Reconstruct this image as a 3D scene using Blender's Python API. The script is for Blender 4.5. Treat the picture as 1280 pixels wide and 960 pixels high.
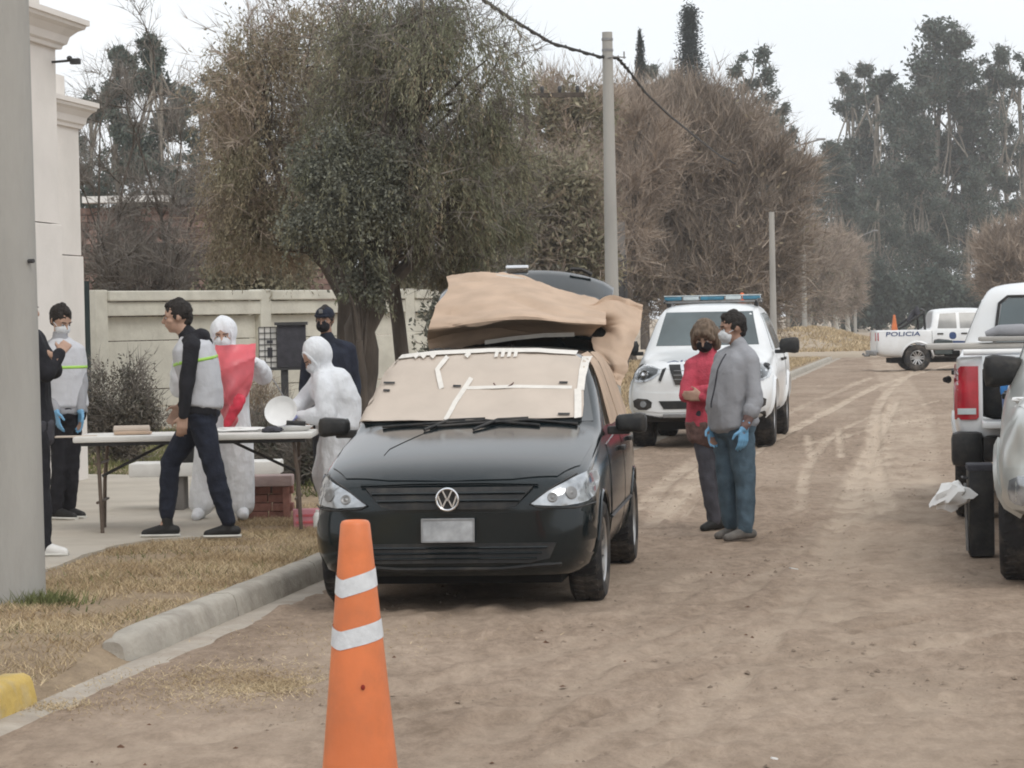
import bpy, bmesh, math, random
import numpy as np
from mathutils import Vector, Matrix, noise as mnoise
from mathutils.bvhtree import BVHTree
from mathutils.geometry import delaunay_2d_cdt
R = math.radians
sc = bpy.context.scene
col = sc.collection
for o in list(bpy.data.objects): bpy.data.objects.remove(o)

# ------------------------------------------------------------ camera, sky, sun
F = 3450.0; CH = 1.635; PITCH = 79.0/F; ROLL = R(1.1)
cam_d = bpy.data.cameras.new('camera'); cam = bpy.data.objects.new('camera', cam_d); col.objects.link(cam)
cam_d.sensor_width = 36; cam_d.lens = F/1280*36; cam_d.clip_end = 5000; cam_d.clip_start = .1
cam.matrix_world = Matrix.Translation((0, 0, CH)) @ Matrix.Rotation(math.pi/2-PITCH, 4, 'X') @ Matrix.Rotation(-ROLL, 4, 'Z')
sc.camera = cam
CM = cam.matrix_world.to_3x3()
SUN_EL, SUN_AZ = R(48), R(150)      # azimuth from +Y towards +X
world = bpy.data.worlds.new('World'); sc.world = world; world.use_nodes = True
wn = world.node_tree; wn.nodes.clear()
sky = wn.nodes.new('ShaderNodeTexSky'); sky.sky_type = 'NISHITA'; sky.sun_disc = False
sky.sun_elevation = SUN_EL; sky.sun_rotation = SUN_AZ; sky.dust_density = 4; sky.air_density = 1
tc = wn.nodes.new('ShaderNodeTexCoord'); mp = wn.nodes.new('ShaderNodeMapping'); mp.inputs['Scale'].default_value = (1, 1, 2.5)
cn = wn.nodes.new('ShaderNodeTexNoise'); cn.inputs['Scale'].default_value = 2.2; cn.inputs['Detail'].default_value = 4
cr = wn.nodes.new('ShaderNodeValToRGB')
cr.color_ramp.elements[0].position = .3; cr.color_ramp.elements[0].color = (9.2, 9.8, 10.4, 1)
cr.color_ramp.elements[1].position = .7; cr.color_ramp.elements[1].color = (11.2, 11.2, 11.2, 1)
mx = wn.nodes.new('ShaderNodeMixRGB'); mx.inputs[0].default_value = .88
bg = wn.nodes.new('ShaderNodeBackground'); bg.inputs['Strength'].default_value = .1
wo = wn.nodes.new('ShaderNodeOutputWorld')
wn.links.new(tc.outputs['Generated'], mp.inputs[0]); wn.links.new(mp.outputs[0], cn.inputs['Vector'])
wn.links.new(cn.outputs['Fac'], cr.inputs[0]); wn.links.new(sky.outputs[0], mx.inputs[1]); wn.links.new(cr.outputs[0], mx.inputs[2])
wn.links.new(mx.outputs[0], bg.inputs[0]); wn.links.new(bg.outputs[0], wo.inputs[0])
sd = bpy.data.lights.new('sun', 'SUN'); sd.energy = .9; sd.angle = R(25); sd.color = (1, .96, .9)
sun = bpy.data.objects.new('sun', sd); col.objects.link(sun)
_sd = Vector((math.sin(SUN_AZ)*math.cos(SUN_EL), math.cos(SUN_AZ)*math.cos(SUN_EL), math.sin(SUN_EL)))
sun.rotation_euler = _sd.to_track_quat('Z', 'Y').to_euler()
sc.view_settings.view_transform = 'Standard'; sc.view_settings.look = 'None'
sc.view_settings.exposure = .17; sc.view_settings.gamma = 1
sc.cycles.filter_width = 1.9; sc.cycles.max_bounces = 6; sc.cycles.transparent_max_bounces = 8; sc.cycles.volume_bounces = 1

def ray(px, py):
    return CM @ Vector((px-640, 480-py, -F))
def G(px, py, z=0.0):
    """point of the horizontal plane z seen at a pixel of the 1280x960 photograph"""
    d = ray(px, py); t = (z-CH)/d.z
    return Vector((d.x*t, d.y*t, z))
def AT(px, py, Y):
    """point at depth Y seen at a pixel"""
    d = ray(px, py); t = Y/d.y
    return Vector((d.x*t, Y, CH+d.z*t))

# ------------------------------------------------------------ helpers
def tag(o, label=None, cat=None, group=None, kind=None):
    if label: o['label'] = label
    if cat: o['category'] = cat
    if group: o['group'] = group
    if kind: o['kind'] = kind
    return o
def thing(name, label, cat, loc=(0, 0, 0), rz=0.0, group=None):
    o = bpy.data.objects.new(name, None); col.objects.link(o); o.empty_display_size = .2
    o.location = loc; o.rotation_euler = (0, 0, rz)
    return tag(o, label, cat, group)
def link(name, me, mat=None, parent=None, smooth=False):
    o = bpy.data.objects.new(name, me); col.objects.link(o)
    if mat is not None:
        for m in (mat if isinstance(mat, (list, tuple)) else [mat]): me.materials.append(m)
    if parent: o.parent = parent
    if smooth: me.polygons.foreach_set('use_smooth', [True]*len(me.polygons))
    return o
def copy_tree(o, parent=None):
    c = o.copy(); col.objects.link(c); c.parent = parent
    for ch in list(o.children): copy_tree(ch, c)
    return c

class MB:
    def __init__(s): s.v = []; s.f = []; s.m = []
    def add(s, vs, fs, mi=0):
        b = len(s.v); s.v += [tuple(v) for v in vs]; s.f += [tuple(b+i for i in f) for f in fs]; s.m += [mi]*len(fs); return s
    def box(s, c, d, rot=None, mi=0, bev=0.0, top=1.0):
        x, y, z = d[0]/2, d[1]/2, d[2]/2
        b = bev
        if b <= 0:
            vs = [Vector(p) for p in ((-x, -y, -z), (x, -y, -z), (x, y, -z), (-x, y, -z), (-x*top, -y*top, z), (x*top, -y*top, z), (x*top, y*top, z), (-x*top, y*top, z))]
            fs = [(3, 2, 1, 0), (4, 5, 6, 7), (0, 1, 5, 4), (1, 2, 6, 5), (2, 3, 7, 6), (3, 0, 4, 7)]
        else:
            bm = bmesh.new(); bmesh.ops.create_cube(bm, size=1)
            for v in bm.verts:
                t = top if v.co.z > 0 else 1
                v.co = Vector((v.co.x*d[0]*t, v.co.y*d[1]*t, v.co.z*d[2]))
            bmesh.ops.bevel(bm, geom=bm.edges[:], offset=b, segments=2, profile=.6, affect='EDGES')
            bm.verts.index_update(); vs = [v.co.copy() for v in bm.verts]; fs = [[v.index for v in f.verts] for f in bm.faces]; bm.free()
        c = Vector(c)
        if rot is not None: vs = [rot @ v for v in vs]
        return s.add([c+v for v in vs], fs, mi)
    def tube(s, pts, rad, n=8, cap=True, mi=0, flat=None):
        pts = [Vector(p) for p in pts]
        if not hasattr(rad, '__len__'): rad = [rad]*len(pts)
        rings = []; u = None
        for i, p in enumerate(pts):
            t = (pts[min(i+1, len(pts)-1)]-pts[max(i-1, 0)])
            t = t.normalized() if t.length > 1e-9 else Vector((0, 0, 1))
            if u is None:
                u = t.cross(Vector((0, 0, 1)) if abs(t.z) < .9 else Vector((1, 0, 0))).normalized()
            u = (u-t*u.dot(t)).normalized(); w = t.cross(u)
            rings.append([p+(u*math.cos(2*math.pi*k/n)+w*math.sin(2*math.pi*k/n))*rad[i] for k in range(n)])
        vs = [v for r in rings for v in r]; fs = []
        for i in range(len(pts)-1):
            for k in range(n):
                a = i*n+k; b = i*n+(k+1) % n
                fs.append((a, b, b+n, a+n))
        if cap: fs.append(tuple(range(n-1, -1, -1))); fs.append(tuple((len(pts)-1)*n+k for k in range(n)))
        return s.add(vs, fs, mi)
    def lathe(s, prof, n=24, M=None, mi=0, cap=False):
        """prof: (r, h) pairs round the local z axis"""
        M = M or Matrix.Identity(4); vs = []; fs = []
        for r, h in prof:
            for k in range(n):
                a = 2*math.pi*k/n; vs.append(M @ Vector((r*math.cos(a), r*math.sin(a), h)))
        for i in range(len(prof)-1):
            for k in range(n):
                a = i*n+k; b = i*n+(k+1) % n; fs.append((a, b, b+n, a+n))
        if cap: fs.append(tuple(range(n-1, -1, -1))); fs.append(tuple((len(prof)-1)*n+k for k in range(n)))
        return s.add(vs, fs, mi)
    def ellipsoid(s, c, r, n=12, m=8, rot=None, mi=0):
        c = Vector(c); vs = []; fs = []
        for i in range(m+1):
            th = math.pi*i/m
            for k in range(n):
                a = 2*math.pi*k/n
                p = Vector((r[0]*math.sin(th)*math.cos(a), r[1]*math.sin(th)*math.sin(a), r[2]*math.cos(th)))
                if rot is not None: p = rot @ p
                vs.append(c+p)
        for i in range(m):
            for k in range(n):
                a = i*n+k; b = i*n+(k+1) % n; fs.append((a, a+n, b+n, b))
        return s.add(vs, fs, mi)
    def prism(s, poly, z0, z1, M=None, mi=0):
        """poly of (x, y), extruded z0..z1"""
        M = M or Matrix.Identity(4); n = len(poly)
        vs = [M @ Vector((x, y, z0)) for x, y in poly]+[M @ Vector((x, y, z1)) for x, y in poly]
        fs = [tuple(range(n-1, -1, -1)), tuple(range(n, 2*n))]+[(i, (i+1) % n, (i+1) % n+n, i+n) for i in range(n)]
        return s.add(vs, fs, mi)
    def mesh(s, name, weld=0):
        me = bpy.data.meshes.new(name); me.from_pydata(s.v, [], s.f)
        if any(s.m): me.polygons.foreach_set('material_index', s.m)
        bm = bmesh.new(); bm.from_mesh(me)
        if weld: bmesh.ops.remove_doubles(bm, verts=bm.verts, dist=weld)
        bmesh.ops.recalc_face_normals(bm, faces=bm.faces); bm.to_mesh(me); bm.free()
        me.update(); return me
    def build(s, name, mat=None, parent=None, smooth=False, weld=0):
        o = link(name, s.mesh(name, weld), mat, parent, False)
        if smooth: shade(o.data, smooth if not isinstance(smooth, bool) else 40)
        return o
def shade(me, deg=40):
    me.polygons.foreach_set('use_smooth', [True]*len(me.polygons))
    me.set_sharp_from_angle(angle=R(deg))
def with_mods(me, mods, name=None):
    o = bpy.data.objects.new('tmp', me); col.objects.link(o)
    for typ, kw in mods:
        m = o.modifiers.new('m', typ)
        for k, v in kw.items(): setattr(m, k, v)
    bpy.context.view_layer.update()
    out = bpy.data.meshes.new_from_object(o.evaluated_get(bpy.context.evaluated_depsgraph_get()))
    bpy.data.objects.remove(o)
    if name: out.name = name
    return out
def arr_mesh(name, V, k):
    """V (n,k,3): n separate k-gons"""
    n = len(V); me = bpy.data.meshes.new(name)
    me.vertices.add(n*k); me.vertices.foreach_set('co', np.ascontiguousarray(V, dtype=np.float32).ravel())
    me.loops.add(n*k); me.loops.foreach_set('vertex_index', np.arange(n*k, dtype=np.int32))
    me.polygons.add(n); me.polygons.foreach_set('loop_start', np.arange(0, n*k, k, dtype=np.int32))
    me.update(calc_edges=True); return me
def wrinkle(me, amp, scale, seed=0, z=1.0):
    off = Vector((seed*3.1, seed*1.7, seed*5.3))
    n = [v.normal.copy() for v in me.vertices]
    for v, nn in zip(me.vertices, n):
        p = Vector((v.co.x*scale, v.co.y*scale, v.co.z*scale*z))+off
        q = mnoise.noise(p)+.5*mnoise.noise(p*2.1)
        v.co += nn*amp*(1-abs(q)*2.2)
def vnoise(x, y, seed=0):
    x = np.asarray(x, dtype=np.float64); y = np.asarray(y, dtype=np.float64)
    xi = np.floor(x).astype(np.int64); yi = np.floor(y).astype(np.int64); fx = x-xi; fy = y-yi
    def h(a, b):
        n = (a*374761393+b*668265263+seed*982451653) & 0x7fffffff
        n = ((n ^ (n >> 13))*1274126177) & 0x7fffffff
        return ((n ^ (n >> 16)) & 0xffff)/65535.0
    u = fx*fx*(3-2*fx); v = fy*fy*(3-2*fy)
    return (h(xi, yi)*(1-u)+h(xi+1, yi)*u)*(1-v)+(h(xi, yi+1)*(1-u)+h(xi+1, yi+1)*u)*v
def fbm(x, y, o=4, seed=0):
    r = 0; a = .5; t = 0
    for i in range(o): r = r+a*vnoise(x*2**i, y*2**i, seed+i); t += a; a *= .5
    return r/t

# ------------------------------------------------------------ materials
def mat(name, c, rough=.7, var=.12, scale=8, bump=.0, bscale=None, c2=None, metal=0, spec=.3, coat=0, island=0, detail=5, stretch=None, trans=0, dirt=None, bdist=.02):
    m = bpy.data.materials.new(name); m.use_nodes = True; nt = m.node_tree; N = nt.nodes; L = nt.links
    b = N['Principled BSDF']; b.inputs['Roughness'].default_value = rough; b.inputs['Metallic'].default_value = metal
    b.inputs['Specular IOR Level'].default_value = spec; b.inputs['Coat Weight'].default_value = coat; b.inputs['Coat Roughness'].default_value = .08
    co = N.new('ShaderNodeTexCoord'); src = co.outputs['Object']
    if stretch:
        mpn = N.new('ShaderNodeMapping'); mpn.inputs['Scale'].default_value = stretch; L.new(src, mpn.inputs[0]); src = mpn.outputs[0]
    n = N.new('ShaderNodeTexNoise'); n.inputs['Scale'].default_value = scale; n.inputs['Detail'].default_value = detail; L.new(src, n.inputs['Vector'])
    rp = N.new('ShaderNodeValToRGB'); e = rp.color_ramp.elements; e[0].position = .32; e[1].position = .68
    a = tuple(x*(1-var) for x in c) if c2 is None else c; d = tuple(min(1, x*(1+var)) for x in c) if c2 is None else c2
    e[0].color = (*a, 1); e[1].color = (*d, 1); L.new(n.outputs['Fac'], rp.inputs[0]); out = rp.outputs[0]
    if island:
        g = N.new('ShaderNodeNewGeometry'); hs = N.new('ShaderNodeHueSaturation')
        mr = N.new('ShaderNodeMapRange'); mr.inputs[3].default_value = 1-island; mr.inputs[4].default_value = 1+island
        L.new(g.outputs['Random Per Island'], mr.inputs[0]); L.new(mr.outputs[0], hs.inputs['Value']); L.new(out, hs.inputs['Color']); out = hs.outputs[0]
    if dirt:       # (colour, amount, scale)
        dn = N.new('ShaderNodeTexNoise'); dn.inputs['Scale'].default_value = dirt[2]; dn.inputs['Detail'].default_value = 8; dn.inputs['Roughness'].default_value = .65; L.new(src, dn.inputs['Vector'])
        dr = N.new('ShaderNodeMapRange'); dr.inputs[1].default_value = .45; dr.inputs[2].default_value = .75; dr.inputs[4].default_value = dirt[1]
        L.new(dn.outputs['Fac'], dr.inputs[0]); mm = N.new('ShaderNodeMixRGB'); mm.inputs[2].default_value = (*dirt[0], 1)
        L.new(dr.outputs[0], mm.inputs[0]); L.new(out, mm.inputs[1]); out = mm.outputs[0]
    L.new(out, b.inputs['Base Color'])
    if bump:
        bn = N.new('ShaderNodeTexNoise'); bn.inputs['Scale'].default_value = bscale or scale*6; bn.inputs['Detail'].default_value = 6; L.new(src, bn.inputs['Vector'])
        bu = N.new('ShaderNodeBump'); bu.inputs['Strength'].default_value = bump; bu.inputs['Distance'].default_value = bdist
        L.new(bn.outputs['Fac'], bu.inputs['Height']); L.new(bu.outputs[0], b.inputs['Normal'])
    if trans:
        tr = N.new('ShaderNodeBsdfTranslucent'); ms = N.new('ShaderNodeMixShader'); ms.inputs[0].default_value = trans
        L.new(out, tr.inputs[0]); L.new(b.outputs[0], ms.inputs[1]); L.new(tr.outputs[0], ms.inputs[2]); L.new(ms.outputs[0], N['Material Output'].inputs[0])
    return m
M = {}
dust = (.36, .30, .24)
M['paint_dark'] = mat('dark_green_black_paint', (.004, .009, .011), .13, .1, 3, spec=.32, coat=.3, dirt=(dust, .018, 2.5))
M['paint_white'] = mat('white_vehicle_paint', (.74, .76, .77), .32, .04, 3, spec=.5, coat=.4, dirt=(dust, .22, 2.0))
M['paint_silver'] = mat('silver_vehicle_paint', (.50, .52, .50), .3, .05, 3, spec=.5, coat=.4, metal=.35, dirt=(dust, .3, 3))
M['black_plastic'] = mat('black_plastic', (.018, .019, .02), .5, .2, 12, bump=.1, dirt=(dust, .15, 5))
M['dark_void'] = mat('wheel_well_dark', (.012, .012, .012), .95, .2, 8)
M['tyre'] = mat('tyre_rubber', (.022, .022, .023), .8, .2, 14, bump=.3, bscale=60, dirt=(dust, .35, 6))
M['alloy'] = mat('wheel_alloy', (.45, .45, .45), .35, .1, 8, metal=.8, dirt=(dust, .4, 9))
M['glass_dark'] = mat('dark_window_glass', (.03, .036, .04), .06, .2, 2, spec=.8, coat=.5)
M['glass_grey'] = mat('greenish_window_glass', (.065, .09, .095), .07, .25, 2, spec=.8, coat=.5)
M['glass_pale'] = mat('pale_window_glass', (.25, .25, .24), .1, .2, 2, spec=.6)
M['lamp_glass'] = mat('headlight_glass', (.36, .38, .40), .10, .5, 11, spec=.9, coat=1, metal=.5)
M['red_lens'] = mat('red_tail_light_lens', (.42, .015, .03), .2, .2, 10, spec=.6, coat=.6)
M['chrome'] = mat('chrome', (.75, .76, .78), .18, .05, 10, metal=1)
M['plate'] = mat('licence_plate', (.33, .34, .35), .5, .35, 9)
M['kraft'] = mat('brown_kraft_paper', (.56, .42, .315), .75, .10, 5, bump=.25, bscale=14, spec=.15, trans=.12)
M['kraft_pale'] = mat('pale_kraft_paper', (.53, .46, .395), .8, .06, 4, bump=.12, bscale=16, spec=.1)
M['tape'] = mat('masking_tape', (.70, .67, .62), .7, .06, 20)
M['police_blue'] = mat('police_blue_print', (.03, .06, .16), .5, .2, 30)
M['light_blue'] = mat('light_bar_blue_lens', (.05, .20, .30), .2, .2, 10, spec=.6)
M['light_clear'] = mat('light_bar_clear_lens', (.55, .62, .64), .2, .1, 10, spec=.6)
M['beacon'] = mat('orange_beacon', (.75, .16, .04), .3, .1, 10)
M['cone_orange'] = mat('orange_cone_plastic', (.68, .19, .065), .42, .10, 4, bump=.08, spec=.4, dirt=((.30, .12, .06), .45, 5))
M['cone_white'] = mat('reflective_band', (.62, .64, .66), .4, .08, 30, bump=.15, bscale=80)
M['concrete_pole'] = mat('concrete_pole', (.37, .36, .335), .9, .12, 3, bump=.35, bscale=26, stretch=(1, 1, .25), dirt=((.20, .19, .175), .55, 3))
M['concrete_far'] = mat('weathered_pole_concrete', (.38, .37, .345), .9, .2, 1.5, stretch=(1, 1, .3), dirt=((.18, .17, .15), .5, 1.5))
M['kerb'] = mat('kerb_concrete', (.40, .37, .32), .9, .12, 3, bump=.5, bscale=30, dirt=((.20, .17, .14), .6, 4))
M['kerb_yellow'] = mat('yellow_kerb_paint', (.52, .37, .11), .8, .12, 6, bump=.5, bscale=24, dirt=((.40, .36, .28), .75, 5))
M['gutter'] = mat('gutter_concrete', (.40, .355, .30), .9, .12, 4, bump=.4, bscale=30, dirt=((.27, .21, .16), .8, 2.5))
M['pavement'] = mat('pavement_concrete', (.46, .42, .36), .9, .08, 2, bump=.25, bscale=30, dirt=((.33, .29, .24), .6, 1.6))
M['wall_paint'] = mat('cream_building_paint', (.74, .70, .655), .85, .04, 1.5, bump=.1, bscale=30, dirt=((.48, .46, .42), .35, 1.2))
M['precast'] = mat('precast_concrete_wall', (.62, .60, .52), .9, .10, 1.5, bump=.3, bscale=18, dirt=((.33, .31, .26), .6, 1.6))
M['brick'] = mat('brick', (.30, .15, .12), .9, .2, 14, bump=.3, island=.25)
M['house_brick'] = mat('dark_house_brick', (.20, .135, .115), .9, .35, 5, bump=.3, island=.35)
M['roof_white'] = mat('white_eave', (.75, .74, .72), .7, .05, 5)
M['grey_render'] = mat('grey_render', (.17, .16, .15), .9, .2, 1.5, bump=.2)
M['dark_metal'] = mat('dark_metal', (.05, .05, .052), .5, .2, 20)
M['steel'] = mat('grey_steel', (.25, .25, .25), .45, .15, 20, metal=.5)
M['table_white'] = mat('white_table_plastic', (.70, .69, .66), .5, .05, 12, dirt=((.5, .47, .42), .3, 5))
M['wire'] = mat('black_cable', (.03, .03, .03), .7)
M['white_coverall'] = mat('white_coverall_fabric', (.72, .74, .77), .75, .05, 10, bump=1.0, bscale=8, bdist=.05, stretch=(1, 1, .55))
M['white_plastic'] = mat('white_plastic', (.78, .78, .77), .5, .04, 10)
M['red_bag'] = mat('red_plastic_bag', (.86, .27, .31), .3, .2, 5, spec=.5, trans=.55)
M['skin'] = mat('skin', (.42, .27, .20), .6, .08, 20, spec=.3)
M['skin_dark'] = mat('tanned_skin', (.30, .18, .13), .6, .08, 20, spec=.3)
M['hair'] = mat('dark_hair', (.022, .018, .016), .7, .4, 40, bump=.5, bscale=90)
M['hair_blond'] = mat('ash_blond_hair', (.17, .125, .09), .7, .45, 18, bump=.7, bscale=70, stretch=(3, 3, .5))
M['black_cloth'] = mat('black_cloth', (.016, .016, .02), .9, .25, 14, bump=.3, bscale=50)
M['navy_cloth'] = mat('navy_cloth', (.018, .022, .036), .9, .25, 14, bump=.3, bscale=50)
M['vest_grey'] = mat('grey_vest_fabric', (.52, .53, .56), .8, .04, 12, bump=.3, bscale=24)
M['jacket_grey'] = mat('grey_jacket_cloth', (.30, .305, .325), .85, .04, 10, bump=.25, bscale=30)
M['charcoal'] = mat('charcoal_cloth', (.055, .055, .065), .9, .2, 14, bump=.3)
M['red_wool'] = mat('red_sweater', (.50, .075, .11), .95, .18, 16, bump=.4, bscale=60)
M['maroon'] = mat('brown_check_hem', (.16, .10, .09), .9, .3, 25, bump=.3)
M['jeans'] = mat('blue_denim', (.075, .115, .15), .9, .3, 9, bump=.3, bscale=70)
M['grey_jeans'] = mat('dark_grey_denim', (.075, .075, .09), .9, .25, 9, bump=.3, bscale=70)
M['shoe_black'] = mat('black_shoe', (.02, .02, .02), .6)
M['shoe_grey'] = mat('dusty_grey_shoe', (.13, .12, .11), .8, .3, 20)
M['shoe_white'] = mat('white_shoe', (.70, .69, .67), .6)
M['sole'] = mat('pale_rubber_sole', (.55, .54, .5), .8)
M['glove_blue'] = mat('blue_nitrile_glove', (.16, .36, .56), .45, .1, 20, spec=.4)
M['glove_violet'] = mat('violet_blue_glove', (.22, .24, .42), .45, .1, 20, spec=.4)
M['hivis'] = mat('lime_hivis_band', (.38, .66, .12), .5, .05, 20)
M['mask_white'] = mat('white_face_mask', (.62, .64, .66), .8, .05, 30)
M['bark'] = mat('grey_brown_bark', (.085, .070, .058), .95, .35, 6, bump=.8, bscale=22, stretch=(1, 1, .3))
M['bark_pale'] = mat('pale_eucalyptus_bark', (.24, .215, .18), .9, .35, 4, bump=.4, stretch=(1, 1, .3))
M['white_bark'] = mat('whitewashed_trunk', (.55, .54, .50), .9, .15, 4)
M['twig'] = mat('purple_brown_twigs', (.30, .25, .205), .95, .25, .7, island=.35)
M['twig_grey'] = mat('grey_twigs', (.19, .17, .15), .95, .25, 2, island=.3)
M['twig_tan'] = mat('tan_twigs', (.33, .27, .22), .95, .25, .7, island=.3)
M['leaf_green'] = mat('feathery_green_leaves', (.200, .215, .145), .7, 0, .8, c2=(.320, .305, .210), island=.45, trans=.5, spec=.2)
M['leaf_brown'] = mat('russet_brown_leaves', (.370, .285, .205), .75, 0, 1.1, c2=(.310, .285, .195), island=.4, trans=.35, spec=.2)
M['leaf_olive'] = mat('olive_leaves', (.210, .205, .140), .7, 0, 1.0, c2=(.310, .275, .195), island=.35, trans=.3, spec=.2)
M['leaf_ivy'] = mat('dark_ivy_leaves', (.110, .115, .090), .6, 0, 3, c2=(.180, .185, .145), island=.35, trans=.15, spec=.3)
M['leaf_euc'] = mat('blue_green_eucalyptus_leaves', (.055, .078, .066), .7, 0, .25, c2=(.120, .145, .118), island=.3, trans=.25, spec=.2)
M['leaf_pine'] = mat('dark_conifer_needles', (.028, .040, .042), .8, 0, .7, c2=(.048, .062, .060), island=.3, spec=.1)
M['leaf_bush'] = mat('dusky_shrub_leaves', (.10, .10, .08), .7, 0, 4, c2=(.19, .165, .135), island=.35, trans=.15, spec=.2)
M['straw'] = mat('dry_grass_blades', (.37, .275, .165), .9, 0, 1.6, c2=(.56, .455, .30), island=.35, trans=.2, spec=.1)
M['green_grass'] = mat('green_grass_blades', (.10, .13, .05), .9, 0, 2, c2=(.22, .22, .10), island=.3, trans=.2, spec=.1)

# ============================================================ SETTING: ground, road, kerb, pavement
K0 = G(171, 827); K1 = G(402, 727)
RD = (K1-K0); RD.z = 0; RD.normalize(); RN = Vector((-RD.y, RD.x, 0)); RA = math.atan2(RD.x, RD.y)
def ST(s, t, z=0.0): return K0+RD*s+RN*t+Vector((0, 0, z))
def to_st(p): q = Vector(p)-K0; return q.dot(RD), q.dot(RN)
VZ = .135
def soil_mat(name, c1, c2, cpale, sc1=.9):
    m = bpy.data.materials.new(name); m.use_nodes = True; nt = m.node_tree; N = nt.nodes; L = nt.links; b = N['Principled BSDF']
    b.inputs['Roughness'].default_value = .95; b.inputs['Specular IOR Level'].default_value = .15
    co = N.new('ShaderNodeTexCoord')
    def noise(s, d, stretch=None, rough=.6):
        src = co.outputs['Object']
        if stretch:
            q = N.new('ShaderNodeMapping'); q.inputs['Scale'].default_value = stretch; L.new(src, q.inputs[0]); src = q.outputs[0]
        n = N.new('ShaderNodeTexNoise'); n.inputs['Scale'].default_value = s; n.inputs['Detail'].default_value = d; n.inputs['Roughness'].default_value = rough; L.new(src, n.inputs['Vector']); return n.outputs['Fac']
    def ramp(f, a, bb, ca, cb):
        r = N.new('ShaderNodeValToRGB'); r.color_ramp.elements[0].position = a; r.color_ramp.elements[1].position = bb
        r.color_ramp.elements[0].color = (*ca, 1); r.color_ramp.elements[1].color = (*cb, 1); L.new(f, r.inputs[0]); return r.outputs[0]
    base = ramp(noise(sc1, 8, (1, .55, 1), .68), .36, .64, c1, c2)
    fine = ramp(noise(9, 10, (1, .45, 1), .82), .40, .62, (.72, .70, .68), (1.13, 1.13, 1.13))  # crumbly soil tone, with bump shading painted into its dark streaks
    mu = N.new('ShaderNodeMixRGB'); mu.blend_type = 'MULTIPLY'; mu.inputs[0].default_value = 1; L.new(base, mu.inputs[1]); L.new(fine, mu.inputs[2])
    at = N.new('ShaderNodeAttribute'); at.attribute_name = 'packed'
    mm = N.new('ShaderNodeMixRGB'); mm.inputs[2].default_value = (*cpale, 1); L.new(at.outputs['Fac'], mm.inputs[0]); L.new(mu.outputs[0], mm.inputs[1])
    sp = ramp(noise(70, 3), .62, .72, (1, 1, 1), (.62, .6, .58))
    m2 = N.new('ShaderNodeMixRGB'); m2.blend_type = 'MULTIPLY'; m2.inputs[0].default_value = .8; L.new(mm.outputs[0], m2.inputs[1]); L.new(sp, m2.inputs[2])
    L.new(m2.outputs[0], b.inputs['Base Color'])
    bu = N.new('ShaderNodeBump'); bu.inputs['Strength'].default_value = .7; bu.inputs['Distance'].default_value = .025
    L.new(noise(22, 9, (1, .6, 1), .7), bu.inputs['Height']); L.new(bu.outputs[0], b.inputs['Normal'])
    return m
M['soil'] = soil_mat('dirt_road_soil', (.275, .208, .155), (.375, .292, .225), (.475, .385, .300))
M['far_soil'] = soil_mat('far_dry_ground', (.34, .275, .20), (.44, .365, .28), (.56, .48, .39), .12)
M['verge_soil'] = soil_mat('verge_soil', (.25, .185, .125), (.36, .275, .18), (.42, .34, .25), 2.0)

# far ground sheet
def grid_mesh(name, rows, cols, fn, attr=None):
    P = np.array([[fn(r, c) for c in cols] for r in rows]) if not callable(getattr(fn, 'vec', None)) else fn.vec(rows, cols)
    return grid_from(name, P, attr)
def grid_from(name, P, attr=None):
    nr, nc = P.shape[:2]; me = bpy.data.meshes.new(name)
    me.vertices.add(nr*nc); me.vertices.foreach_set('co', P.reshape(-1).astype(np.float32))
    i = np.arange((nr-1)*(nc-1)); r = i//(nc-1); c = i % (nc-1); a = r*nc+c
    q = np.stack([a, a+1, a+nc+1, a+nc], 1)
    me.loops.add(q.size); me.loops.foreach_set('vertex_index', q.reshape(-1).astype(np.int32))
    me.polygons.add(len(q)); me.polygons.foreach_set('loop_start', np.arange(0, q.size, 4, dtype=np.int32))
    me.update(calc_edges=True); me.polygons.foreach_set('use_smooth', [True]*len(q))
    if attr is not None:
        at = me.attributes.new('packed', 'FLOAT', 'POINT'); at.data.foreach_set('value', attr.reshape(-1).astype(np.float32))
    return me
gx = np.concatenate([-np.geomspace(2500, 10, 30), np.linspace(-8, 60, 60), np.geomspace(65, 2500, 30)])
gy = np.concatenate([[-600, -50], np.linspace(0, 400, 160), np.geomspace(410, 3500, 40)])
XX, YY = np.meshgrid(gx, gy)
ZZ = -.06+0*XX
P = np.stack([XX, YY, ZZ], -1)
g = tag(link('ground', grid_from('ground', P, .9*fbm(XX*.05, YY*.02, 4, 5)), M['far_soil']), kind='structure')

def dist_poly(X, Y, pts):
    d = np.full(X.shape, 1e9)
    for a, b in zip(pts[:-1], pts[1:]):
        ax, ay = a[0], a[1]; bx, by = b[0], b[1]; L2 = (bx-ax)**2+(by-ay)**2+1e-9
        t = np.clip(((X-ax)*(bx-ax)+(Y-ay)*(by-ay))/L2, 0, 1)
        d = np.minimum(d, np.hypot(X-ax-t*(bx-ax), Y-ay-t*(by-ay)))
    return d
def sstep(a, b, x): t = np.clip((x-a)/(b-a), 0, 1); return t*t*(3-2*t)
def smooth_line(pp, n=8):
    out = []
    for i in range(len(pp)-1):
        p0 = pp[max(i-1, 0)]; p1 = pp[i]; p2 = pp[i+1]; p3 = pp[min(i+2, len(pp)-1)]
        for k in range(n):
            t = k/n; out.append(tuple(.5*((2*p1[j])+(-p0[j]+p2[j])*t+(2*p0[j]-5*p1[j]+4*p2[j]-p3[j])*t*t+(-p0[j]+3*p1[j]-3*p2[j]+p3[j])*t**3) for j in (0, 1)))
    out.append(tuple(pp[-1][:2])); return out
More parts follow.
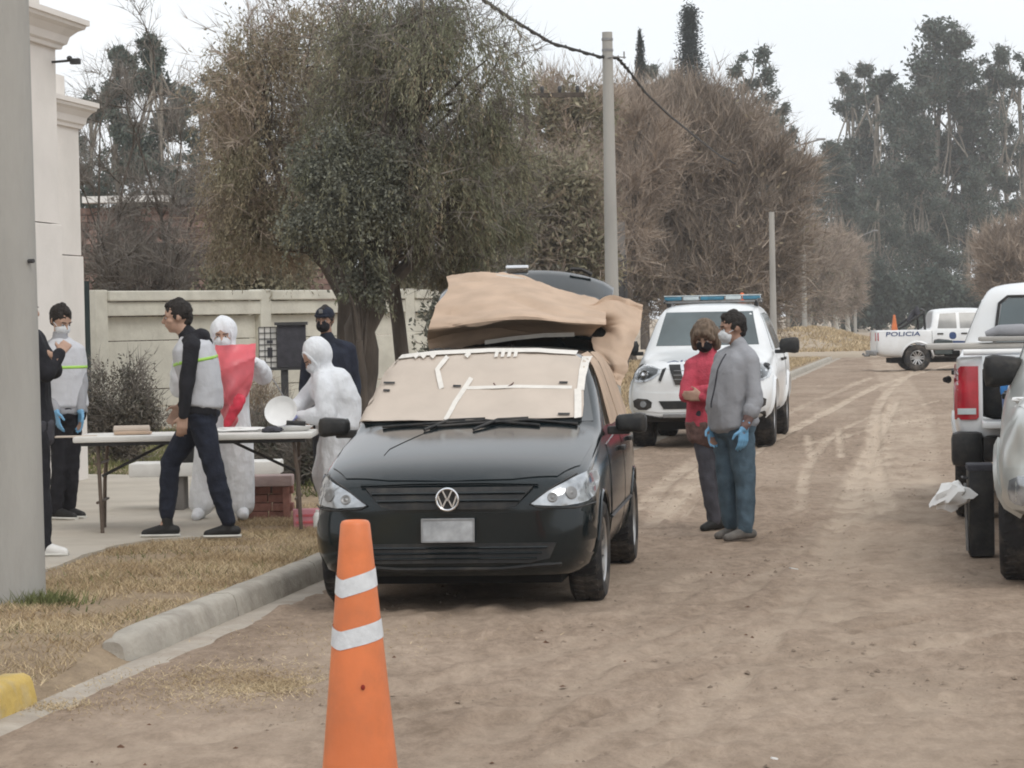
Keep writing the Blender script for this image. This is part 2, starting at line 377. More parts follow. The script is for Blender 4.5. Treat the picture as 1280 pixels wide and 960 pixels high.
# road surface: ruts, packed wheel tracks and loose soil are real relief
rows = np.concatenate([np.linspace(-9, 12, 330), np.geomspace(12.15, 92, 190)])
cols = np.concatenate([np.linspace(.10, -7.5, 270), np.linspace(-7.6, -24, 60)])
S, T = np.meshgrid(rows, cols, indexing='ij')
X = K0.x+RD.x*S+RN.x*T; Y = K0.y+RD.y*S+RN.y*T
H = .018*(fbm(S*.9, T*1.2, 5, 1)-.5)+.015*(fbm(S*4, T*6, 3, 9)-.5)
rough_zone = sstep(.45, .6, fbm(S*.35, T*.55, 3, 21))
H += rough_zone*.042*np.maximum(0, fbm(S*3.4, T*6.5, 3, 33)-.47)*2
packed = .30*sstep(.48, .75, fbm(S*.22, T*.9, 4, 44)); tr_ = 0*S
tracks = [([(800, 960), (905, 860), (985, 760), (1045, 660), (1085, 570), (1120, 500)], .09, .7), ([(690, 960), (850, 880), (1000, 830), (1280, 790)], .08, .6), ([(640, 935), (860, 850), (1010, 800), (1280, 750)], .05, -.5),
          ([(470, 900), (640, 865), (800, 800), (930, 740), (1010, 670)], .08, .6), ([(810, 660), (850, 615), (880, 585)], .09, .8), ([(826, 668), (868, 622), (900, 590), (960, 548)], .05, -.6),
          ([(1010, 545), (1015, 575)], .05, .9), ([(1048, 535), (1052, 572)], .05, .9), ([(1096, 520), (1100, 565)], .05, .9), ([(990, 560), (1060, 545), (1120, 530), (1170, 520)], .10, .9),
          ([(900, 560), (960, 520), (1030, 495), (1090, 478)], .25, -.35), ([(1280, 860), (1150, 880), (960, 915), (800, 955)], .06, .5), ([(842, 650), (880, 605), (950, 560), (1040, 512), (1110, 478), (1190, 456)], .10, 1),
          ([(800, 640), (850, 590), (930, 545), (1010, 505), (1090, 472)], .10, .8),
          ([(1000, 640), (1012, 580), (1050, 540), (1095, 520), (1180, 500)], .06, .7),
          ([(1110, 640), (1095, 590), (1092, 530), (1110, 490), (1150, 460)], .09, .8),
          ([(1180, 960), (1120, 820), (1100, 700), (1125, 600), (1130, 500), (1100, 450)], .40, .5),
          ([(940, 960), (1010, 800), (1040, 680), (1100, 560)], .22, .4),
          ([(560, 960), (700, 870), (900, 800), (1100, 760), (1300, 700)], .14, .5),
          ([(100, 955), (330, 905), (560, 850), (760, 790), (880, 720)], .12, .5),
          ([(820, 560), (900, 585), (1000, 575), (1100, 577)], .04, -.6),
          ([(800, 700), (900, 690), (1050, 640)], .10, -.4),
          ([(790, 760), (920, 715), (1010, 690)], .16, -.3),
          ([(560, 800), (700, 790), (860, 765), (960, 750)], .25, -.5),
          ([(700, 860), (820, 810), (960, 770)], .08, .6)]
for pp, w, k in tracks:
    line = smooth_line([tuple(G(*q)) for q in pp]); d = dist_poly(X, Y, line)
    m = (1-sstep(w*.75, w*1.15, d))*(.35+.65*sstep(.35, .6, fbm(S*3, T*6, 3, 3)))
    lug = .5+.5*np.sin(S*38)
    H += -.016*m*abs(k)+.018*np.exp(-((d-w*1.35)/(min(w, .12)*.35))**2)*abs(k)*fbm(S*5, T*5, 2, 6)-.006*m*lug
    tr_ = tr_+k*m
edge = sstep(-.17, -.07, T+.05*(fbm(S*1.3, T*0, 3, 8)-.5)); H = H*(1-.7*edge)-.018*edge
near_gap = sstep(-2.0, -1.4, S)*(1-sstep(-.2, .2, S))
# skid lines fan
packed = packed+.22*sstep(-2.6, -4.2, T)*sstep(.3, .8, fbm(S*.5, T*.8, 3, 71))
packed = np.clip(packed*(1-.6*rough_zone*(1-sstep(-3.2, -5, T)))+np.clip(tr_, -1, 1)*(.45+.6*sstep(4, 12, S)), 0, 1)
P = np.stack([X, Y, H], -1)
tag(link('dirt_road', grid_from('dirt_road', P, packed), M['soil']), kind='structure')

# verge: raised earth bank behind the kerb, sloping down in the gap between the kerbs
rows = np.concatenate([np.linspace(-7, 12, 240), np.geomspace(12.2, 88, 70)]); cols = np.concatenate([np.linspace(.0, 4.5, 91), np.linspace(4.6, 45, 50)])
S, T = np.meshgrid(rows, cols, indexing='ij')
X = K0.x+RD.x*S+RN.x*T; Y = K0.y+RD.y*S+RN.y*T
gap = sstep(-2.2, -1.4, S)*(1-sstep(-.9, .35, S))
Zv = VZ-.012+.02*(fbm(S*2, T*2, 4, 7)-.5)
dep = np.where((S < .0) & (S > -1.5), np.maximum((1-sstep(.0, 1.0, T))*gap, 1-sstep(.02, .32, T)), (1-sstep(.0, 1.0, T))*gap*(S < 0))
Zv = Zv*(1-dep)+(-.0)*dep
Zv = np.where((T < .13) & ((S > .02) | (S < -1.55)), -.03, Zv)
tag(link('verge', grid_from('verge', np.stack([X, Y, Zv], -1), .4*fbm(S*.8, T*.8, 3, 2)), M['verge_soil']), kind='structure')
def verge_z(s, t):
    gp = float(sstep(-1.75, -1.35, s)*(1-sstep(-.35, .25, s))); dp = (1-float(sstep(0, 1.0, t)))*gp
    return (VZ-.012)*(1-dep_clip(dp))
def dep_clip(v): return min(1, max(0, v))

# gutter strip
mb = MB(); n = 260
for i in range(n):
    s = -8+i*.38; j = .02*math.sin(s*1.7)+.02*mnoise.noise(Vector((s*.8, 0, 0)))
    mb.v += [tuple(ST(s, .02, .004)), tuple(ST(s, -.10, .006)), tuple(ST(s, -.30+j*1.5, -.02))]
for i in range(n-1):
    a = i*3; mb.f += [(a, a+1, a+4, a+3), (a+1, a+2, a+5, a+4)]; mb.m += [0, 0]
tag(mb.build('gutter', M['gutter'], None, True), kind='structure')

# kerbs, cast in lengths
def kerb_piece(name, s0, s1, m, root, near_round=False, seed=0):
    prof = [(.0, -.04), (.005, .03), (.018, .10), (.032, .125), (.06, VZ+.003), (.15, VZ), (.172, VZ-.01), (.176, -.04)]
    k = max(3, int((s1-s0)/.12)); mb = MB(); rnd = random.Random(seed)
    for i in range(k+1):
        f = i/k; s = s0+(s1-s0)*f; e = 1.0; sh = 0
        if near_round and s-s0 < .34:
            q = (s-s0)/.34; sh = .055*(1-q)**2
            e = 1-.30*(1-q)**3
        for (t, z) in prof:
            w = .005*mnoise.noise(Vector((s*3, t*20, z*20+seed)))
            mb.v.append(tuple(ST(s, t+sh*(1 if t < .1 else .0)+w, (z+w*.6)*(e if z > 0 else 1))))
    q = len(prof)
    for i in range(k):
        for j in range(q-1):
            a = i*q+j; mb.f.append((a, a+1, a+q+1, a+q)); mb.m.append(0)
    mb.f += [tuple(range(q-1, -1, -1)), tuple(k*q+j for j in range(q))]; mb.m += [0, 0]
    return mb.build(name, m, root, 50)
kr = tag(thing('kerb', None, None), kind='structure')
s = 0; i = 0
while s < 86:
    kerb_piece('kerb_stone', s, s+1.98, M['kerb'], kr, s == 0, i); s += 2.0; i += 1
ky = thing('yellow_kerb', 'short yellow painted kerb end at the lower left corner', 'kerb')
kerb_piece('kerb_stone', -6.0, -3.32, M['kerb_yellow'], ky, False, 91)
o = kerb_piece('kerb_stone', -3.3, -1.50, M['kerb_yellow'], ky, False, 92)

# pavement slab behind the verge
pav = [G(-260, 775, VZ), G(-40, 738, VZ), G(60, 712, VZ), G(134, 686, VZ), G(190, 676, VZ), G(248, 673, VZ), G(290, 655, VZ), G(318, 628, VZ), G(322, 606, VZ), G(290, 596, VZ), G(90, 594, VZ), G(-300, 600, VZ)]
pavxy = [(p.x, p.y) for p in pav]
def inside(x, y, poly):
    c = False; j = len(poly)-1
    for i in range(len(poly)):
        xi, yi = poly[i]; xj, yj = poly[j]
        if (yi > y) != (yj > y) and x < (xj-xi)*(y-yi)/(yj-yi)+xi: c = not c
        j = i
    return c
bp = MB(); dense = []
for a, b in zip(pavxy, pavxy[1:]+pavxy[:1]):
    for k in range(8):
        f = k/8; x = a[0]+(b[0]-a[0])*f; y = a[1]+(b[1]-a[1])*f
        w = .05*mnoise.noise(Vector((x*2.5, y*2.5, 0))); dense.append((x+w, y+w))
bp.prism(dense, VZ-.06, VZ+.012)
tag(bp.build('pavement', M['pavement']), kind='structure')

# ------------------------------------------------------------ grass
def blades(name, pts, hmin, hmax, w, m, seed, lean=.9, kind='stuff'):
    rg = np.random.default_rng(seed); pts = np.asarray(pts); n = len(pts)
    a = rg.uniform(0, 2*np.pi, n); h = rg.uniform(hmin, hmax, n); l = rg.uniform(.2, lean, n)*h*1.5; b = rg.uniform(0, 2*np.pi, n)
    V = np.zeros((n, 3, 3)); V[:, 0] = pts; V[:, 1] = pts
    V[:, 0, 0] += np.cos(a)*w; V[:, 0, 1] += np.sin(a)*w; V[:, 1, 0] -= np.cos(a)*w; V[:, 1, 1] -= np.sin(a)*w
    V[:, 2] = pts; V[:, 2, 0] += np.cos(b)*l; V[:, 2, 1] += np.sin(b)*l; V[:, 2, 2] += h
    return tag(link(name, arr_mesh(name, V, 3), m), kind=kind)
rg = np.random.default_rng(4)
def verge_points(n, s0, s1, t0, t1, thr=.42, seed=0, extra=None):
    s = rg.uniform(s0, s1, n); t = rg.uniform(t0, t1, n)
    d = fbm(s*1.6, t*1.6, 4, seed); keep = d+rg.uniform(-.12, .12, n) > thr
    s = s[keep]; t = t[keep]
    gp = sstep(-2.2, -1.4, s)*(1-sstep(-.9, .35, s)); dp = (1-sstep(0, 1.0, t))*gp
    k2 = dp < .95+rg.uniform(-.4, .2, len(s)); s, t, dp = s[k2], t[k2], dp[k2]
    z = (VZ-.014)*(1-dp)
    x = K0.x+RD.x*s+RN.x*t; y = K0.y+RD.y*s+RN.y*t
    P = np.stack([x, y, z], 1)
    k3 = np.array([not inside(a, b, pavxy) for a, b in P[:, :2]]); return P[k3]
tg = verge_points(150000, -3.5, 9.5, .17, 3.6, .38, 11)
blades('dry_grass', tg, .012, .045, .0035, M['straw'], 1, 1.6)
tg = verge_points(9000, -3.5, 9, .17, 3.2, .56, 51)
blades('green_grass', tg, .015, .05, .004, M['green_grass'], 2, 1.2)
# pieces of grass round the concrete pole's foot and weeds
gp_ = G(60, 752, VZ); pts = np.stack([gp_.x+rg.normal(0, .10, 500), gp_.y+rg.normal(-.05, .06, 500), np.full(500, VZ-.01)], 1)
blades('weeds', pts, .03, .10, .005, M['green_grass'], 3, .7)
# straw and clippings blown on the road
sp = []
for (px, py, rx, ry, n) in ((300, 855, .35, .6, 2600), (345, 860, .18, .3, 1800), (240, 850, .4, .5, 1100), (170, 880, .5, .5, 500), (420, 800, .6, .8, 700), (70, 885, .15, .15, 400)):
    q = G(px, py); x = q.x+rg.normal(0, rx*.6, n); y = q.y+rg.normal(0, ry*.6, n)
    sp.append(np.stack([x, y, np.full(n, .006)], 1))
blades('straw_litter', np.concatenate(sp), .004, .018, .003, M['straw'], 5, 3)
# green lawn strip beyond the pavement and towards the wall
s = rg.uniform(10.5, 26, 42000); t = rg.uniform(.4, 9.5, 42000); x = K0.x+RD.x*s+RN.x*t; y = K0.y+RD.y*s+RN.y*t
PL = np.stack([x, y, np.full(len(x), VZ-.012)], 1); PL = PL[np.array([not inside(a, b, pavxy) for a, b in PL[:, :2]])]
blades('lawn', PL, .03, .09, .007, M['green_grass'], 6, .9)
s = rg.uniform(26, 84, 30000); t = rg.uniform(.3, 8, 30000); x = K0.x+RD.x*s+RN.x*t; y = K0.y+RD.y*s+RN.y*t
blades('far_verge_grass', np.stack([x, y, np.full(len(x), VZ-.012)], 1), .04, .12, .02, M['straw'], 7, .9)

# clods and stones on the road
def stones(name, n, seed, m, smin, smax, reg):
    rg2 = np.random.default_rng(seed); ico = np.array([(0, 0, 1), (.9, 0, .1), (.25, .85, .15), (-.75, .5, 0), (-.7, -.55, .1), (.3, -.85, .05)]); 
    fc = [(0, 1, 2), (0, 2, 3), (0, 3, 4), (0, 4, 5), (0, 5, 1)]
    u = rg2.uniform(0, 1, n)
    s = reg[0]+(reg[1]-reg[0])*u**1.3; t = rg2.uniform(min(reg[2:]), max(reg[2:]), n); keep = fbm(s*.8, t*.8, 3, seed)+rg2.uniform(-.15, .15, n) > .5
    s, t = s[keep], t[keep]; n = len(s); sz = smin+(smax-smin)*rg2.uniform(0, 1, n)**4
    a = rg2.uniform(0, 6.28, n); ca, sa = np.cos(a), np.sin(a)
    base = ico[None]*sz[:, None, None]*rg2.uniform(.6, 1.3, (n, 6, 3)); base[..., 2] *= .6
    x = base[..., 0]*ca[:, None]-base[..., 1]*sa[:, None]; y = base[..., 0]*sa[:, None]+base[..., 1]*ca[:, None]
    V = np.stack([x+(K0.x+RD.x*s+RN.x*t)[:, None], y+(K0.y+RD.y*s+RN.y*t)[:, None], base[..., 2]], -1)
    V = V[:, np.array(fc)].reshape(-1, 3, 3)
    return tag(link(name, arr_mesh(name, V, 3), m), kind='stuff')
M['clod'] = mat('soil_clods', (.24, .185, .14), .95, .3, 3, island=.3)
M['leaf_litter'] = mat('fallen_leaf', (.12, .06, .035), .8, .3, 3, island=.4)
stones('soil_clods', 26000, 31, M['clod'], .005, .020, (-5, 35, -.3, -8))
stones('dead_leaves', 160, 77, M['leaf_litter'], .012, .03, (-4, 10, 2.5, -3))
for (px, py, w, nm, lab, c, mt) in ((992, 713, .03, 'paper_scrap', 'small white scrap of paper lying on the dirt road', 'litter', 'white_plastic'), (968, 952, .014, 'paper_scrap', 'tiny white fleck on the dirt at the bottom edge', 'litter', 'white_plastic')):
    q = G(px, py); mb = MB(); mb.box((0, 0, .008), (w*1.6, w*1.3, .006), Matrix.Rotation(.3, 3, 'Z')@Matrix.Rotation(.2, 3, 'Y'))
    o = tag(mb.build(nm, M[mt]), lab, c); o.location = (q.x, q.y, .004)
# low earth bank with dry grass beyond the crossing, at the foot of the street trees
bk = MB(); q0 = G(1035, 432); 
Xg, Yg = np.meshgrid(np.linspace(-1, 1, 40), np.linspace(-1, 1, 60))
hh = 1.15*np.exp(-(Xg*1.7)**2)*np.exp(-(Yg*1.3)**4)*(.8+.4*fbm(Xg*3+5, Yg*6, 3, 2))
P = np.stack([16.0+Xg*5+Yg*4.4, 150+Yg*24, hh-.2], -1)
tag(link('earth_bank', grid_from('earth_bank', P, .2*Xg*0), M['far_soil']), kind='structure')
sx = rg.uniform(-1, 1, 16000); sy = rg.uniform(-1, 1, 16000)
hb = 1.15*np.exp(-(sx*1.7)**2)*np.exp(-(sy*1.3)**4)*.97-.22
blades('bank_grass', np.stack([16.0+sx*5+sy*4.4, 150+sy*24, np.maximum(hb, -.05)], 1), .05, .22, .05, M['straw'], 8, .9)

# ============================================================ precast wall
W0 = AT(118, 540, 40.0); W0.z = VZ-.05; W1 = AT(600, 545, 47.0)
wd = (W1-W0); wd.z = 0; wl = wd.length; wd.normalize(); wa = math.atan2(wd.y, wd.x)
wall = thing('boundary_wall', 'long stained cream precast wall behind the table and tree trunks', 'wall', W0, wa)
bay = 3.45; nb = 2; wt = 2.12
WR = random.Random(3)
for i in range(nb+1):
    mb = MB(); mb.box((i*bay+.06, -.02, wt/2-.005), (.24, .26, wt-.01), bev=.015); mb.build('post', M['precast'], wall)
for i in range(nb):
    x0 = i*bay+.18; w = bay-.24; z = 0
    for (h, th, y) in ((.38, .07, 0), (.26, .07, .006), (.72, .07, -.002), (.36, .07, .004)):
        mb = MB(); mb.box((x0+w/2, y, z+h/2), (w, th, h-.012), bev=.008); mb.build('wall_panel', M['precast'], wall); z += h
    mb = MB(); mb.box((x0+w/2, -.05, z+.11), (w, .20, .20), bev=.012); mb.build('lintel_band', M['precast'], wall)
    mb = MB(); mb.box((x0+w/2, -.06, z+.30), (w, .28, .15), bev=.02); mb.build('coping', M['precast'], wall)
x0 = nb*bay+.18; z = 0
for (h, th, y) in ((.38, .07, 0), (.26, .07, .006), (.72, .07, -.002), (.36, .07, .004)):
    mb = MB(); mb.box((x0+.45, y, z+h/2), (.9, th, h-.012), bev=.008); mb.build('wall_panel', M['precast'], wall); z += h
mb = MB(); mb.box((x0+.45, -.05, z+.11), (.9, .20, .20), bev=.012); mb.build('lintel_band', M['precast'], wall)
mb = MB(); mb.box((x0+.45, -.06, z+.30), (.9, .28, .15), bev=.02); mb.build('coping', M['precast'], wall)
gt = thing('gate_post', 'dark green gate post between the house corner and the wall', 'gate', AT(111, 540, 39.2))
gt.location.z = VZ-.02
mb = MB(); mb.box((0, 0, 1.1), (.10, .06, 2.2)); mb.build('post', M['leaf_pine'], gt)
for k in range(3):
    mb = MB(); mb.box((-.35, 0, .4+k*.75), (.6, .03, .05)); mb.build('rail', M['dark_metal'], gt)
for k in range(5):
    mb = MB(); mb.box((-.12-k*.12, -.02, 1.1), (.02, .02, 2.0)); mb.build('bar', M['dark_metal'], gt)

# ============================================================ building at the left
def cornice(mb, A, d, nrm, L, z0, h, over):
    """moulded band along d, projecting along nrm; returns past both ends"""
    prof = [(0, 0), (over*.18, 0), (over*.22, h*.12), (over*.34, h*.18), (over*.42, h*.42), (over*.66, h*.62), (over*.86, h*.70), (over*.9, h*.80), (over, h*.82), (over, h), (0, h)]
    p = len(prof); vs = []
    for e, sgn in ((0, -1), (L, 1)):
        for (o_, z) in prof: vs.append(A+d*(e+sgn*o_)+nrm*o_+Vector((0, 0, z0+z)))
    # returns round both corners
    fs = [(j, (j+1) % p, (j+1) % p+p, j+p) for j in range(p)]
    mb.add(vs, fs)
    for e, sgn in ((0, -1), (L, 1)):
        vs = []
        for (o_, z) in prof: vs.append(A+d*(e+sgn*o_)+nrm*o_+Vector((0, 0, z0+z)))
        for (o_, z) in prof: vs.append(A+d*(e+sgn*o_)-nrm*3+Vector((0, 0, z0+z)))
        mb.add(vs, [(j, j+p, (j+1) % p+p, (j+1) % p) for j in range(p)])
bld = thing('cream_building', 'cream rendered building with moulded cornices behind the concrete pole', 'building')
zero = Vector((0, 0, 0)); RR = Vector((RD.y, -RD.x, 0))
CA = AT(80.5, 560, 24.0); CA.z = VZ-.05; CB = AT(107.5, 580, 27.4); CB.z = VZ-.05
def block(c, L, depth, H, groove, cz, ch, over, ptop, inset, nm):
    A = c-RD*L
    Rm = Matrix((RR, RD, Vector((0, 0, 1)))).transposed()
    mb = MB(); mb.box(c-RD*(L/2)-RR*(depth/2)+Vector((0, 0, (groove+H)/2)), (depth, L, H-groove), Rm); mb.build('wall_upper', M['wall_paint'], bld)
    mb = MB(); mb.box(c-RD*(L/2)-RR*(depth/2-.02)+Vector((0, 0, groove/2-.006)), (depth, L+.02, groove-.012), Rm, bev=.008); mb.build('wall_lower', M['wall_paint'], bld)
    mb = MB(); cornice(mb, A, RD, RR, L, cz, ch, over); mb.build('cornice', M['wall_paint'], bld)
    mb = MB(); mb.box(c-RD*(L/2+inset)-RR*(depth/2+inset)+Vector((0, 0, (H+ptop)/2)), (depth-.1, L-.1, ptop-H), Rm); mb.build('parapet', M['wall_paint'], bld)
block(CA, 9, 7, 4.10, 2.47, 3.98, .26, .24, 5.6, .05, 'a')
block(CB, 3.2, 6, 3.75, 2.28, 3.53, .26, .17, 4.05, .05, 'b')
lp = thing('wall_lamp', 'small dark bracket lamp under the upper cornice of the building', 'lamp', CA+Vector((0, -.1, 3.86)))
mb = MB(); mb.tube([(-.15, 0, 0), (.0, 0, .0), (.17, -.02, .01)], .012, 6); mb.build('bracket', M['dark_metal'], lp)
mb = MB(); mb.box((.19, -.02, .0), (.09, .07, .05), bev=.01); mb.ellipsoid((.14, -.02, .03), (.025, .025, .02), 8, 6); mb.build('lamp_head', M['dark_metal'], lp)

# dark brick house behind the bushes
HZ = 60; h0 = AT(60, 400, HZ); h1 = AT(430, 400, HZ)
house = thing('brick_house', 'long dark brick house with white eave seen through bare branches', 'house', (h0.x, HZ, 0))
hw = h1.x-h0.x; top = AT(150, 250, HZ).z
mb = MB(); rr = random.Random(8); rowh = .16
mb.box((hw/2, 2.5, top/2-.1), (hw-.02, 4.9, top-.2)); mb.build('wall', M['house_brick'], house)
bk = MB(); z = .1
k = 0
while z < top-.2:
    x = (k % 2)*.25
    while x < hw:
        L = .46; bk.box((x+L/2, -.02-.012*rr.random(), z+rowh/2), (L-.02, .05, rowh-.02)); x += L
    z += rowh; k += 1
tag(bk.build('brick_courses', M['house_brick'], house), kind='stuff')
mb = MB(); mb.box((AT(160, 250, HZ).x-h0.x, -.2, top), (AT(212, 250, HZ).x-AT(105, 250, HZ).x, .5, .14)); mb.build('eave', M['roof_white'], house)
mb = MB(); mb.box((hw*.66, 2.0, top-.06), (hw*.68, 4.6, .16)); mb.build('roof', M['grey_render'], house)
# small grey building behind the main pole
gb0 = AT(733, 400, 76); gb1 = AT(806, 400, 76); gtop = AT(740, 240, 76).z
gh = thing('grey_shed', 'grey rendered shed with dark doorway behind the tall street pole', 'building', (gb0.x, 76, 0))
gw = gb1.x-gb0.x
mb = MB(); mb.box((gw*.35, 1.0, gtop*.42), (gw*.70, 1.2, gtop*.84)); mb.build('wall', M['grey_render'], gh)
mb = MB(); mb.box((gw*.56, .36, gtop*.36), (gw*.30, .06, gtop*.55)); mb.build('door', M['dark_metal'], gh)
mb = MB(); mb.box((gw*.70, .3, gtop*.36), (.06, .08, gtop*.6)); mb.build('frame', M['dark_metal'], gh)

# ============================================================ poles and cables
def pole(name, lab, cat, base, h, r0, r1, m, group=None):
    t = thing(name, lab, cat, base, 0, group)
    mb = MB(); mb.tube([(0, 0, -.1), (0, 0, h*.5), (0, 0, h)], [r0, (r0+r1)/2, r1], 24); mb.build('shaft', m, t, 40); return t
b = G(19, 750, VZ); NP = pole('concrete_pole', 'thick grey concrete pole cropped at the left edge of the grass verge', 'pole', (b.x, b.y, VZ-.02), 8.5, .172, .118, M['concrete_pole'])
mb = MB(); mb.tube([(.135, -.09, 1.9), (.165, -.11, 1.9)], .012, 8); mb.build('bolt', M['dark_metal'], NP)
tp = AT(756.5, 38, 46)
MP = pole('street_pole', 'tall pale round concrete pole rising behind the papered dark car', 'pole', (AT(765, 370, 46).x, 46, VZ-.03), tp.z-VZ, .125, .085, M['concrete_far'])
th = tp.z-VZ
for dz in (.12, .30):
    mb = MB(); mb.lathe([(.088, -.02), (.096, -.02), (.096, .02), (.088, .02)], 16, Matrix.Translation((0, 0, th-dz))); mb.build('steel_band', M['steel'], MP)
a = AT(750, 71, 46); mb = MB(); mb.tube([(0, -.09, a.z-VZ), (.12, -.10, a.z-VZ+.02), (.30, -.10, a.z-VZ+.0)], .012, 6); mb.tube([(.27, -.1, a.z-VZ-.02), (.27, -.1, a.z-VZ+.10)], .014, 6)
mb.build('cable_hook', M['steel'], MP)
def far_pole(px, pyb, pyt, Z, lab, arm=None, r=.13, m=None, name='lamp_pole'):
    b_ = AT(px, pyb, Z); zt = AT(px, pyt, Z).z; t = pole(name, lab, 'pole', (b_.x, Z, 0), zt, r*1.1, r*.85, m or M['concrete_far'])
    if arm:
        e = AT(arm[0], arm[1], Z); s_ = AT(arm[2], arm[3], Z)
        mb = MB(); mb.tube([(s_.x-b_.x, 0, s_.z), ((s_.x+e.x)/2-b_.x, 0, (s_.z+e.z)/2+.1), (e.x-b_.x, 0, e.z)], .05, 6); mb.build('lamp_arm', M['steel'], t)
        mb = MB(); mb.box((e.x-b_.x, 0, e.z), (.5, .2, .12), bev=.03); mb.build('lamp_head', M['steel'], t)
    return t
far_pole(967, 415, 265, 95, 'pale concrete pole rising right behind the white police truck mirror', r=.11)
far_pole(972, 410, 192, 150, 'far street lamp pole with long arm beyond the police truck mirror', (1026, 174, 972, 194))
far_pole(1006, 415, 262, 150, 'far lamp pole with short arm beside the round street trees', (1022, 262, 1006, 285))
far_pole(1069, 400, 296, 245, 'farthest lamp pole with arm at the end of the street tree row', (1094, 288, 1069, 300))
wp = far_pole(662, 300, 107, 62, 'brown wooden utility pole with cross arm above the feathery tree', r=.09, m=M['bark'], name='utility_pole')
zz = AT(690, 119, 62).z; x1 = AT(722, 118, 62).x-wp.location.x
mb = MB(); mb.box((x1/2, 0, zz), (x1+.3, .1, .1)); mb.build('cross_arm', M['bark'], wp)
for k in range(3):
    mb = MB(); mb.lathe([(.0, .16), (.04, .14), (.05, .08), (.03, .0)], 8, Matrix.Translation((x1*(.3+.35*k), 0, zz+.05))); mb.build('insulator', M['dark_metal'], wp)
cab = [AT(520, -110, 30), AT(560, -45, 33), AT(605, 0, 36), AT(640, 24, 39), AT(690, 54, 42), AT(750, 71, 45.9), AT(772, 72, 46.1), AT(786, 88, 48), AT(808, 117, 54), AT(835, 143, 62), AT(862, 165, 75), AT(900, 195, 95), AT(968, 230, 150)]
mb = MB(); mb.tube(cab, [.022]*7+[.022, .022, .024, .026, .028, .03], 6); tag(mb.build('overhead_cable', M['wire'], None, 60), 'thick black overhead cable hooked to the tall street pole', 'cable')
# spiral binding of the cable
mb = MB(); pts = []
for a_, b_ in zip(cab[1:8], cab[2:9]):
    for k in range(24):
        f = k/24; p = a_+(b_-a_)*f; q = (len(pts))*.9; pts.append(p+Vector((math.cos(q)*.03, 0, math.sin(q)*.03)))
mb.tube(pts, .010, 4); o = mb.build('binding', M['wire'])
o.parent = [x for x in bpy.data.objects if x.name == 'overhead_cable'][0]

# ============================================================ TREES
def unit(v): return v/np.maximum(np.linalg.norm(v, axis=-1, keepdims=True), 1e-9)
def rand_dirs(rg, n): return unit(rg.normal(size=(n, 3)))
def tri_twigs(P, D, L, W, rg):
    """thin tapered twigs: n triangles"""
    s = unit(np.cross(D, rand_dirs(rg, len(P))))*W[:, None]
    return np.stack([P+s, P-s, P+D*L[:, None]], 1)
def leaf_quads(C, A, L, W, rg):
    A = unit(A)
    b = unit(np.cross(A, rand_dirs(rg, len(C))))
    return np.stack([C-A*L[:, None]/2, C+b*W[:, None]/2, C+A*L[:, None]/2, C-b*W[:, None]/2], 1)
def limb(mb, p, q, r0, r1, rnd, bend=.12, n=6, seg=5, sag=0):
    p = Vector(p); q = Vector(q); L = (q-p).length; pts = []; rad = []
    b = Vector((rnd.uniform(-1, 1), rnd.uniform(-1, 1), rnd.uniform(-.3, .6)))*L*bend
    for i in range(seg+1):
        f = i/seg; pts.append(p.lerp(q, f)+b*math.sin(math.pi*f)+Vector((rnd.uniform(-1, 1), rnd.uniform(-1, 1), 0))*r0*.35*(0 < i < seg)); rad.append(r0+(r1-r0)*f)
    mb.tube(pts, rad, n); return pts
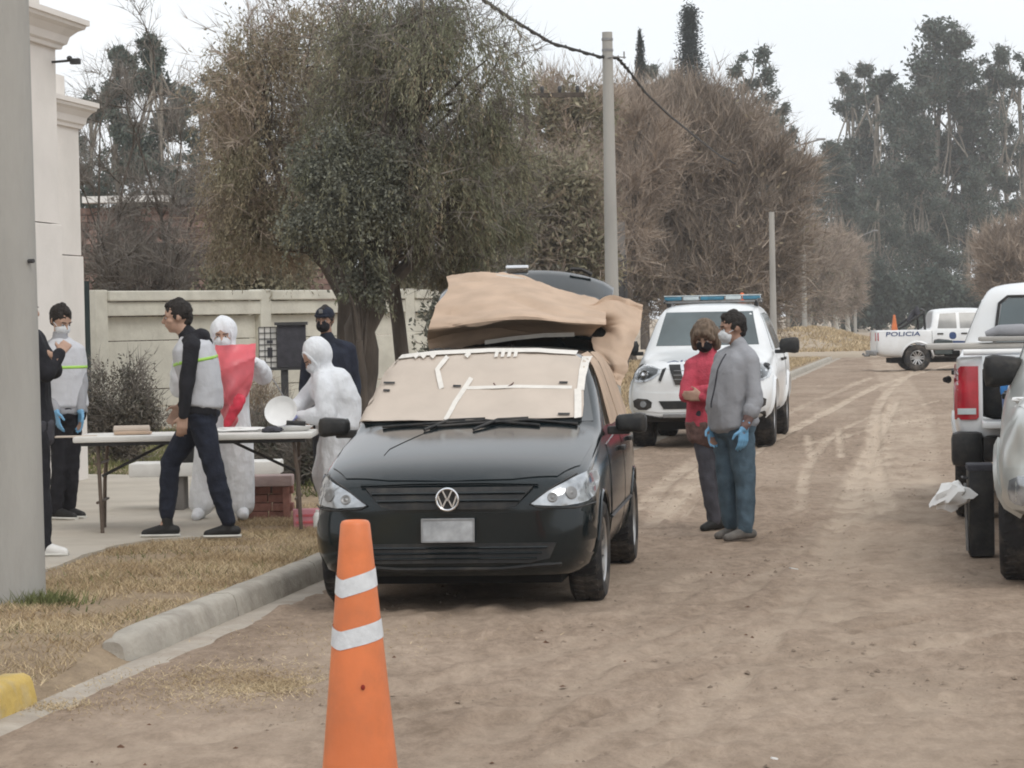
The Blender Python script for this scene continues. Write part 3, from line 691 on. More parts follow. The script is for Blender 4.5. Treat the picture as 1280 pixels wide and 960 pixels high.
def make_tree(name, label, loc, trunk, ells, leaf=None, twig=None, bark='bark', seed=0, group=None, cat='tree', forks=None, shell=.55, cull=0.0, ivy=0, rz=0):
    """trunk=(height, r0, r1, lean x); ells = [(cx, cy, cz, rx, ry, rz, nclump)]"""
    rg = np.random.default_rng(seed); rnd = random.Random(seed)
    root = thing(name, label, cat, loc, rz, group)
    mb = MB(); th, r0, r1, lx = trunk
    tp = limb(mb, (0, 0, -.1), (lx, 0, th), r0, r1, rnd, .04, 12, 9)
    if r0 > .05: mb.tube([(0, 0, -.15), (0, 0, .25)], [r0*1.5, r0*.95], 12)
    clumps = []; cdir = []; crad = []
    for (cx, cy, cz, rx, ry, rz_, nc) in ells:
        f = forks if forks is not None else .65
        st = tp[min(len(tp)-1, max(2, int(len(tp)*rnd.uniform(f, 1.0))))]
        e = Vector((cx, cy, cz)); mid = limb(mb, st, e, r1*rnd.uniform(.55, .8), r1*.25, rnd, .12, 7, 6)
        d = rand_dirs(rg, nc); rad = rg.uniform(shell, 1, nc)**.6
        P = d*rad[:, None]*np.array([rx, ry, rz_])+np.array([cx, cy, cz])
        for k in range(nc):
            if k % 2 == 0:
                s0 = mid[rnd.randint(2, len(mid)-1)]; limb(mb, s0, P[k], r1*.22, r1*.05, rnd, .15, 4, 4)
        clumps.append(P); cdir.append(d); crad.append(np.full(nc, (rx+ry+rz_)/3))
    mb.build('trunk', M[bark], root, 50)
    C = np.concatenate(clumps); D = np.concatenate(cdir); CR = np.concatenate(crad)
    if twig:
        n1, L1, up, w, n2, L2, tm = twig      # twigs per clump, length, upward bias, half width, children, child length
        idx = np.repeat(np.arange(len(C)), n1); n = len(idx)
        P = C[idx]+rg.normal(0, 1, (n, 3))*CR[idx][:, None]*.13
        d = unit(D[idx]*.7+rand_dirs(rg, n)*.8+np.array([0, 0, up]))
        l = L1*rg.uniform(.5, 1.2, n)
        T1 = tri_twigs(P, d, l, np.full(n, w*1.5), rg)
        j = np.repeat(np.arange(n), n2); m = len(j)
        P2 = P[j]+d[j]*(l[j]*rg.uniform(.15, .95, m))[:, None]
        d2 = unit(d[j]*.9+rand_dirs(rg, m)*.75+np.array([0, 0, up*.5])); l2 = L2*rg.uniform(.4, 1.2, m)
        T2 = tri_twigs(P2, d2, l2, np.full(m, w), rg)
        me = arr_mesh('twigs', np.concatenate([T1, T2]), 3); link('twigs', me, M[tm], root)
    if leaf:
        for (nl, mode, LL, WW, spread, lm) in leaf:
            if mode == 'droop':      # hanging strands
                ns = nl//12; idx = rg.integers(0, len(C), ns)
                P = C[idx]+rg.normal(0, 1, (ns, 3))*CR[idx][:, None]*spread
                out = D[idx]*np.array([1, 1, .2])*.35+rand_dirs(rg, ns)*.18; out[:, 2] -= rg.uniform(.35, 1.0, ns); out = unit(out)
                ln = rg.uniform(.25, .75, ns)*CR[idx]*.75
                q = np.repeat(np.arange(ns), 12); f = np.tile(np.linspace(.05, 1, 12), ns)
                Cc = P[q]+out[q]*(f*ln[q])[:, None]; Cc[:, 2] -= (f**2*ln[q]*.25)
                Cc += rg.normal(0, .015, Cc.shape)
                A = unit(out[q]*.8+rand_dirs(rg, len(q))*.7+np.array([0, 0, -.4]))
            else:
                idx = rg.integers(0, len(C), nl)
                Cc = C[idx]+rg.normal(0, 1, (nl, 3))*CR[idx][:, None]*spread
                A = unit(rand_dirs(rg, nl)+np.array([0, 0, -.3 if mode == 'hang' else .2]))
            n = len(Cc); L = LL*rg.uniform(.6, 1.3, n); W = WW*rg.uniform(.6, 1.3, n)
            link('crown', arr_mesh('crown', leaf_quads(Cc, A, L, W, rg), 4), M[lm], root)
    return root
def px_ell(px, py, rx, ry, Z, loc, nc, depth=None, dy=0):
    """crown mass centred where the photograph shows it, in the tree's local metres"""
    c = AT(px, py, Z); s = F/Z
    return (c.x-loc[0], dy, c.z-loc[2], rx/s, (depth or rx)/s, ry/s, nc)

# big feathery willow-like trees by the wall
Z = 33; b = AT(452, 560, Z); loc = (b.x, Z, VZ)
make_tree('willow_tree', 'big feathery green tree with thick ivy-clad trunk left of the dark car', loc, (2.2, .23, .17, .15),
  [px_ell(560, 90, 100, 85, Z, loc, 34), px_ell(470, 60, 90, 75, Z, loc, 26, dy=.6), px_ell(600, 200, 58, 80, Z, loc, 24), px_ell(545, 235, 70, 75, Z, loc, 24, dy=-.3), px_ell(440, 170, 60, 80, Z, loc, 16, dy=.6), px_ell(600, 290, 50, 50, Z, loc, 16, dy=.3), px_ell(515, 25, 70, 50, Z, loc, 14, dy=.2), px_ell(500, 290, 50, 40, Z, loc, 8, dy=.7)],
  leaf=[(76000, 'droop', .068, .013, .20, 'leaf_green'), (9000, 'droop', .07, .015, .2, 'leaf_brown')], twig=(9, .5, .1, .0045, 6, .34, 'twig_grey'), seed=3, shell=.35)
Z = 34; b = AT(517, 560, Z); loc = (b.x, Z, VZ)
make_tree('slender_tree', 'slender straight-trunked tree between the ivy-clad trunk and the dark car', loc, (4.6, .10, .06, -.02),
  [px_ell(500, 210, 60, 90, Z, loc, 22), px_ell(555, 320, 35, 35, Z, loc, 8)],
  leaf=[(16000, 'droop', .07, .016, .25, 'leaf_olive')], twig=(8, .5, .2, .005, 6, .3, 'twig_grey'), seed=31)
Z = 36; b = AT(436, 560, Z); loc = (b.x, Z, VZ)
make_tree('autumn_tree', 'russet feathery tree shedding its foliage left of the big green tree', loc, (2.6, .12, .09, -.05),
  [px_ell(330, 110, 75, 75, Z, loc, 30), px_ell(395, 60, 80, 60, Z, loc, 30, dy=.3), px_ell(330, 220, 72, 70, Z, loc, 30, dy=-.2), px_ell(350, 280, 75, 45, Z, loc, 24, dy=.2), px_ell(300, 290, 50, 50, Z, loc, 10), px_ell(410, 200, 60, 80, Z, loc, 20, dy=.5)],
  leaf=[(64000, 'droop', .064, .014, .20, 'leaf_brown'), (9000, 'rand', .07, .03, .25, 'leaf_olive')], twig=(9, .5, .25, .005, 7, .32, 'twig_tan'), seed=5, shell=.35)
# ivy masses on the big tree's trunk and lower limbs
Z = 32.4; b = AT(452, 560, Z); loc = (b.x, Z, VZ)
make_tree('ivy', 'dark ivy climbing the thick trunk left of the dark car', loc, (1.3, .06, .04, .0),
  [px_ell(432, 270, 52, 70, Z, loc, 26), px_ell(400, 210, 38, 50, Z, loc, 14), px_ell(455, 350, 26, 40, Z, loc, 10), px_ell(480, 230, 38, 75, Z, loc, 16), px_ell(395, 285, 45, 30, Z, loc, 10)],
  leaf=[(17000, 'rand', .045, .032, .24, 'leaf_ivy'), (6000, 'droop', .07, .016, .25, 'leaf_green')], seed=6, cat='climbing plant', shell=.1)
# bare multi-stem tree in front of the brick house
Z = 47; b = AT(178, 420, Z); loc = (b.x, Z, VZ)
def bare_tree(name, label, loc, ends, r, twig, seed, spread=.35, leaf=None, tm='twig_grey', group=None):
    rnd = random.Random(seed); rg = np.random.default_rng(seed); root = thing(name, label, 'tree', loc, 0, group); mb = MB(); C = []; D = []
    for (x, y, z, rr_) in ends:
        pts = limb(mb, (rnd.uniform(-.1, .1), rnd.uniform(-.1, .1), -.1), (x, y, z), rr_, rr_*.2, rnd, .10, 7, 9)
        for k in range(9):
            p = pts[rnd.randint(3, 9)]; dd = Vector((rnd.uniform(-1, 1), rnd.uniform(-1, 1), rnd.uniform(.1, 1.2))).normalized()
            q = p+dd*rnd.uniform(.3, .9)*z*.28
            sub = limb(mb, p, q, rr_*.26, rr_*.06, rnd, .15, 4, 4)
            for m in range(4):
                C.append(sub[m+1]); D.append(dd)
    mb.build('trunk', M['bark'], root, 50)
    C = np.array([tuple(c) for c in C]); D = np.array([tuple(c) for c in D]); n1, L1, w, n2, L2 = twig
    idx = np.repeat(np.arange(len(C)), n1); n = len(idx); d = unit(D[idx]*.6+rand_dirs(rg, n)*.8+np.array([0, 0, .35])); l = L1*rg.uniform(.4, 1.2, n)
    P_ = C[idx]+rg.normal(0, .03, (n, 3)); T1 = tri_twigs(P_, d, l, np.full(n, w*1.5), rg)
    j = np.repeat(np.arange(n), n2); m = len(j); P2 = P_[j]+d[j]*(l[j]*rg.uniform(.15, .95, m))[:, None]; d2 = unit(d[j]+rand_dirs(rg, m)*.8)
    T2 = tri_twigs(P2, d2, L2*rg.uniform(.4, 1.2, m), np.full(m, w), rg)
    link('twigs', arr_mesh('twigs', np.concatenate([T1, T2]), 3), M[tm], root)
    if leaf:
        nl, L_, W_, lm = leaf; i2 = rg.integers(0, m, nl); Cc = P2[i2]+rg.normal(0, .08, (nl, 3))
        link('crown', arr_mesh('crown', leaf_quads(Cc, rand_dirs(rg, nl), L_*rg.uniform(.6, 1.3, nl), W_*rg.uniform(.6, 1.3, nl), rg), 4), M[lm], root)
    return root
def bl(px, py, dy, r): c = AT(px, py, 47); return (c.x-loc[0], dy, c.z-loc[2], r)
bare_tree('bare_tree', 'bare dark-limbed tree with forking stems before the brick house', loc, [bl(120, 150, .5, .055), bl(105, 240, .0, .05), bl(150, 130, .8, .06), bl(225, 180, .2, .06), bl(255, 250, -.3, .055), bl(190, 90, .5, .05), bl(290, 290, .2, .045), bl(130, 310, -.5, .04), bl(230, 320, -.6, .04)], .06, (7, .55, .005, 5, .35), 9)
# undergrowth behind the wall
def hedge(name, label, px0, px1, pyt, pyb, Z, n, lm, seed, lsz=.10, twig=True, cat='shrub', nbl=3):
    c0 = AT(px0, pyb, Z); c1 = AT(px1, pyb, Z); zt = AT(px0, pyt, Z).z; loc = ((c0.x+c1.x)/2, Z, 0); w = (c1.x-c0.x)/2; ells = []
    rnd = random.Random(seed)
    for k in range(nbl):
        f = (k+.5)/nbl*2-1; hh = zt*rnd.uniform(.8, 1.1)
        ells.append((f*w*.9, rnd.uniform(-.3, .3), hh*.52, w/nbl*1.35, w/nbl*1.0, hh*.5, max(8, int(34/nbl))))
    return make_tree(name, label, loc, (zt*.3, .05, .04, 0), ells, leaf=[(n, 'rand', lsz, lsz*.5, .22, lm)], twig=(7, .5, .4, .006, 5, .35, 'twig_grey') if twig else None, seed=seed, cat=cat, shell=.15)
hedge('tall_shrub', 'grey-brown tangle of shrubs behind the wall left of the feathery trees', 100, 250, 250, 420, 49, 9000, 'leaf_bush', 12)
hedge('tall_shrub', 'olive tangle of shrubs behind the wall under the russet tree', 250, 420, 290, 420, 46, 22000, 'leaf_olive', 13)
hedge('tall_shrub', 'dim green shrubs behind the wall right of the slender trunk', 500, 640, 270, 420, 52, 20000, 'leaf_olive', 14, .12)
hedge('tall_shrub', 'brown-green undergrowth right behind the raised tailgate', 532, 650, 335, 560, 41, 16000, 'leaf_ivy', 19, .09)
hedge('tall_shrub', 'brown undergrowth between the raised tailgate and the tall street pole', 630, 760, 320, 540, 50, 16000, 'leaf_bush', 20, .11)
# dusky bush beside the building, in front of the wall
def bush(name, label, px, py, pyt, rx, Z, n, lm, seed, lsz=.045, tw=(14, .35, .5, .004, 5, .2, 'twig_grey')):
    b_ = AT(px, py, Z); h_ = AT(px, pyt, Z).z-VZ; w = rx*Z/F; loc_ = (b_.x, Z, VZ-.02)
    return make_tree(name, label, loc_, (h_*.25, .03, .02, 0), [(0, 0, h_*.5, w*.85, w*.8, h_*.46, 14), (-w*.5, .1, h_*.4, w*.5, w*.5, h_*.36, 8), (w*.5, -.1, h_*.36, w*.55, w*.5, h_*.34, 8)],
        leaf=[(n, 'rand', lsz, lsz*.5, .25, lm)], twig=tw, seed=seed, cat='bush', shell=.1)
bush('dusky_bush', 'dusky round bush growing beside the cream building', 143, 575, 448, 50, 31, 13000, 'leaf_bush', 15)
bush('dark_bush', 'low dark leafy bush behind the right end of the table', 345, 600, 520, 42, 27, 8000, 'leaf_ivy', 16, .05)
bush('dark_bush', 'low dark leafy bush beside the bending figure in white', 395, 610, 540, 30, 26, 5000, 'leaf_ivy', 17, .05)
bush('flower_shrub', 'thin shrub with dry rusty flowers at the foot of the wall', 318, 560, 455, 30, 30, 1800, 'leaf_brown', 18, .04, (14, .35, .6, .003, 6, .2, 'twig_tan'))

# olive trees in the middle distance
Z = 60; b = AT(640, 420, Z); loc = (b.x, Z, 0)
make_tree('olive_tree', 'olive-brown bushy tree directly left of the tall street pole', loc, (2.0, .15, .1, 0),
  [px_ell(690, 250, 55, 75, Z, loc, 30), px_ell(640, 260, 50, 80, Z, loc, 26), px_ell(720, 320, 45, 50, Z, loc, 16), px_ell(600, 330, 50, 50, Z, loc, 12), px_ell(670, 350, 60, 45, Z, loc, 16)],
  leaf=[(42000, 'rand', .16, .06, .22, 'leaf_olive')], twig=(10, .8, .5, .008, 7, .5, 'twig_tan'), seed=21, shell=.3)
Z = 78; b = AT(700, 420, Z); loc = (b.x, Z, 0)
make_tree('thin_tree', 'thin open-crowned tree with pale twigs above the olive tree', loc, (4.0, .14, .08, 0),
  [px_ell(720, 160, 45, 50, Z, loc, 16), px_ell(690, 150, 35, 40, Z, loc, 10), px_ell(640, 190, 30, 50, Z, loc, 8)],
  leaf=[(6000, 'rand', .2, .08, .25, 'leaf_olive')], twig=(12, 1.1, .5, .010, 8, .7, 'twig_tan'), seed=22)
# the great purple-brown leafless tree
Z = 108; b = AT(862, 420, Z); loc = (b.x, Z, 0)
make_tree('leafless_tree', 'wide purple-brown leafless tree behind the white police truck', loc, (2.6, .30, .24, 0),
  [px_ell(850, 210, 85, 80, Z, loc, 60), px_ell(935, 250, 62, 85, Z, loc, 50), px_ell(790, 270, 50, 95, Z, loc, 40), px_ell(880, 330, 100, 65, Z, loc, 60), px_ell(800, 350, 50, 50, Z, loc, 24), px_ell(950, 350, 45, 50, Z, loc, 24), px_ell(835, 165, 45, 35, Z, loc, 20), px_ell(890, 170, 50, 40, Z, loc, 20)],
  twig=(28, 1.5, .7, .016, 11, .9, 'twig'), leaf=[(9000, 'rand', .22, .09, .22, 'leaf_brown')], seed=41, forks=.5, shell=.2)
Z = 100; b = AT(790, 420, Z); loc = (b.x, Z, 0)
make_tree('leafless_tree', 'tan twiggy crown rising just right of the tall street pole', loc, (3.0, .16, .12, 0),
  [px_ell(795, 190, 42, 50, Z, loc, 26), px_ell(780, 260, 35, 60, Z, loc, 18)], twig=(20, 1.2, .7, .014, 9, .8, 'twig_tan'), seed=43)
# conifers
def conifer(name, label, px, pyt, pyb, wpx, Z, seed, tiers, droop=.25, n=9000, wide=False):
    rg = np.random.default_rng(seed); rnd = random.Random(seed); b_ = AT(px, pyb, Z); zt = AT(px, pyt, Z).z; w = wpx*Z/F; root = thing(name, label, 'tree', (b_.x, Z, 0))
    mb = MB(); mb.tube([(0, 0, -.1), (0, 0, zt*.5), (0, 0, zt)], [zt*.016, zt*.01, .02], 8); C = []; A = []
    z0 = zt*.15
    for k in range(tiers):
        f = k/(tiers-1); z = z0+(zt-z0)*f; r = w*((1-f)**1.05 if wide else (1-f)**.5*min(1, .5+f*3))*rnd.uniform(.75, 1.15)+.05
        nb_ = 8
        for j in range(nb_):
            a_ = 2*math.pi*j/nb_+rnd.uniform(-.3, .3); L_ = r*rnd.uniform(.7, 1.1); e = Vector((math.cos(a_)*L_, math.sin(a_)*L_, L_*(droop if wide else 1.2)))
            p = Vector((0, 0, z)); mb.tube([p, p+e], [.03, .012], 4)
            for q in range(int(n/tiers/nb_)):
                t = rnd.uniform(.1, 1); C.append(tuple(p+e*t)); A.append(tuple((e.normalized()*.6+Vector((rnd.uniform(-1, 1), rnd.uniform(-1, 1), rnd.uniform(-.3, .8)))*.7).normalized()))
    mb.build('trunk', M['bark'], root, 50)
    C = np.array(C)+rg.normal(0, w*.06, (len(C), 3)); C[:, 2] += rg.normal(0, (zt-z0)/tiers*(.24 if wide else .55), len(C)); A = np.array(A); n_ = len(C)
    link('crown', arr_mesh('crown', leaf_quads(C, unit(A), min(w, 1.1)*.22*rg.uniform(.6, 1.3, n_), min(w, 1.1)*.07*rg.uniform(.6, 1.3, n_), rg), 4), M['leaf_pine'], root); return root
conifer('pine_tree', 'dark tiered conifer spire rising above the purple-brown tree', 868, 18, 400, 84, 175, 51, 26, .10, 26000, True)
conifer('cypress_tree', 'slim dark cypress spire just right of the tall street pole', 806, 50, 400, 17, 150, 52, 30, .6, 14000)

# eucalyptus: three models, placed as individuals
def euc(name, label, seed, H=30.0, dens=1.0, spread=1.0, base=.30, lsz=.62):
    rnd = random.Random(seed); ells = []
    n = 17
    for k in range(n):
        f = k/(n-1); z = H*(base+(.95-base)*f); r = H*.080*spread*(1-.35*f)*rnd.uniform(.6, 1.25); a = rnd.uniform(0, 6.28); off = H*.15*spread*(1-.6*f)
        ells.append((math.cos(a)*off, math.sin(a)*off*.7, z, r, r, r*.62, int(8*dens)))
    return make_tree(name, label, (0, 0, 0), (H*.86, H*.014, H*.006, rnd.uniform(-.5, .5)), ells, leaf=[(int(10500*dens), 'hang', lsz, lsz*.42, .26, 'leaf_euc')], twig=(4, 1.4, .3, .03, 3, .9, 'twig_grey'), seed=seed, bark='bark_pale', forks=.3, shell=.3)
EM = [euc('eucalyptus_tree', 'x', 61), euc('eucalyptus_tree', 'x', 62, dens=1.25, spread=1.25, base=.22), euc('eucalyptus_tree', 'x', 63, dens=.55, spread=.8, base=.4, lsz=.5), euc('eucalyptus_tree', 'x', 64, dens=1.5, spread=1.5, base=.08)]
grove = [ # px, top py, Z, model, scale xy, label
 (1178, 18, 300, 1, 1.0, 'tallest eucalyptus, its crown the highest point of the right-hand grove'),
 (1150, 62, 305, 0, 1.0, 'tall eucalyptus just left of the highest crown of the grove'),
 (1105, 66, 300, 0, 1.1, 'broad eucalyptus at the left end of the grove behind the far police truck'),
 (1072, 78, 310, 0, .8, 'leaning eucalyptus at the outer left edge of the right-hand grove'),
 (1128, 100, 290, 1, .9, 'dense dark eucalyptus low in the middle of the grove'),
 (1208, 55, 310, 0, .8, 'slim eucalyptus just right of the highest crown of the grove'),
 (1236, 52, 300, 2, 1.0, 'sparse pale-stemmed eucalyptus over the white pickup roof'),
 (1258, 78, 315, 2, .9, 'sparse thin eucalyptus second from the right edge'),
 (1280, 46, 300, 2, 1.0, 'sparse pale eucalyptus cropped by the right edge'),
 (1042, 172, 280, 1, .8, 'shorter dark eucalyptus above the round street trees'),
 (1012, 190, 270, 1, .9, 'dark eucalyptus between the far lamp arm and the grove'),
 (1155, 195, 270, 3, 1.1, 'low dark bushy eucalyptus directly behind the far police truck'),
 (1100, 215, 265, 3, 1.0, 'low dark bushy eucalyptus left of the far police truck cab'),
 (1212, 210, 275, 3, 1.0, 'low dark bushy eucalyptus right of the far police truck cab'),
 (932, 48, 230, 2, 1.1, 'open-crowned eucalyptus right of the dark conifer spire'),
 (962, 105, 235, 2, 1.2, 'lower open-crowned eucalyptus further right of the conifer spire'),
 (905, 130, 225, 1, .8, 'rounded eucalyptus crown tucked behind the conifer spire'),
 (985, 140, 250, 0, .8, 'dim eucalyptus behind the long far lamp arm'),
 (832, 66, 215, 0, .9, 'rounded eucalyptus crown between the cypress and the conifer'),
 (775, 100, 200, 1, .7, 'eucalyptus crown right behind the top of the tall street pole'),
 (720, 110, 190, 0, .8, 'pale eucalyptus crown left of the tall street pole'),
 (208, 26, 130, 0, .9, 'tall dark tree with narrow crown behind the brick house'),
 (150, 40, 135, 0, .8, 'tall grey-green tree nearest to the cream building'),
 (255, 75, 140, 2, 1.2, 'sparse tall tree just left of the russet tree'),
 (118, 90, 150, 2, 1.0, 'thin tree partly hidden by the lower cornice'),
 (300, 60, 150, 1, .8, 'tall dim tree glimpsed through the russet foliage')]
used = set()
for (px, pyt, Z, k, sx, lab) in grove:
    o = EM[k] if k not in used else copy_tree(EM[k]); used.add(k)
    p = AT(px, 400, Z); zt = AT(px, pyt, Z).z; sz = zt/30.5
    o.location = (p.x, Z, 0); o.scale = (sz*sx, sz*sx, sz); o.rotation_euler = (0, 0, (px*.37) % 6.28)
    o['label'] = lab; o['group'] = 'tall trees on the horizon'
# round street trees
def street_tree(px, Z, lab, rp=26, pyt=288):
    b_ = AT(px, 400, Z); loc_ = (b_.x, Z, 0)
    return make_tree('street_tree', lab, loc_, (3.4, .22, .17, 0), [px_ell(px, 335, rp, 46, Z, loc_, 40), px_ell(px, 372, rp*.8, 22, Z, loc_, 12)], twig=(22, 1.3, .5, .022, 9, .9, 'twig_tan'), leaf=[(2600, 'rand', .3, .12, .22, 'leaf_olive')], bark='white_bark', seed=int(px), group='round street trees', shell=.1, forks=.8)
street_tree(1012, 200, 'nearest round brown street tree, left of the pale trunks')
street_tree(1030, 212, 'second round brown street tree in the row')
street_tree(1047, 225, 'third round street tree with a whitewashed trunk')
street_tree(1060, 238, 'farthest round street tree with a whitewashed trunk', 16)
for px, Z, lab in ((1262, 150, 'brown leafless round bush above the white pickup roof'),):
    b_ = AT(px, 400, Z); loc_ = (b_.x, Z, 0)
    make_tree('leafless_bush', lab, loc_, (2, .15, .12, 0), [px_ell(px, 335, 34, 42, Z, loc_, 60), px_ell(px+25, 330, 30, 50, Z, loc_, 40)], twig=(20, 1.3, .6, .02, 9, .8, 'twig_tan'), seed=71, shell=.2)
# low scrub under the grove
for i, (px0, px1, pyt, Z, lab) in enumerate(((1075, 1130, 330, 255, 'dark scrub under the grove, left of the far police truck'), (1130, 1190, 335, 250, 'dark scrub right behind the far police truck'), (1190, 1300, 335, 250, 'dark scrub under the grove beyond the pickup cab'), (690, 780, 330, 95, 'dim scrub behind the grey shed'), (985, 1080, 345, 262, 'dim scrub behind the round street trees'))):
    hedge('scrub', lab, px0, px1, pyt, 405, Z, 9000, 'leaf_euc', 80+i, .55 if Z > 200 else .25, False, 'scrub', 4)

# ============================================================ VEHICLES
# local frame of a vehicle: front at y=0 facing -y, x to the image's right, z up
def sec(y, w, zb, zs, wt, zt, crown=.02, tuck=.05, wb=None):
    """half section: bottom centre, sill, side, shoulder, top edge, top centre"""
    wb = wb if wb is not None else w*.9
    return y, [(0, zb), (wb*.75, zb), (wb, zb+.02), (w-tuck*.35, zb+.16*(zs-zb)+.04), (w, zb+.5*(zs-zb)), (w-tuck*.2, zb+.82*(zs-zb)), (w-tuck, zs), (wt+.03, zt-.07 if zt-zs > .15 else zs+.55*(zt-zs)), (wt-.05, zt-.005), (wt*.6, zt+crown*.7), (0, zt+crown)]
def hull(secs, sub=2):
    mb = MB(); n = None
    for y, h in secs:
        ring = [(x, y, z) for x, z in h]+[(-x, y, z) for x, z in h[-2:0:-1]]
        n = len(ring); mb.v += ring
    for i in range(len(secs)-1):
        for k in range(n):
            a = i*n+k; b = i*n+(k+1) % n; mb.f.append((a, b, b+n, a+n)); mb.m.append(0)
    # caps as strips between mirrored points so that subdivision stays smooth
    h = n//2
    for i0 in (0, (len(secs)-1)*n):
        for k in range(h):
            a, b = i0+k, i0+k+1; c, d = i0+(n-k-1) % n, i0+(n-k) % n
            f = [a, b, c, d]
            f = [q for j, q in enumerate(f) if q not in f[:j]]
            if len(f) > 2: mb.f.append(tuple(f)); mb.m.append(0)
    me = mb.mesh('body')
    return with_mods(me, [('SUBSURF', dict(levels=sub, render_levels=sub, subdivision_type='CATMULL_CLARK'))]) if sub else me
def cut(me, cutters):
    """boolean differences; cutters are MBs"""
    o = bpy.data.objects.new('tmpb', me); col.objects.link(o); cs = []
    for c in cutters:
        cm = c.mesh('c'); co = bpy.data.objects.new('tmpc', cm); col.objects.link(co); cs.append(co)
        m = o.modifiers.new('b', 'BOOLEAN'); m.operation = 'DIFFERENCE'; m.object = co; m.solver = 'EXACT'
    bpy.context.view_layer.update()
    out = bpy.data.meshes.new_from_object(o.evaluated_get(bpy.context.evaluated_depsgraph_get()))
    bpy.data.objects.remove(o)
    for c in cs: bpy.data.objects.remove(c)
    return out
AX = {'front': (lambda u, v: (u, -3, v), (0, 1, 0)), 'rear': (lambda u, v: (u, 12, v), (0, -1, 0)), 'right': (lambda u, v: (4, u, v), (-1, 0, 0)), 'left': (lambda u, v: (-4, u, v), (1, 0, 0)), 'top': (lambda u, v: (u, v, 5), (0, 0, -1))}
def dens(poly, step, closed=True):
    out = []; n = len(poly)
    for i in range(n if closed else n-1):
        a, b = poly[i], poly[(i+1) % n]; L = math.hypot(b[0]-a[0], b[1]-a[1]); k = max(1, int(L/step))
        for j in range(k): f = j/k; out.append((a[0]+(b[0]-a[0])*f, a[1]+(b[1]-a[1])*f))
    if not closed: out.append(tuple(poly[-1]))
    return out
def chaikin(poly, it=2):
    for _ in range(it):
        q = []; n = len(poly)
        for i in range(n):
            a, b = poly[i], poly[(i+1) % n]
            q += [(a[0]*.75+b[0]*.25, a[1]*.75+b[1]*.25), (a[0]*.25+b[0]*.75, a[1]*.25+b[1]*.75)]
        poly = q
    return poly
def patch(poly, view, bvh, off=.004, thick=.02, step=.06, rnd_=0, wav=None):
    """a panel cut to a 2-D outline and laid on the body's surface; returns an MB"""
    if rnd_: poly = chaikin(poly, rnd_)
    P = dens(poly, step); n = len(P)
    xs = [p[0] for p in P]; ys = [p[1] for p in P]; inner = []
    x = min(xs)+step*.5
    while x < max(xs):
        y = min(ys)+step*.5
        while y < max(ys):
            if inside(x, y, P) and min((x-a)**2+(y-b)**2 for a, b in P) > (step*.35)**2: inner.append((x, y))
            y += step
        x += step
    vs, es, fs, *_ = delaunay_2d_cdt([Vector(p) for p in P+inner], [], [list(range(n))], 1, 1e-6)
    org, d = AX[view]; d = Vector(d); A = []; B = []
    for v in vs:
        o_ = Vector(org(v.x, v.y)); h, nr, i, ds = bvh.ray_cast(o_, d)
        if h is None:
            h, nr, i, ds = bvh.find_nearest(o_+d*(3.0 if view != 'rear' else 9.0)) if view not in ('front',) else bvh.find_nearest(Vector((v.x, .3 if v.y < .95 else 1.6, v.y)))
        if nr.dot(d) > 0: nr = -nr
        w = wav(v.x, v.y) if wav else 0
        A.append(h+nr*(off+w)); B.append(h-nr*thick)
    mb = MB(); m = len(A); bound = {}
    for f in fs:
        for k in range(len(f)):
            e = (f[k], f[(k+1) % len(f)]); bound[e] = bound.get(e, 0)+1
    mb.v = [tuple(p) for p in A+B]; mb.f = [tuple(f) for f in fs]
    for (a, b) in list(bound):
        if (b, a) not in bound: mb.f.append((b, a, a+m, b+m))
    mb.m = [0]*len(mb.f); return mb
def strip(pts, view, bvh, w=.006, off=.005, closed=False):
    """thin line laid on the surface"""
    P = dens(pts, .03, closed); org, d = AX[view]; d = Vector(d); Q = []
    for u, v in P:
        h, nr, i, ds = bvh.ray_cast(Vector(org(u, v)), d)
        if h is None: continue
        if nr.dot(d) > 0: nr = -nr
        Q.append(h+nr*off)
    mb = MB(); 
    if len(Q) > 1: mb.tube(Q, w, 4)
    return mb
def body_obj(root, me, m, arches, name='body', dark=M['dark_void']):
    me.materials.clear(); me.name = name
    o = link(name, me, [m, dark], root)
    mi = []
    for p in me.polygons:
        c = p.center; k = 0
        for (y, z, r, xi) in arches:
            if abs(c.x) > xi-.05 and math.hypot(c.y-y, c.z-z) < r+.004 and (abs(math.hypot(c.y-y, c.z-z)-r) < .03 or abs(p.normal.x) > .8 and abs(abs(c.x)-xi) < .04): k = 1
        mi.append(k)
    me.polygons.foreach_set('material_index', mi); shade(me, 35); return o
def arch_cut(arches, w=3):
    out = []
    for (y, z, r, xi) in arches:
        for s in (-1, 1):
            c = MB(); c.lathe([(r, 0), (r, w)], 40, Matrix.Translation((s*xi, y, z)) @ Matrix.Rotation(s*math.pi/2, 4, 'Y'), cap=True); out.append(c)
    return out
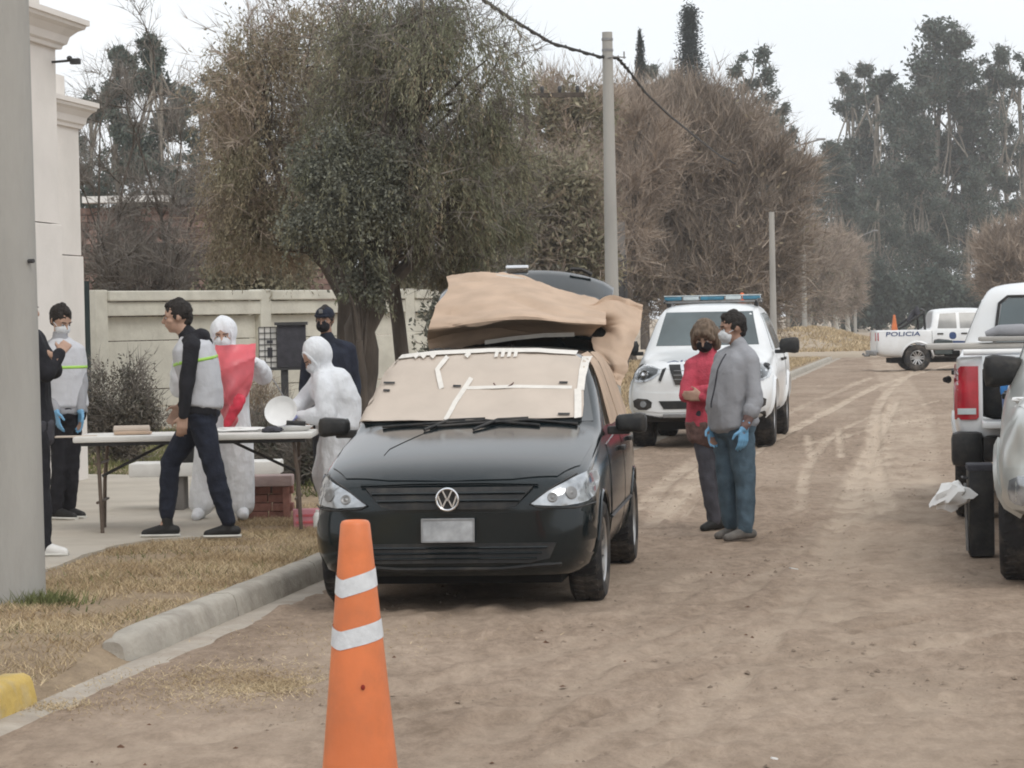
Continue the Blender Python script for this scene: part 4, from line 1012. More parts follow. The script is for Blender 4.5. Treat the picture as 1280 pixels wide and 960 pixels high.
def wheel(root, x, y, r, w, side, rim=.62, spokes=5, style='alloy', steer=0, rimc='alloy'):
    """side +1: outer face towards +x"""
    t = tag(bpy.data.objects.new('wheel', None)); col.objects.link(t); t.parent = root; t.location = (x, y, r); t.rotation_euler = (0, 0, steer)
    Mx = Matrix.Rotation(side*math.pi/2, 4, 'Y'); h = w/2; rr = r*rim
    mb = MB(); mb.lathe([(rr*.97, -h*.8), (rr*1.02, -h*.95), (r*.9, -h), (r*.975, -h*.82), (r, -h*.6), (r, h*.6), (r*.975, h*.82), (r*.9, h), (rr*1.08, h*.98), (rr*1.0, h*.86), (rr*.97, h*.6)], 48, Mx)
    # tread grooves
    k = 44
    for i in range(k):
        a = 2*math.pi*i/k
        for q in (-1, 1):
            mb.box(Mx @ Vector((math.cos(a)*(r-.001), math.sin(a)*(r-.001), q*h*.42)), (.012, h*.62, .012), Matrix.Rotation(0, 3, 'X') @ (Mx.to_3x3() @ Matrix.Rotation(a, 3, 'Z')) @ Matrix.Rotation(math.pi/2+q*.25, 3, 'X'))
    mb.build('tyre', M['tyre'], t, 40)
    mb = MB(); mb.lathe([(rr*1.0, h*.84), (rr*.95, h*.88), (rr*.91, h*.80), (rr*.90, h*.3), (rr*.88, -h*.5)], 40, Mx)
    mb.lathe([(.001, h*.62), (rr*.20, h*.62), (rr*.24, h*.5), (rr*.24, h*.2)], 20, Mx)
    for i in range(spokes):
        a = 2*math.pi*(i+.5)/spokes; dr = Vector((math.cos(a), math.sin(a), 0)); sd_ = Vector((-dr.y, dr.x, 0))
        for q in ((-.5, .5) if style == 'alloy' else (0,)):
            p0 = dr*rr*.15+sd_*q*rr*.14+Vector((0, 0, h*.55)); p1 = dr*rr*.92+sd_*q*rr*.34+Vector((0, 0, h*.74)); wd_ = rr*.085
            vs = [Mx @ (p+sd_*e*wd_+Vector((0, 0, f))) for p in (p0, p1) for e, f in ((-1, 0), (1, 0), (.7, -h*.3), (-.7, -h*.3))]
            mb.add(vs, [(0, 1, 5, 4), (1, 2, 6, 5), (2, 3, 7, 6), (3, 0, 4, 7), (4, 5, 6, 7), (3, 2, 1, 0)])
    mb.build('rim', M[rimc], t, 40)
    mb = MB(); mb.lathe([(.001, h*.1), (rr*.9, h*.1)], 32, Mx); mb.build('brake_disc', M['dark_void'], t)
    return t
def mirror(root, x, y, z, s, m, sx=.21, sz=.14):
    t = bpy.data.objects.new('mirror', None); col.objects.link(t); t.parent = root
    mb = MB(); mb.box((x+s*sx*.62, y, z), (sx, .13, sz), bev=min(sx, sz)*.30)
    for i, v in enumerate(mb.v):
        f = max(0, min(1, s*(v[0]-x)/sx)); mb.v[i] = (v[0], min(v[1], y+.045), z+(v[2]-z)*(.72+.28*f)+.02*(1-f)*sz)
    mb.build('mirror_shell', m, t, 60)
    mb = MB(); mb.box((x+s*.04, y+.01, z-sz*.35), (.14, .06, .05), bev=.012); mb.build('mirror_arm', M['black_plastic'], t)
    mb = MB(); mb.box((x+s*sx*.62, y+.045, z), (sx*.85, .01, sz*.8), bev=.004); mb.build('mirror_glass', M['glass_grey'], t)
    return t
def txt_mesh(s, size, ext=.002):
    cu = bpy.data.curves.new('t', 'FONT'); cu.body = s; cu.size = size; cu.extrude = ext; cu.align_x = 'CENTER'; cu.align_y = 'CENTER'; cu.resolution_u = 3; cu.offset = size*.012
    o = bpy.data.objects.new('t', cu); col.objects.link(o); bpy.context.view_layer.update()
    me = bpy.data.meshes.new_from_object(o.evaluated_get(bpy.context.evaluated_depsgraph_get())); bpy.data.objects.remove(o); return me
def text_on(s, size, view, cx, cz, bvh, m, root, name='lettering', mirror_=False, wide=1.0, off=.005, shear=0):
    me = txt_mesh(s, size); org, d = AX[view]; d = Vector(d)
    bm = bmesh.new(); bm.from_mesh(me); bmesh.ops.triangulate(bm, faces=bm.faces[:]); bm.to_mesh(me); bm.free()
    sg = -1 if mirror_ else 1
    for v in me.vertices:
        u, w = v.co.x*wide*sg+shear*v.co.y, v.co.y; e = off if v.co.z > 0 else 0
        uu = {'front': u+cx, 'rear': -u+cx, 'right': u+cx, 'left': -u+cx, 'top': u+cx}[view]
        h, nr, i, ds = bvh.ray_cast(Vector(org(uu, w+cz)), d)
        if h is None: h, nr, i, ds = bvh.find_nearest(Vector(org(uu, w+cz))+d*3)
        if nr.dot(d) > 0: nr = -nr
        v.co = h+nr*e
    return link(name, me, m, root)

# ------------------------------------------------------------ dark hatchback in the foreground
HL = R(6.6)
pf = G(577, 745); hx = AT(561, 700, 15.35)
car = thing('parked_car', 'dark hatchback with windows papered over and tailgate raised', 'car', (hx.x, 15.35, 0), -HL)
secs = [sec(.03, .56, .27, .50, .52, .60, .01), sec(.05, .655, .245, .56, .60, .665, .02), sec(.11, .735, .215, .65, .68, .735, .02), sec(.22, .785, .195, .70, .72, .785, .03),
        sec(.42, .808, .185, .755, .735, .84, .035), sec(.80, .812, .18, .83, .74, .91, .035), sec(1.12, .812, .18, .885, .74, .965, .035), sec(1.34, .812, .18, .915, .73, 1.00, .03),
        sec(1.60, .812, .18, .935, .69, 1.16, .03), sec(1.90, .812, .18, .945, .645, 1.36, .03), sec(2.10, .812, .18, .95, .63, 1.42, .03), sec(2.5, .812, .18, .955, .62, 1.445, .03),
        sec(3.0, .812, .185, .965, .61, 1.44, .03), sec(3.35, .81, .20, .97, .60, 1.41, .03), sec(3.5, .80, .22, .965, .59, 1.39, .02), sec(3.72, .78, .26, .90, .62, .98, .01), sec(3.86, .73, .30, .80, .64, .86, 0), sec(3.89, .69, .34, .76, .62, .80, 0)]
me = hull(secs, 2)
GA = [(.80, .295, .335, .60), (3.265, .295, .335, .60)]
mc = MB(); mc.box((0, 3.62, 1.14), (1.05, .52, .40))
me = cut(me, arch_cut(GA)+[mc])
body = body_obj(car, me, M['paint_dark'], GA)
bv = BVHTree.FromPolygons([v.co for v in me.vertices], [p.vertices for p in me.polygons])
for (x, y, s, st) in ((.715, .80, 1, -.02), (-.715, .80, -1, -.02), (.715, 3.265, 1, 0), (-.715, 3.265, -1, 0)):
    wheel(car, x, y, .295, .195, s, .66, 6, 'alloy', st)
hood = [(-.60, .17), (-.35, .12), (0, .105), (.35, .12), (.60, .17), (.71, .38), (.735, .9), (.71, 1.30), (.3, 1.36), (0, 1.37), (-.3, 1.36), (-.71, 1.30), (-.735, .9), (-.71, .38)]
patch(hood, 'top', bv, .006, .012, .055).build('bonnet', M['paint_dark'], car, 50)
P = patch([(-.74, .555), (-.66, .60), (-.45, .57), (.45, .57), (.66, .60), (.74, .555), (.79, .45), (.785, .30), (.70, .225), (-.70, .225), (-.785, .30), (-.79, .45)], 'front', bv, .014, .02, .05)
P.build('bumper', M['paint_dark'], car, 50)
# upper grille with its bars, badge
patch([(-.47, .70), (.47, .70), (.38, .605), (.30, .59), (-.30, .59), (-.38, .605)], 'front', bv, .019, .02, .04).build('grille', M['black_plastic'], car, 40)
for z, w in ((.668, .43), (.632, .40)):
    strip([(-w, z), (w, z)], 'front', bv, .007, .026).build('grille_bar', M['paint_dark'], car, 40)
strip([(-.50, .712), (-.2, .722), (.2, .722), (.50, .712)], 'front', bv, .009, .016).build('grille_trim', M['paint_dark'], car, 60)
# badge: ring with V above W
by = -.01
def bd(x, z): return Vector((x, by, .648+z))
mb = MB(); Mb = Matrix.Translation((0, by, .648)) @ Matrix.Rotation(math.pi/2, 4, 'X')
mb.lathe([(.060, -.03), (.068, .0), (.066, .008), (.060, .010), (.055, .006), (.053, -.03)], 32, Mb)
def stroke(pts, w=.009):
    for a, b in zip(pts[:-1], pts[1:]):
        a = Vector((a[0], by-.006, .648+a[1])); b = Vector((b[0], by-.006, .648+b[1])); d_ = (b-a).normalized(); s_ = d_.cross(Vector((0, 1, 0)))*w/2; e_ = d_*w*.25; t_ = Vector((0, .012, 0))
        vs = [a-s_-e_, b-s_+e_, b+s_+e_, a+s_-e_]; vs = vs+[v+t_ for v in vs]; mb.add(vs, [(0, 1, 2, 3), (7, 6, 5, 4), (0, 4, 5, 1), (1, 5, 6, 2), (2, 6, 7, 3), (3, 7, 4, 0)])
stroke([(-.026, .050), (-.006, .006), (.006, .006), (.026, .050)]); stroke([(-.052, .020), (-.028, -.045), (-.008, -.004), (.008, -.004), (.028, -.045), (.052, .020)])
mb.build('badge', M['chrome'], car, 40)
mb = MB(); mb.lathe([(.001, -.012), (.058, -.012)], 24, Mb); mb.build('badge_back', M['black_plastic'], car)
# lower grille, plate
patch([(-.60, .40), (.60, .40), (.56, .315), (.45, .29), (-.45, .29), (-.56, .315)], 'front', bv, .018, .02, .04).build('lower_grille', M['black_plastic'], car, 40)
for z in (.375, .345, .315): strip([(-.55+(.375-z), z), (.55-(.375-z), z)], 'front', bv, .006, .022).build('grille_bar', M['paint_dark'], car, 40)
strip([(-.62, .285), (-.3, .262), (.3, .262), (.62, .285)], 'front', bv, .012, .012).build('splitter', M['black_plastic'], car, 40)
pl = bpy.data.objects.new('licence_plate', None); col.objects.link(pl); pl.parent = car; pl.location = (.0, -.012, .475); pl.rotation_euler = (R(-4), 0, R(0))
mb = MB(); mb.box((0, 0, 0), (.30, .008, .135), bev=.004); mb.build('plate', M['plate'], pl, 40)
mb = MB()
for (c_, d_) in (((0, -.006, .062), (.30, .006, .008)), ((0, -.006, -.062), (.30, .006, .008)), ((-.146, -.006, 0), (.008, .006, .118)), ((.146, -.006, 0), (.008, .006, .118))): mb.box(c_, d_)
mb.build('plate_frame', M['steel'], pl)
# headlights
for s in (1, -1):
    hl = [(s*.49, .605), (s*.455, .618), (s*.55, .675), (s*.68, .735), (s*.765, .785), (s*.79, .70), (s*.775, .62), (s*.68, .60)]
    hp = patch(hl, 'front', bv, .016, .02, .03, 1).build('headlight', M['lamp_glass'], car, 50)
    for (cx, cz, r_) in ((.58, .643, .028), (.675, .668, .036)):
        hh, nr, i_, d_ = bv.ray_cast(Vector((s*cx, -3, cz)), Vector((0, 1, 0)))
        q = MB(); q.lathe([(r_, -.01), (r_*1.05, .006), (r_*.9, .009), (r_*.5, .004), (.001, .012)], 20, Matrix.Translation(hh+nr*.012) @ nr.to_track_quat('Z', 'Y').to_matrix().to_4x4()); q.build('reflector', M['steel'], hp, 50)
    strip([(s*.785, .60), (s*.70, .585), (s*.50, .595), (s*.455, .612), (s*.57, .69), (s*.70, .758)], 'front', bv, .005, .015).build('headlight_seal', M['black_plastic'], hp)
# side doors, handles, trims on both sides
for s, vw in ((1, 'right'), (-1, 'left')):
    dr_ = patch([(1.42, .26), (1.36, .60), (1.40, .88), (2.36, .935), (2.40, .60), (2.38, .26)], vw, bv, .005, .01, .08).build('door', M['paint_dark'], car, 40)
    hh, nr, _, _ = bv.ray_cast(Vector((s*4, 2.25, .82)), Vector((-s, 0, 0))); mb = MB(); mb.box(hh+Vector((s*.02, 0, 0)), (.03, .17, .03), bev=.01); mb.build('handle', M['black_plastic'], dr_, 40)
    dr_ = patch([(2.42, .26), (2.44, .60), (2.40, .94), (3.10, .955), (3.16, .75), (3.02, .60), (2.92, .42), (2.9, .26)], vw, bv, .005, .01, .08).build('door', M['paint_dark'], car, 40)
    hh, nr, _, _ = bv.ray_cast(Vector((s*4, 2.95, .85)), Vector((-s, 0, 0))); mb = MB(); mb.box(hh+Vector((s*.02, 0, 0)), (.03, .17, .03), bev=.01); mb.build('handle', M['black_plastic'], dr_, 40)
    patch([(1.62, .985), (1.98, 1.28), (2.18, 1.35), (2.38, 1.36), (2.38, .995)], vw, bv, .004, .01, .07).build('side_window', M['glass_dark'], car, 50)
    patch([(2.44, .995), (2.44, 1.36), (3.0, 1.34), (3.22, 1.22), (3.12, 1.02)], vw, bv, .004, .01, .07).build('side_window', M['glass_dark'], car, 50)
    strip([(1.30, .45), (3.0, .47)], vw, bv, .012, .008).build('side_trim', M['black_plastic'], car)
    ar = MB(); 
    for (y_, z_, r_, xi) in GA:
        strip([(y_+math.cos(a)*(r_+.012), z_+math.sin(a)*(r_+.012)) for a in np.linspace(-.1, math.pi+.1, 24)], vw, bv, .009, .004).build('arch_lip', M['paint_dark'], car, 60)
    mirror(car, s*.80, 1.58, 1.0, s, M['black_plastic'], .19, .125)
# windscreen with paper sheets taped over it, wipers
patch([(-.70, 1.02), (.70, 1.02), (.59, 1.37), (-.59, 1.37)], 'front', bv, .004, .01, .08).build('windscreen', M['glass_dark'], car, 50)
pw = lambda u, v: .006*mnoise.noise(Vector((u*5, v*5, 1)))+.003*mnoise.noise(Vector((u*17, v*17, 4)))
def paper(name, lab, poly, view, m, off=.018, step=.035, w=pw):
    o = patch(poly, view, bv, off, -off+.004, step, 0, w).build(name, M[m], car, 70); return o
paper('paper_sheet', 'upper half', [(-.735, 1.215), (-.675, 1.31), (-.625, 1.385), (-.35, 1.415), (0, 1.425), (.3, 1.42), (.52, 1.405), (.60, 1.36), (.615, 1.19), (.1, 1.20), (-.3, 1.198)], 'front', 'kraft_pale', .020)
paper('paper_sheet', 'lower half', [(-.85, 1.02), (-.855, 1.055), (-.80, 1.12), (-.735, 1.22), (-.3, 1.204), (.1, 1.206), (.615, 1.196), (.63, 1.10), (.635, 1.03), (.3, 1.022), (0, 1.02), (-.4, 1.025)], 'front', 'kraft_pale', .024)
def tape(pts, w, off=.028, view='front', par=car):
    out = MB(); P_ = dens(pts, .04, False); L = []; Rr_ = []
    org, d = AX[view]; d = Vector(d)
    for i, (u, v) in enumerate(P_):
        a = P_[max(0, i-1)]; b = P_[min(len(P_)-1, i+1)]; t = Vector((b[0]-a[0], b[1]-a[1])).normalized(); n_ = Vector((-t.y, t.x))*w/2
        for lst, sg in ((L, 1), (Rr_, -1)):
            h, nr, _, _ = bv.ray_cast(Vector(org(u+n_.x*sg, v+n_.y*sg)), d)
            if h is None: h, nr, _, _ = bv.find_nearest(Vector((u+n_.x*sg, 1.9, v+n_.y*sg)))
            if nr.dot(d) > 0: nr = -nr
            lst.append(h+nr*off)
    k = len(L); out.v = [tuple(p) for p in L+Rr_]; out.f = [(i, i+1, k+i+1, k+i) for i in range(k-1)]; out.m = [0]*(k-1)
    me = with_mods(out.mesh('tape'), [('SOLIDIFY', dict(thickness=.002))], 'tape'); link('tape', me, M['tape'], par)
tape([(-.62, 1.39), (-.35, 1.415), (0, 1.425), (.3, 1.42), (.54, 1.40)], .022)
tape([(-.255, 1.395), (-.30, 1.32), (-.25, 1.205)], .030)
tape([(-.075, 1.265), (-.15, 1.12), (-.18, 1.02)], .030)
tape([(-.09, 1.205), (.2, 1.21), (.55, 1.198)], .018)
tape([(.595, 1.38), (.60, 1.18)], .040); tape([(.585, 1.19), (.61, 1.02)], .040)
for x_ in (.05, .09, .13, .17): tape([(x_, 1.425), (x_+.005, 1.38)], .022, .036)
for x_ in (-.45, -.40, -.34, -.12): tape([(x_, 1.408), (x_-.015, 1.385)], .03, .036)
mb = MB(); hp = bv.ray_cast(Vector((.12, -3, 1.235)), Vector((0, 1, 0)))[0]+Vector((0, -.035, 0))
mb.tube([hp+Vector((-.05, 0, .02)), hp+Vector((-.03, -.01, -.012)), hp+Vector((.02, -.02, -.018)), hp+Vector((.06, -.005, .005)), hp+Vector((.075, 0, .022))], [.004, .007, .009, .007, .003], 6); mb.build('paper_tear', M['maroon'], car)
for (x_, z_, w_) in ((-.62, 1.24, .07), (-.61, 1.195, .04), (.47, 1.225, .05), (.49, 1.04, .07), (-.18, 1.215, .05)):
    tape([(x_, z_), (x_+w_, z_-.002)], .010, .034); 
# recolour the small dark slits
for o in [x for x in car.children if x.name.startswith('tape')][-5:]: o.name = 'paper_slit'; o.data = o.data.copy(); o.data.materials[0] = M['black_plastic']
for (x0_, x1_, zz0, zz1, hx_) in ((.40, -.28, 1.012, 1.03, .09), (.62, .02, 1.0, 1.03, .09)):
    t = bpy.data.objects.new('wiper', None); col.objects.link(t); t.parent = car
    def wp_(x_, z_, up): h = bv.ray_cast(Vector((x_, -3, z_)), Vector((0, 1, 0)))[0]; return h+Vector((0, -.03-up, .01))
    mb = MB(); mb.tube([wp_(x0_*.2+x1_*.8-.0, .99, .01), wp_((x0_+x1_)/2, 1.045, .03), wp_(x0_*.55+x1_*.45, 1.04, .02)] if 0 else [wp_(x1_, .985, .005), wp_(x1_+.12, 1.035, .03), wp_((x0_+x1_)/2, 1.04, .025)], .009, 6); mb.build('wiper_arm', M['black_plastic'], t)
    mb = MB(); mb.tube([wp_(x0_+.02 if 0 else x1_-.28, .995+.005, .0), wp_(x1_, 1.015, .006), wp_((x0_+x1_)/2, 1.03, .01), wp_(x0_, 1.0, .0)], .010, 6); mb.build('wiper_blade', M['black_plastic'], t)
# side window paper on the right side (photo right)
pwz = lambda u, v: .012*mnoise.noise(Vector((u*4, v*5, 9)))
paper('paper_sheet', None, [(1.98, 1.30), (2.12, 1.40), (2.42, 1.415), (2.40, 1.2), (2.32, .985), (1.80, .98), (1.86, 1.12)], 'right', 'kraft', .022, .05, pwz)
paper('paper_sheet', None, [(2.46, 1.41), (3.05, 1.40), (3.30, 1.25), (3.25, 1.0), (2.40, .99), (2.44, 1.2)], 'right', 'kraft', .022, .05, pwz)
# roof front trim, door pillar
strip([(-.55, 2.06), (0, 2.03), (.55, 2.06)], 'top', bv, .006, .002).build('roof_seam', M['black_plastic'], car)
mb = MB(); mb.tube([(0, 3.25, 1.45), (0, 3.31, 1.47)], .012, 8); mb.build('aerial_base', M['black_plastic'], car)
# scratch across the bonnet
strip([(-.17, 1.30), (-.25, 1.05), (-.33, .85), (-.42, .62), (-.43, .48)], 'top', bv, .0025, .007).build('bonnet_crack', M['dark_void'], car)
# raised tailgate
tg_ = bpy.data.objects.new('tailgate', None); col.objects.link(tg_); tg_.parent = car
def tail(u, v):      # u -1..1 across, v 0 hinge .. 1 lower edge of the raised lid
    w = .60+.05*v-.03*v*v; y = 3.46+.86*v; z = 1.45+.545*v+.05*math.sin(math.pi*v)
    return Vector((u*w, y-.10*abs(u)**2.5*0, z-.125*abs(u)**2.4*(.3+.7*v)-(.015 if abs(u) > .95 else 0)))
mb = MB(); nu, nv = 16, 10
for j in range(nv+1):
    for i in range(nu+1): mb.v.append(tuple(tail(-1+2*i/nu, j/nv)))
for j in range(nv):
    for i in range(nu): a = j*(nu+1)+i; mb.f.append((a, a+1, a+nu+2, a+nu+1)); mb.m.append(0)
me2 = with_mods(mb.mesh('tg'), [('SOLIDIFY', dict(thickness=.06, offset=-1)), ('BEVEL', dict(width=.012, segments=2))], 'tailgate_panel'); link('tailgate_panel', me2, M['paint_dark'], tg_); shade(me2, 45)
mb = MB(); 
for j in range(7):
    for i in range(13): mb.v.append(tuple(tail(-.86+1.72*i/12, .12+.5*j/6)+Vector((0, -.004, .007))))
for j in range(6):
    for i in range(12): a = j*13+i; mb.f.append((a, a+1, a+14, a+13)); mb.m.append(0)
me2 = with_mods(mb.mesh('g'), [('SOLIDIFY', dict(thickness=.006))], 'rear_window'); link('rear_window', me2, M['glass_dark'], tg_); shade(me2, 45)
mb = MB(); mb.tube([tail(.55, .06)+Vector((0, -.02, .03)), tail(.2, .35)+Vector((0, -.03, .05)), tail(.1, .5)+Vector((0, -.02, .04))], .01, 6); mb.build('rear_wiper', M['black_plastic'], tg_)
mb = MB(); mb.box(tail(-.12, 1.0)+Vector((0, .01, .02)), (.16, .05, .03), bev=.01); mb.build('plate_lamp_trim', M['chrome'], tg_)
for s in (-1, 1):
    mb = MB(); mb.tube([(s*.50, 3.5, 1.30), (s*.55, 3.85, 1.68)], .011, 8); mb.build('gas_strut', M['black_plastic'], tg_)
mb = MB(); mb.tube([tail(.5, .98)+Vector((0, 0, .03)), tail(.62, 1.0)+Vector((0, 0, .035)), tail(.74, .99)+Vector((0, 0, .02))], .016, 6); mb.build('lid_handle', M['black_plastic'], tg_)
# seats and interior darkness
mb = MB(); mb.box((0, 3.5, .93), (1.0, .5, .03)); mb.build('parcel_shelf', M['black_plastic'], car)
# underbody and bumper lip
mb = MB(); mb.box((0, 1.9, .20), (1.2, 3.2, .10)); mb.box((0, .8, .30), (1.3, .5, .2)); mb.build('underbody', M['dark_void'], car)

# brown paper draped over the raised tailgate (car-local control rows, left to right)
def drape(name, label, rows, m, seed, amp=.02, sub=3, parent=None, thick=.003, cat='paper', folds=16, res=12):
    A = np.array([[tuple(p) for p in r] for r in rows]); 
    def cr(A, n):      # Catmull-Rom through the control rows, ends kept
        k = len(A); out = []
        for i in range(k-1):
            p0 = A[i-1] if i else 2*A[0]-A[1]; p1 = A[i]; p2 = A[i+1]; p3 = A[i+2] if i+2 < k else 2*A[-1]-A[-2]
            for j in range(n):
                t = j/n; out.append(.5*((2*p1)+(-p0+p2)*t+(2*p0-5*p1+4*p2-p3)*t*t+(-p0+3*p1-3*p2+p3)*t**3))
        out.append(A[-1]); return np.array(out)
    B = cr(A, res); B = np.swapaxes(cr(np.swapaxes(B, 0, 1), res), 0, 1)
    nr_, nc = B.shape[:2]; du = np.gradient(B, axis=1); dv = np.gradient(B, axis=0); N_ = np.cross(du, dv); N_ /= np.linalg.norm(N_, axis=-1, keepdims=True)+1e-9
    L = np.linalg.norm(B[:, -1]-B[:, 0], axis=1).mean(); Hh = np.linalg.norm(du[0, 0])*0+np.linalg.norm(np.diff(B, axis=0), axis=-1).sum(0).mean()
    U, W = np.meshgrid(np.linspace(0, L, nc), np.linspace(0, Hh, nr_)); rg_ = np.random.default_rng(seed); D = np.zeros_like(U)
    for k in range(folds):
        a = rg_.normal(.15, .55); cx, cy = rg_.uniform(0, L), rg_.uniform(0, Hh); tx, ty = math.cos(a), math.sin(a)
        d = (U-cx)*-ty+(W-cy)*tx; l = (U-cx)*tx+(W-cy)*ty; hl = rg_.uniform(.12, .45); w = rg_.uniform(.02, .07)
        D += rg_.choice([-1, 1, 1])*amp*rg_.uniform(.4, 1.2)*np.maximum(0, 1-np.abs(d)/w)*np.exp(-(l/hl)**2)*(1 if k % 2 else .5)
        D += amp*.35*np.tanh(d/.03)*np.exp(-(l/hl)**2-(d/.2)**2)
    D += amp*.5*(fbm(U*9+seed, W*9, 3, seed)-.5)+amp*.8*(fbm(U*2.5+seed, W*3, 2, seed+1)-.5)
    B = B+N_*D[..., None]
    edge = (fbm(U[0]*14, U[0]*0+seed, 3, seed)-.5)*.03
    B[0, :, 2] += edge; B[-1, :, 2] += edge[::-1]
    me0 = grid_from(name, B); me = with_mods(me0, [('SOLIDIFY', dict(thickness=thick))], name); o = link(name, me, M[m], parent); shade(me, 28)
    if label: tag(o, label, cat)
    return o

# world-space drapes over the raised tailgate
def rows_at(R_): return [[AT(*q) for q in r] for r in R_]
D1 = drape('kraft_paper_drape', 'big brown kraft paper sheet draped over the raised tailgate of the dark car',
  rows_at([[(558, 346, 19.50), (590, 343, 19.50), (625, 343, 19.50), (660, 348, 19.44), (705, 364, 19.30), (757, 379, 19.15)],
           [(560, 362, 19.1), (592, 358, 19.1), (628, 357, 19.08), (663, 362, 19.05), (706, 376, 18.98), (757, 388, 18.9)],
           [(544, 386, 18.75), (585, 382, 18.65), (628, 380, 18.6), (668, 382, 18.6), (708, 390, 18.62), (757, 396, 18.7)],
           [(536, 410, 18.42), (580, 406, 18.30), (626, 400, 18.22), (668, 399, 18.22), (710, 403, 18.28), (756, 405, 18.50)],
           [(534, 424, 18.66), (577, 417, 18.62), (626, 409, 18.60), (668, 407, 18.60), (708, 409, 18.62), (746, 411, 18.68)],
           [(537, 438, 18.72), (566, 434, 18.75), (612, 427, 18.75), (660, 420, 18.75), (704, 418, 18.76), (737, 421, 18.78)]]), 'kraft', 2, .022)
D2 = drape('kraft_paper_drape', 'narrow brown paper sheet hanging down beside the right rear corner of the dark car',
  rows_at([[(722, 378, 18.95), (743, 378, 18.92), (764, 371, 18.98), (783, 376, 19.22), (804, 382, 19.15)],
           [(728, 392, 18.85), (748, 394, 18.84), (768, 390, 18.88), (785, 394, 19.05), (801, 400, 19.05)],
           [(741, 408, 19.0), (752, 411, 18.95), (768, 412, 18.88), (782, 415, 18.85), (795, 422, 18.9)],
           [(740, 428, 18.72), (752, 433, 18.7), (766, 436, 18.66), (778, 441, 18.66), (788, 446, 18.7)],
           [(748, 446, 18.6), (758, 452, 18.6), (768, 458, 18.55), (775, 462, 18.56), (783, 466, 18.6)],
           [(760, 462, 18.5), (765, 468, 18.5), (770, 474, 18.48), (774, 477, 18.48), (779, 480, 18.5)]]), 'kraft', 5, .018)
def tape_at(pts, w, par):
    P_ = [AT(*q) for q in pts]; mb = MB()
    for p in P_: mb.v += [tuple(p+Vector((0, 0, w/2))), tuple(p-Vector((0, 0, w/2)))]
    mb.f = [(2*i, 2*i+2, 2*i+3, 2*i+1) for i in range(len(P_)-1)]; mb.m = [0]*len(mb.f)
    me = with_mods(mb.mesh('tape'), [('SOLIDIFY', dict(thickness=.003))], 'tape'); return link('tape', me, M['tape'], par)
tape_at([(620, 345, 19.42), (640, 346, 19.40), (657, 350, 19.36)], .025, D1)
tape_at([(606, 428, 18.67), (640, 423, 18.66), (680, 419, 18.66), (718, 418, 18.67)], .028, D1)

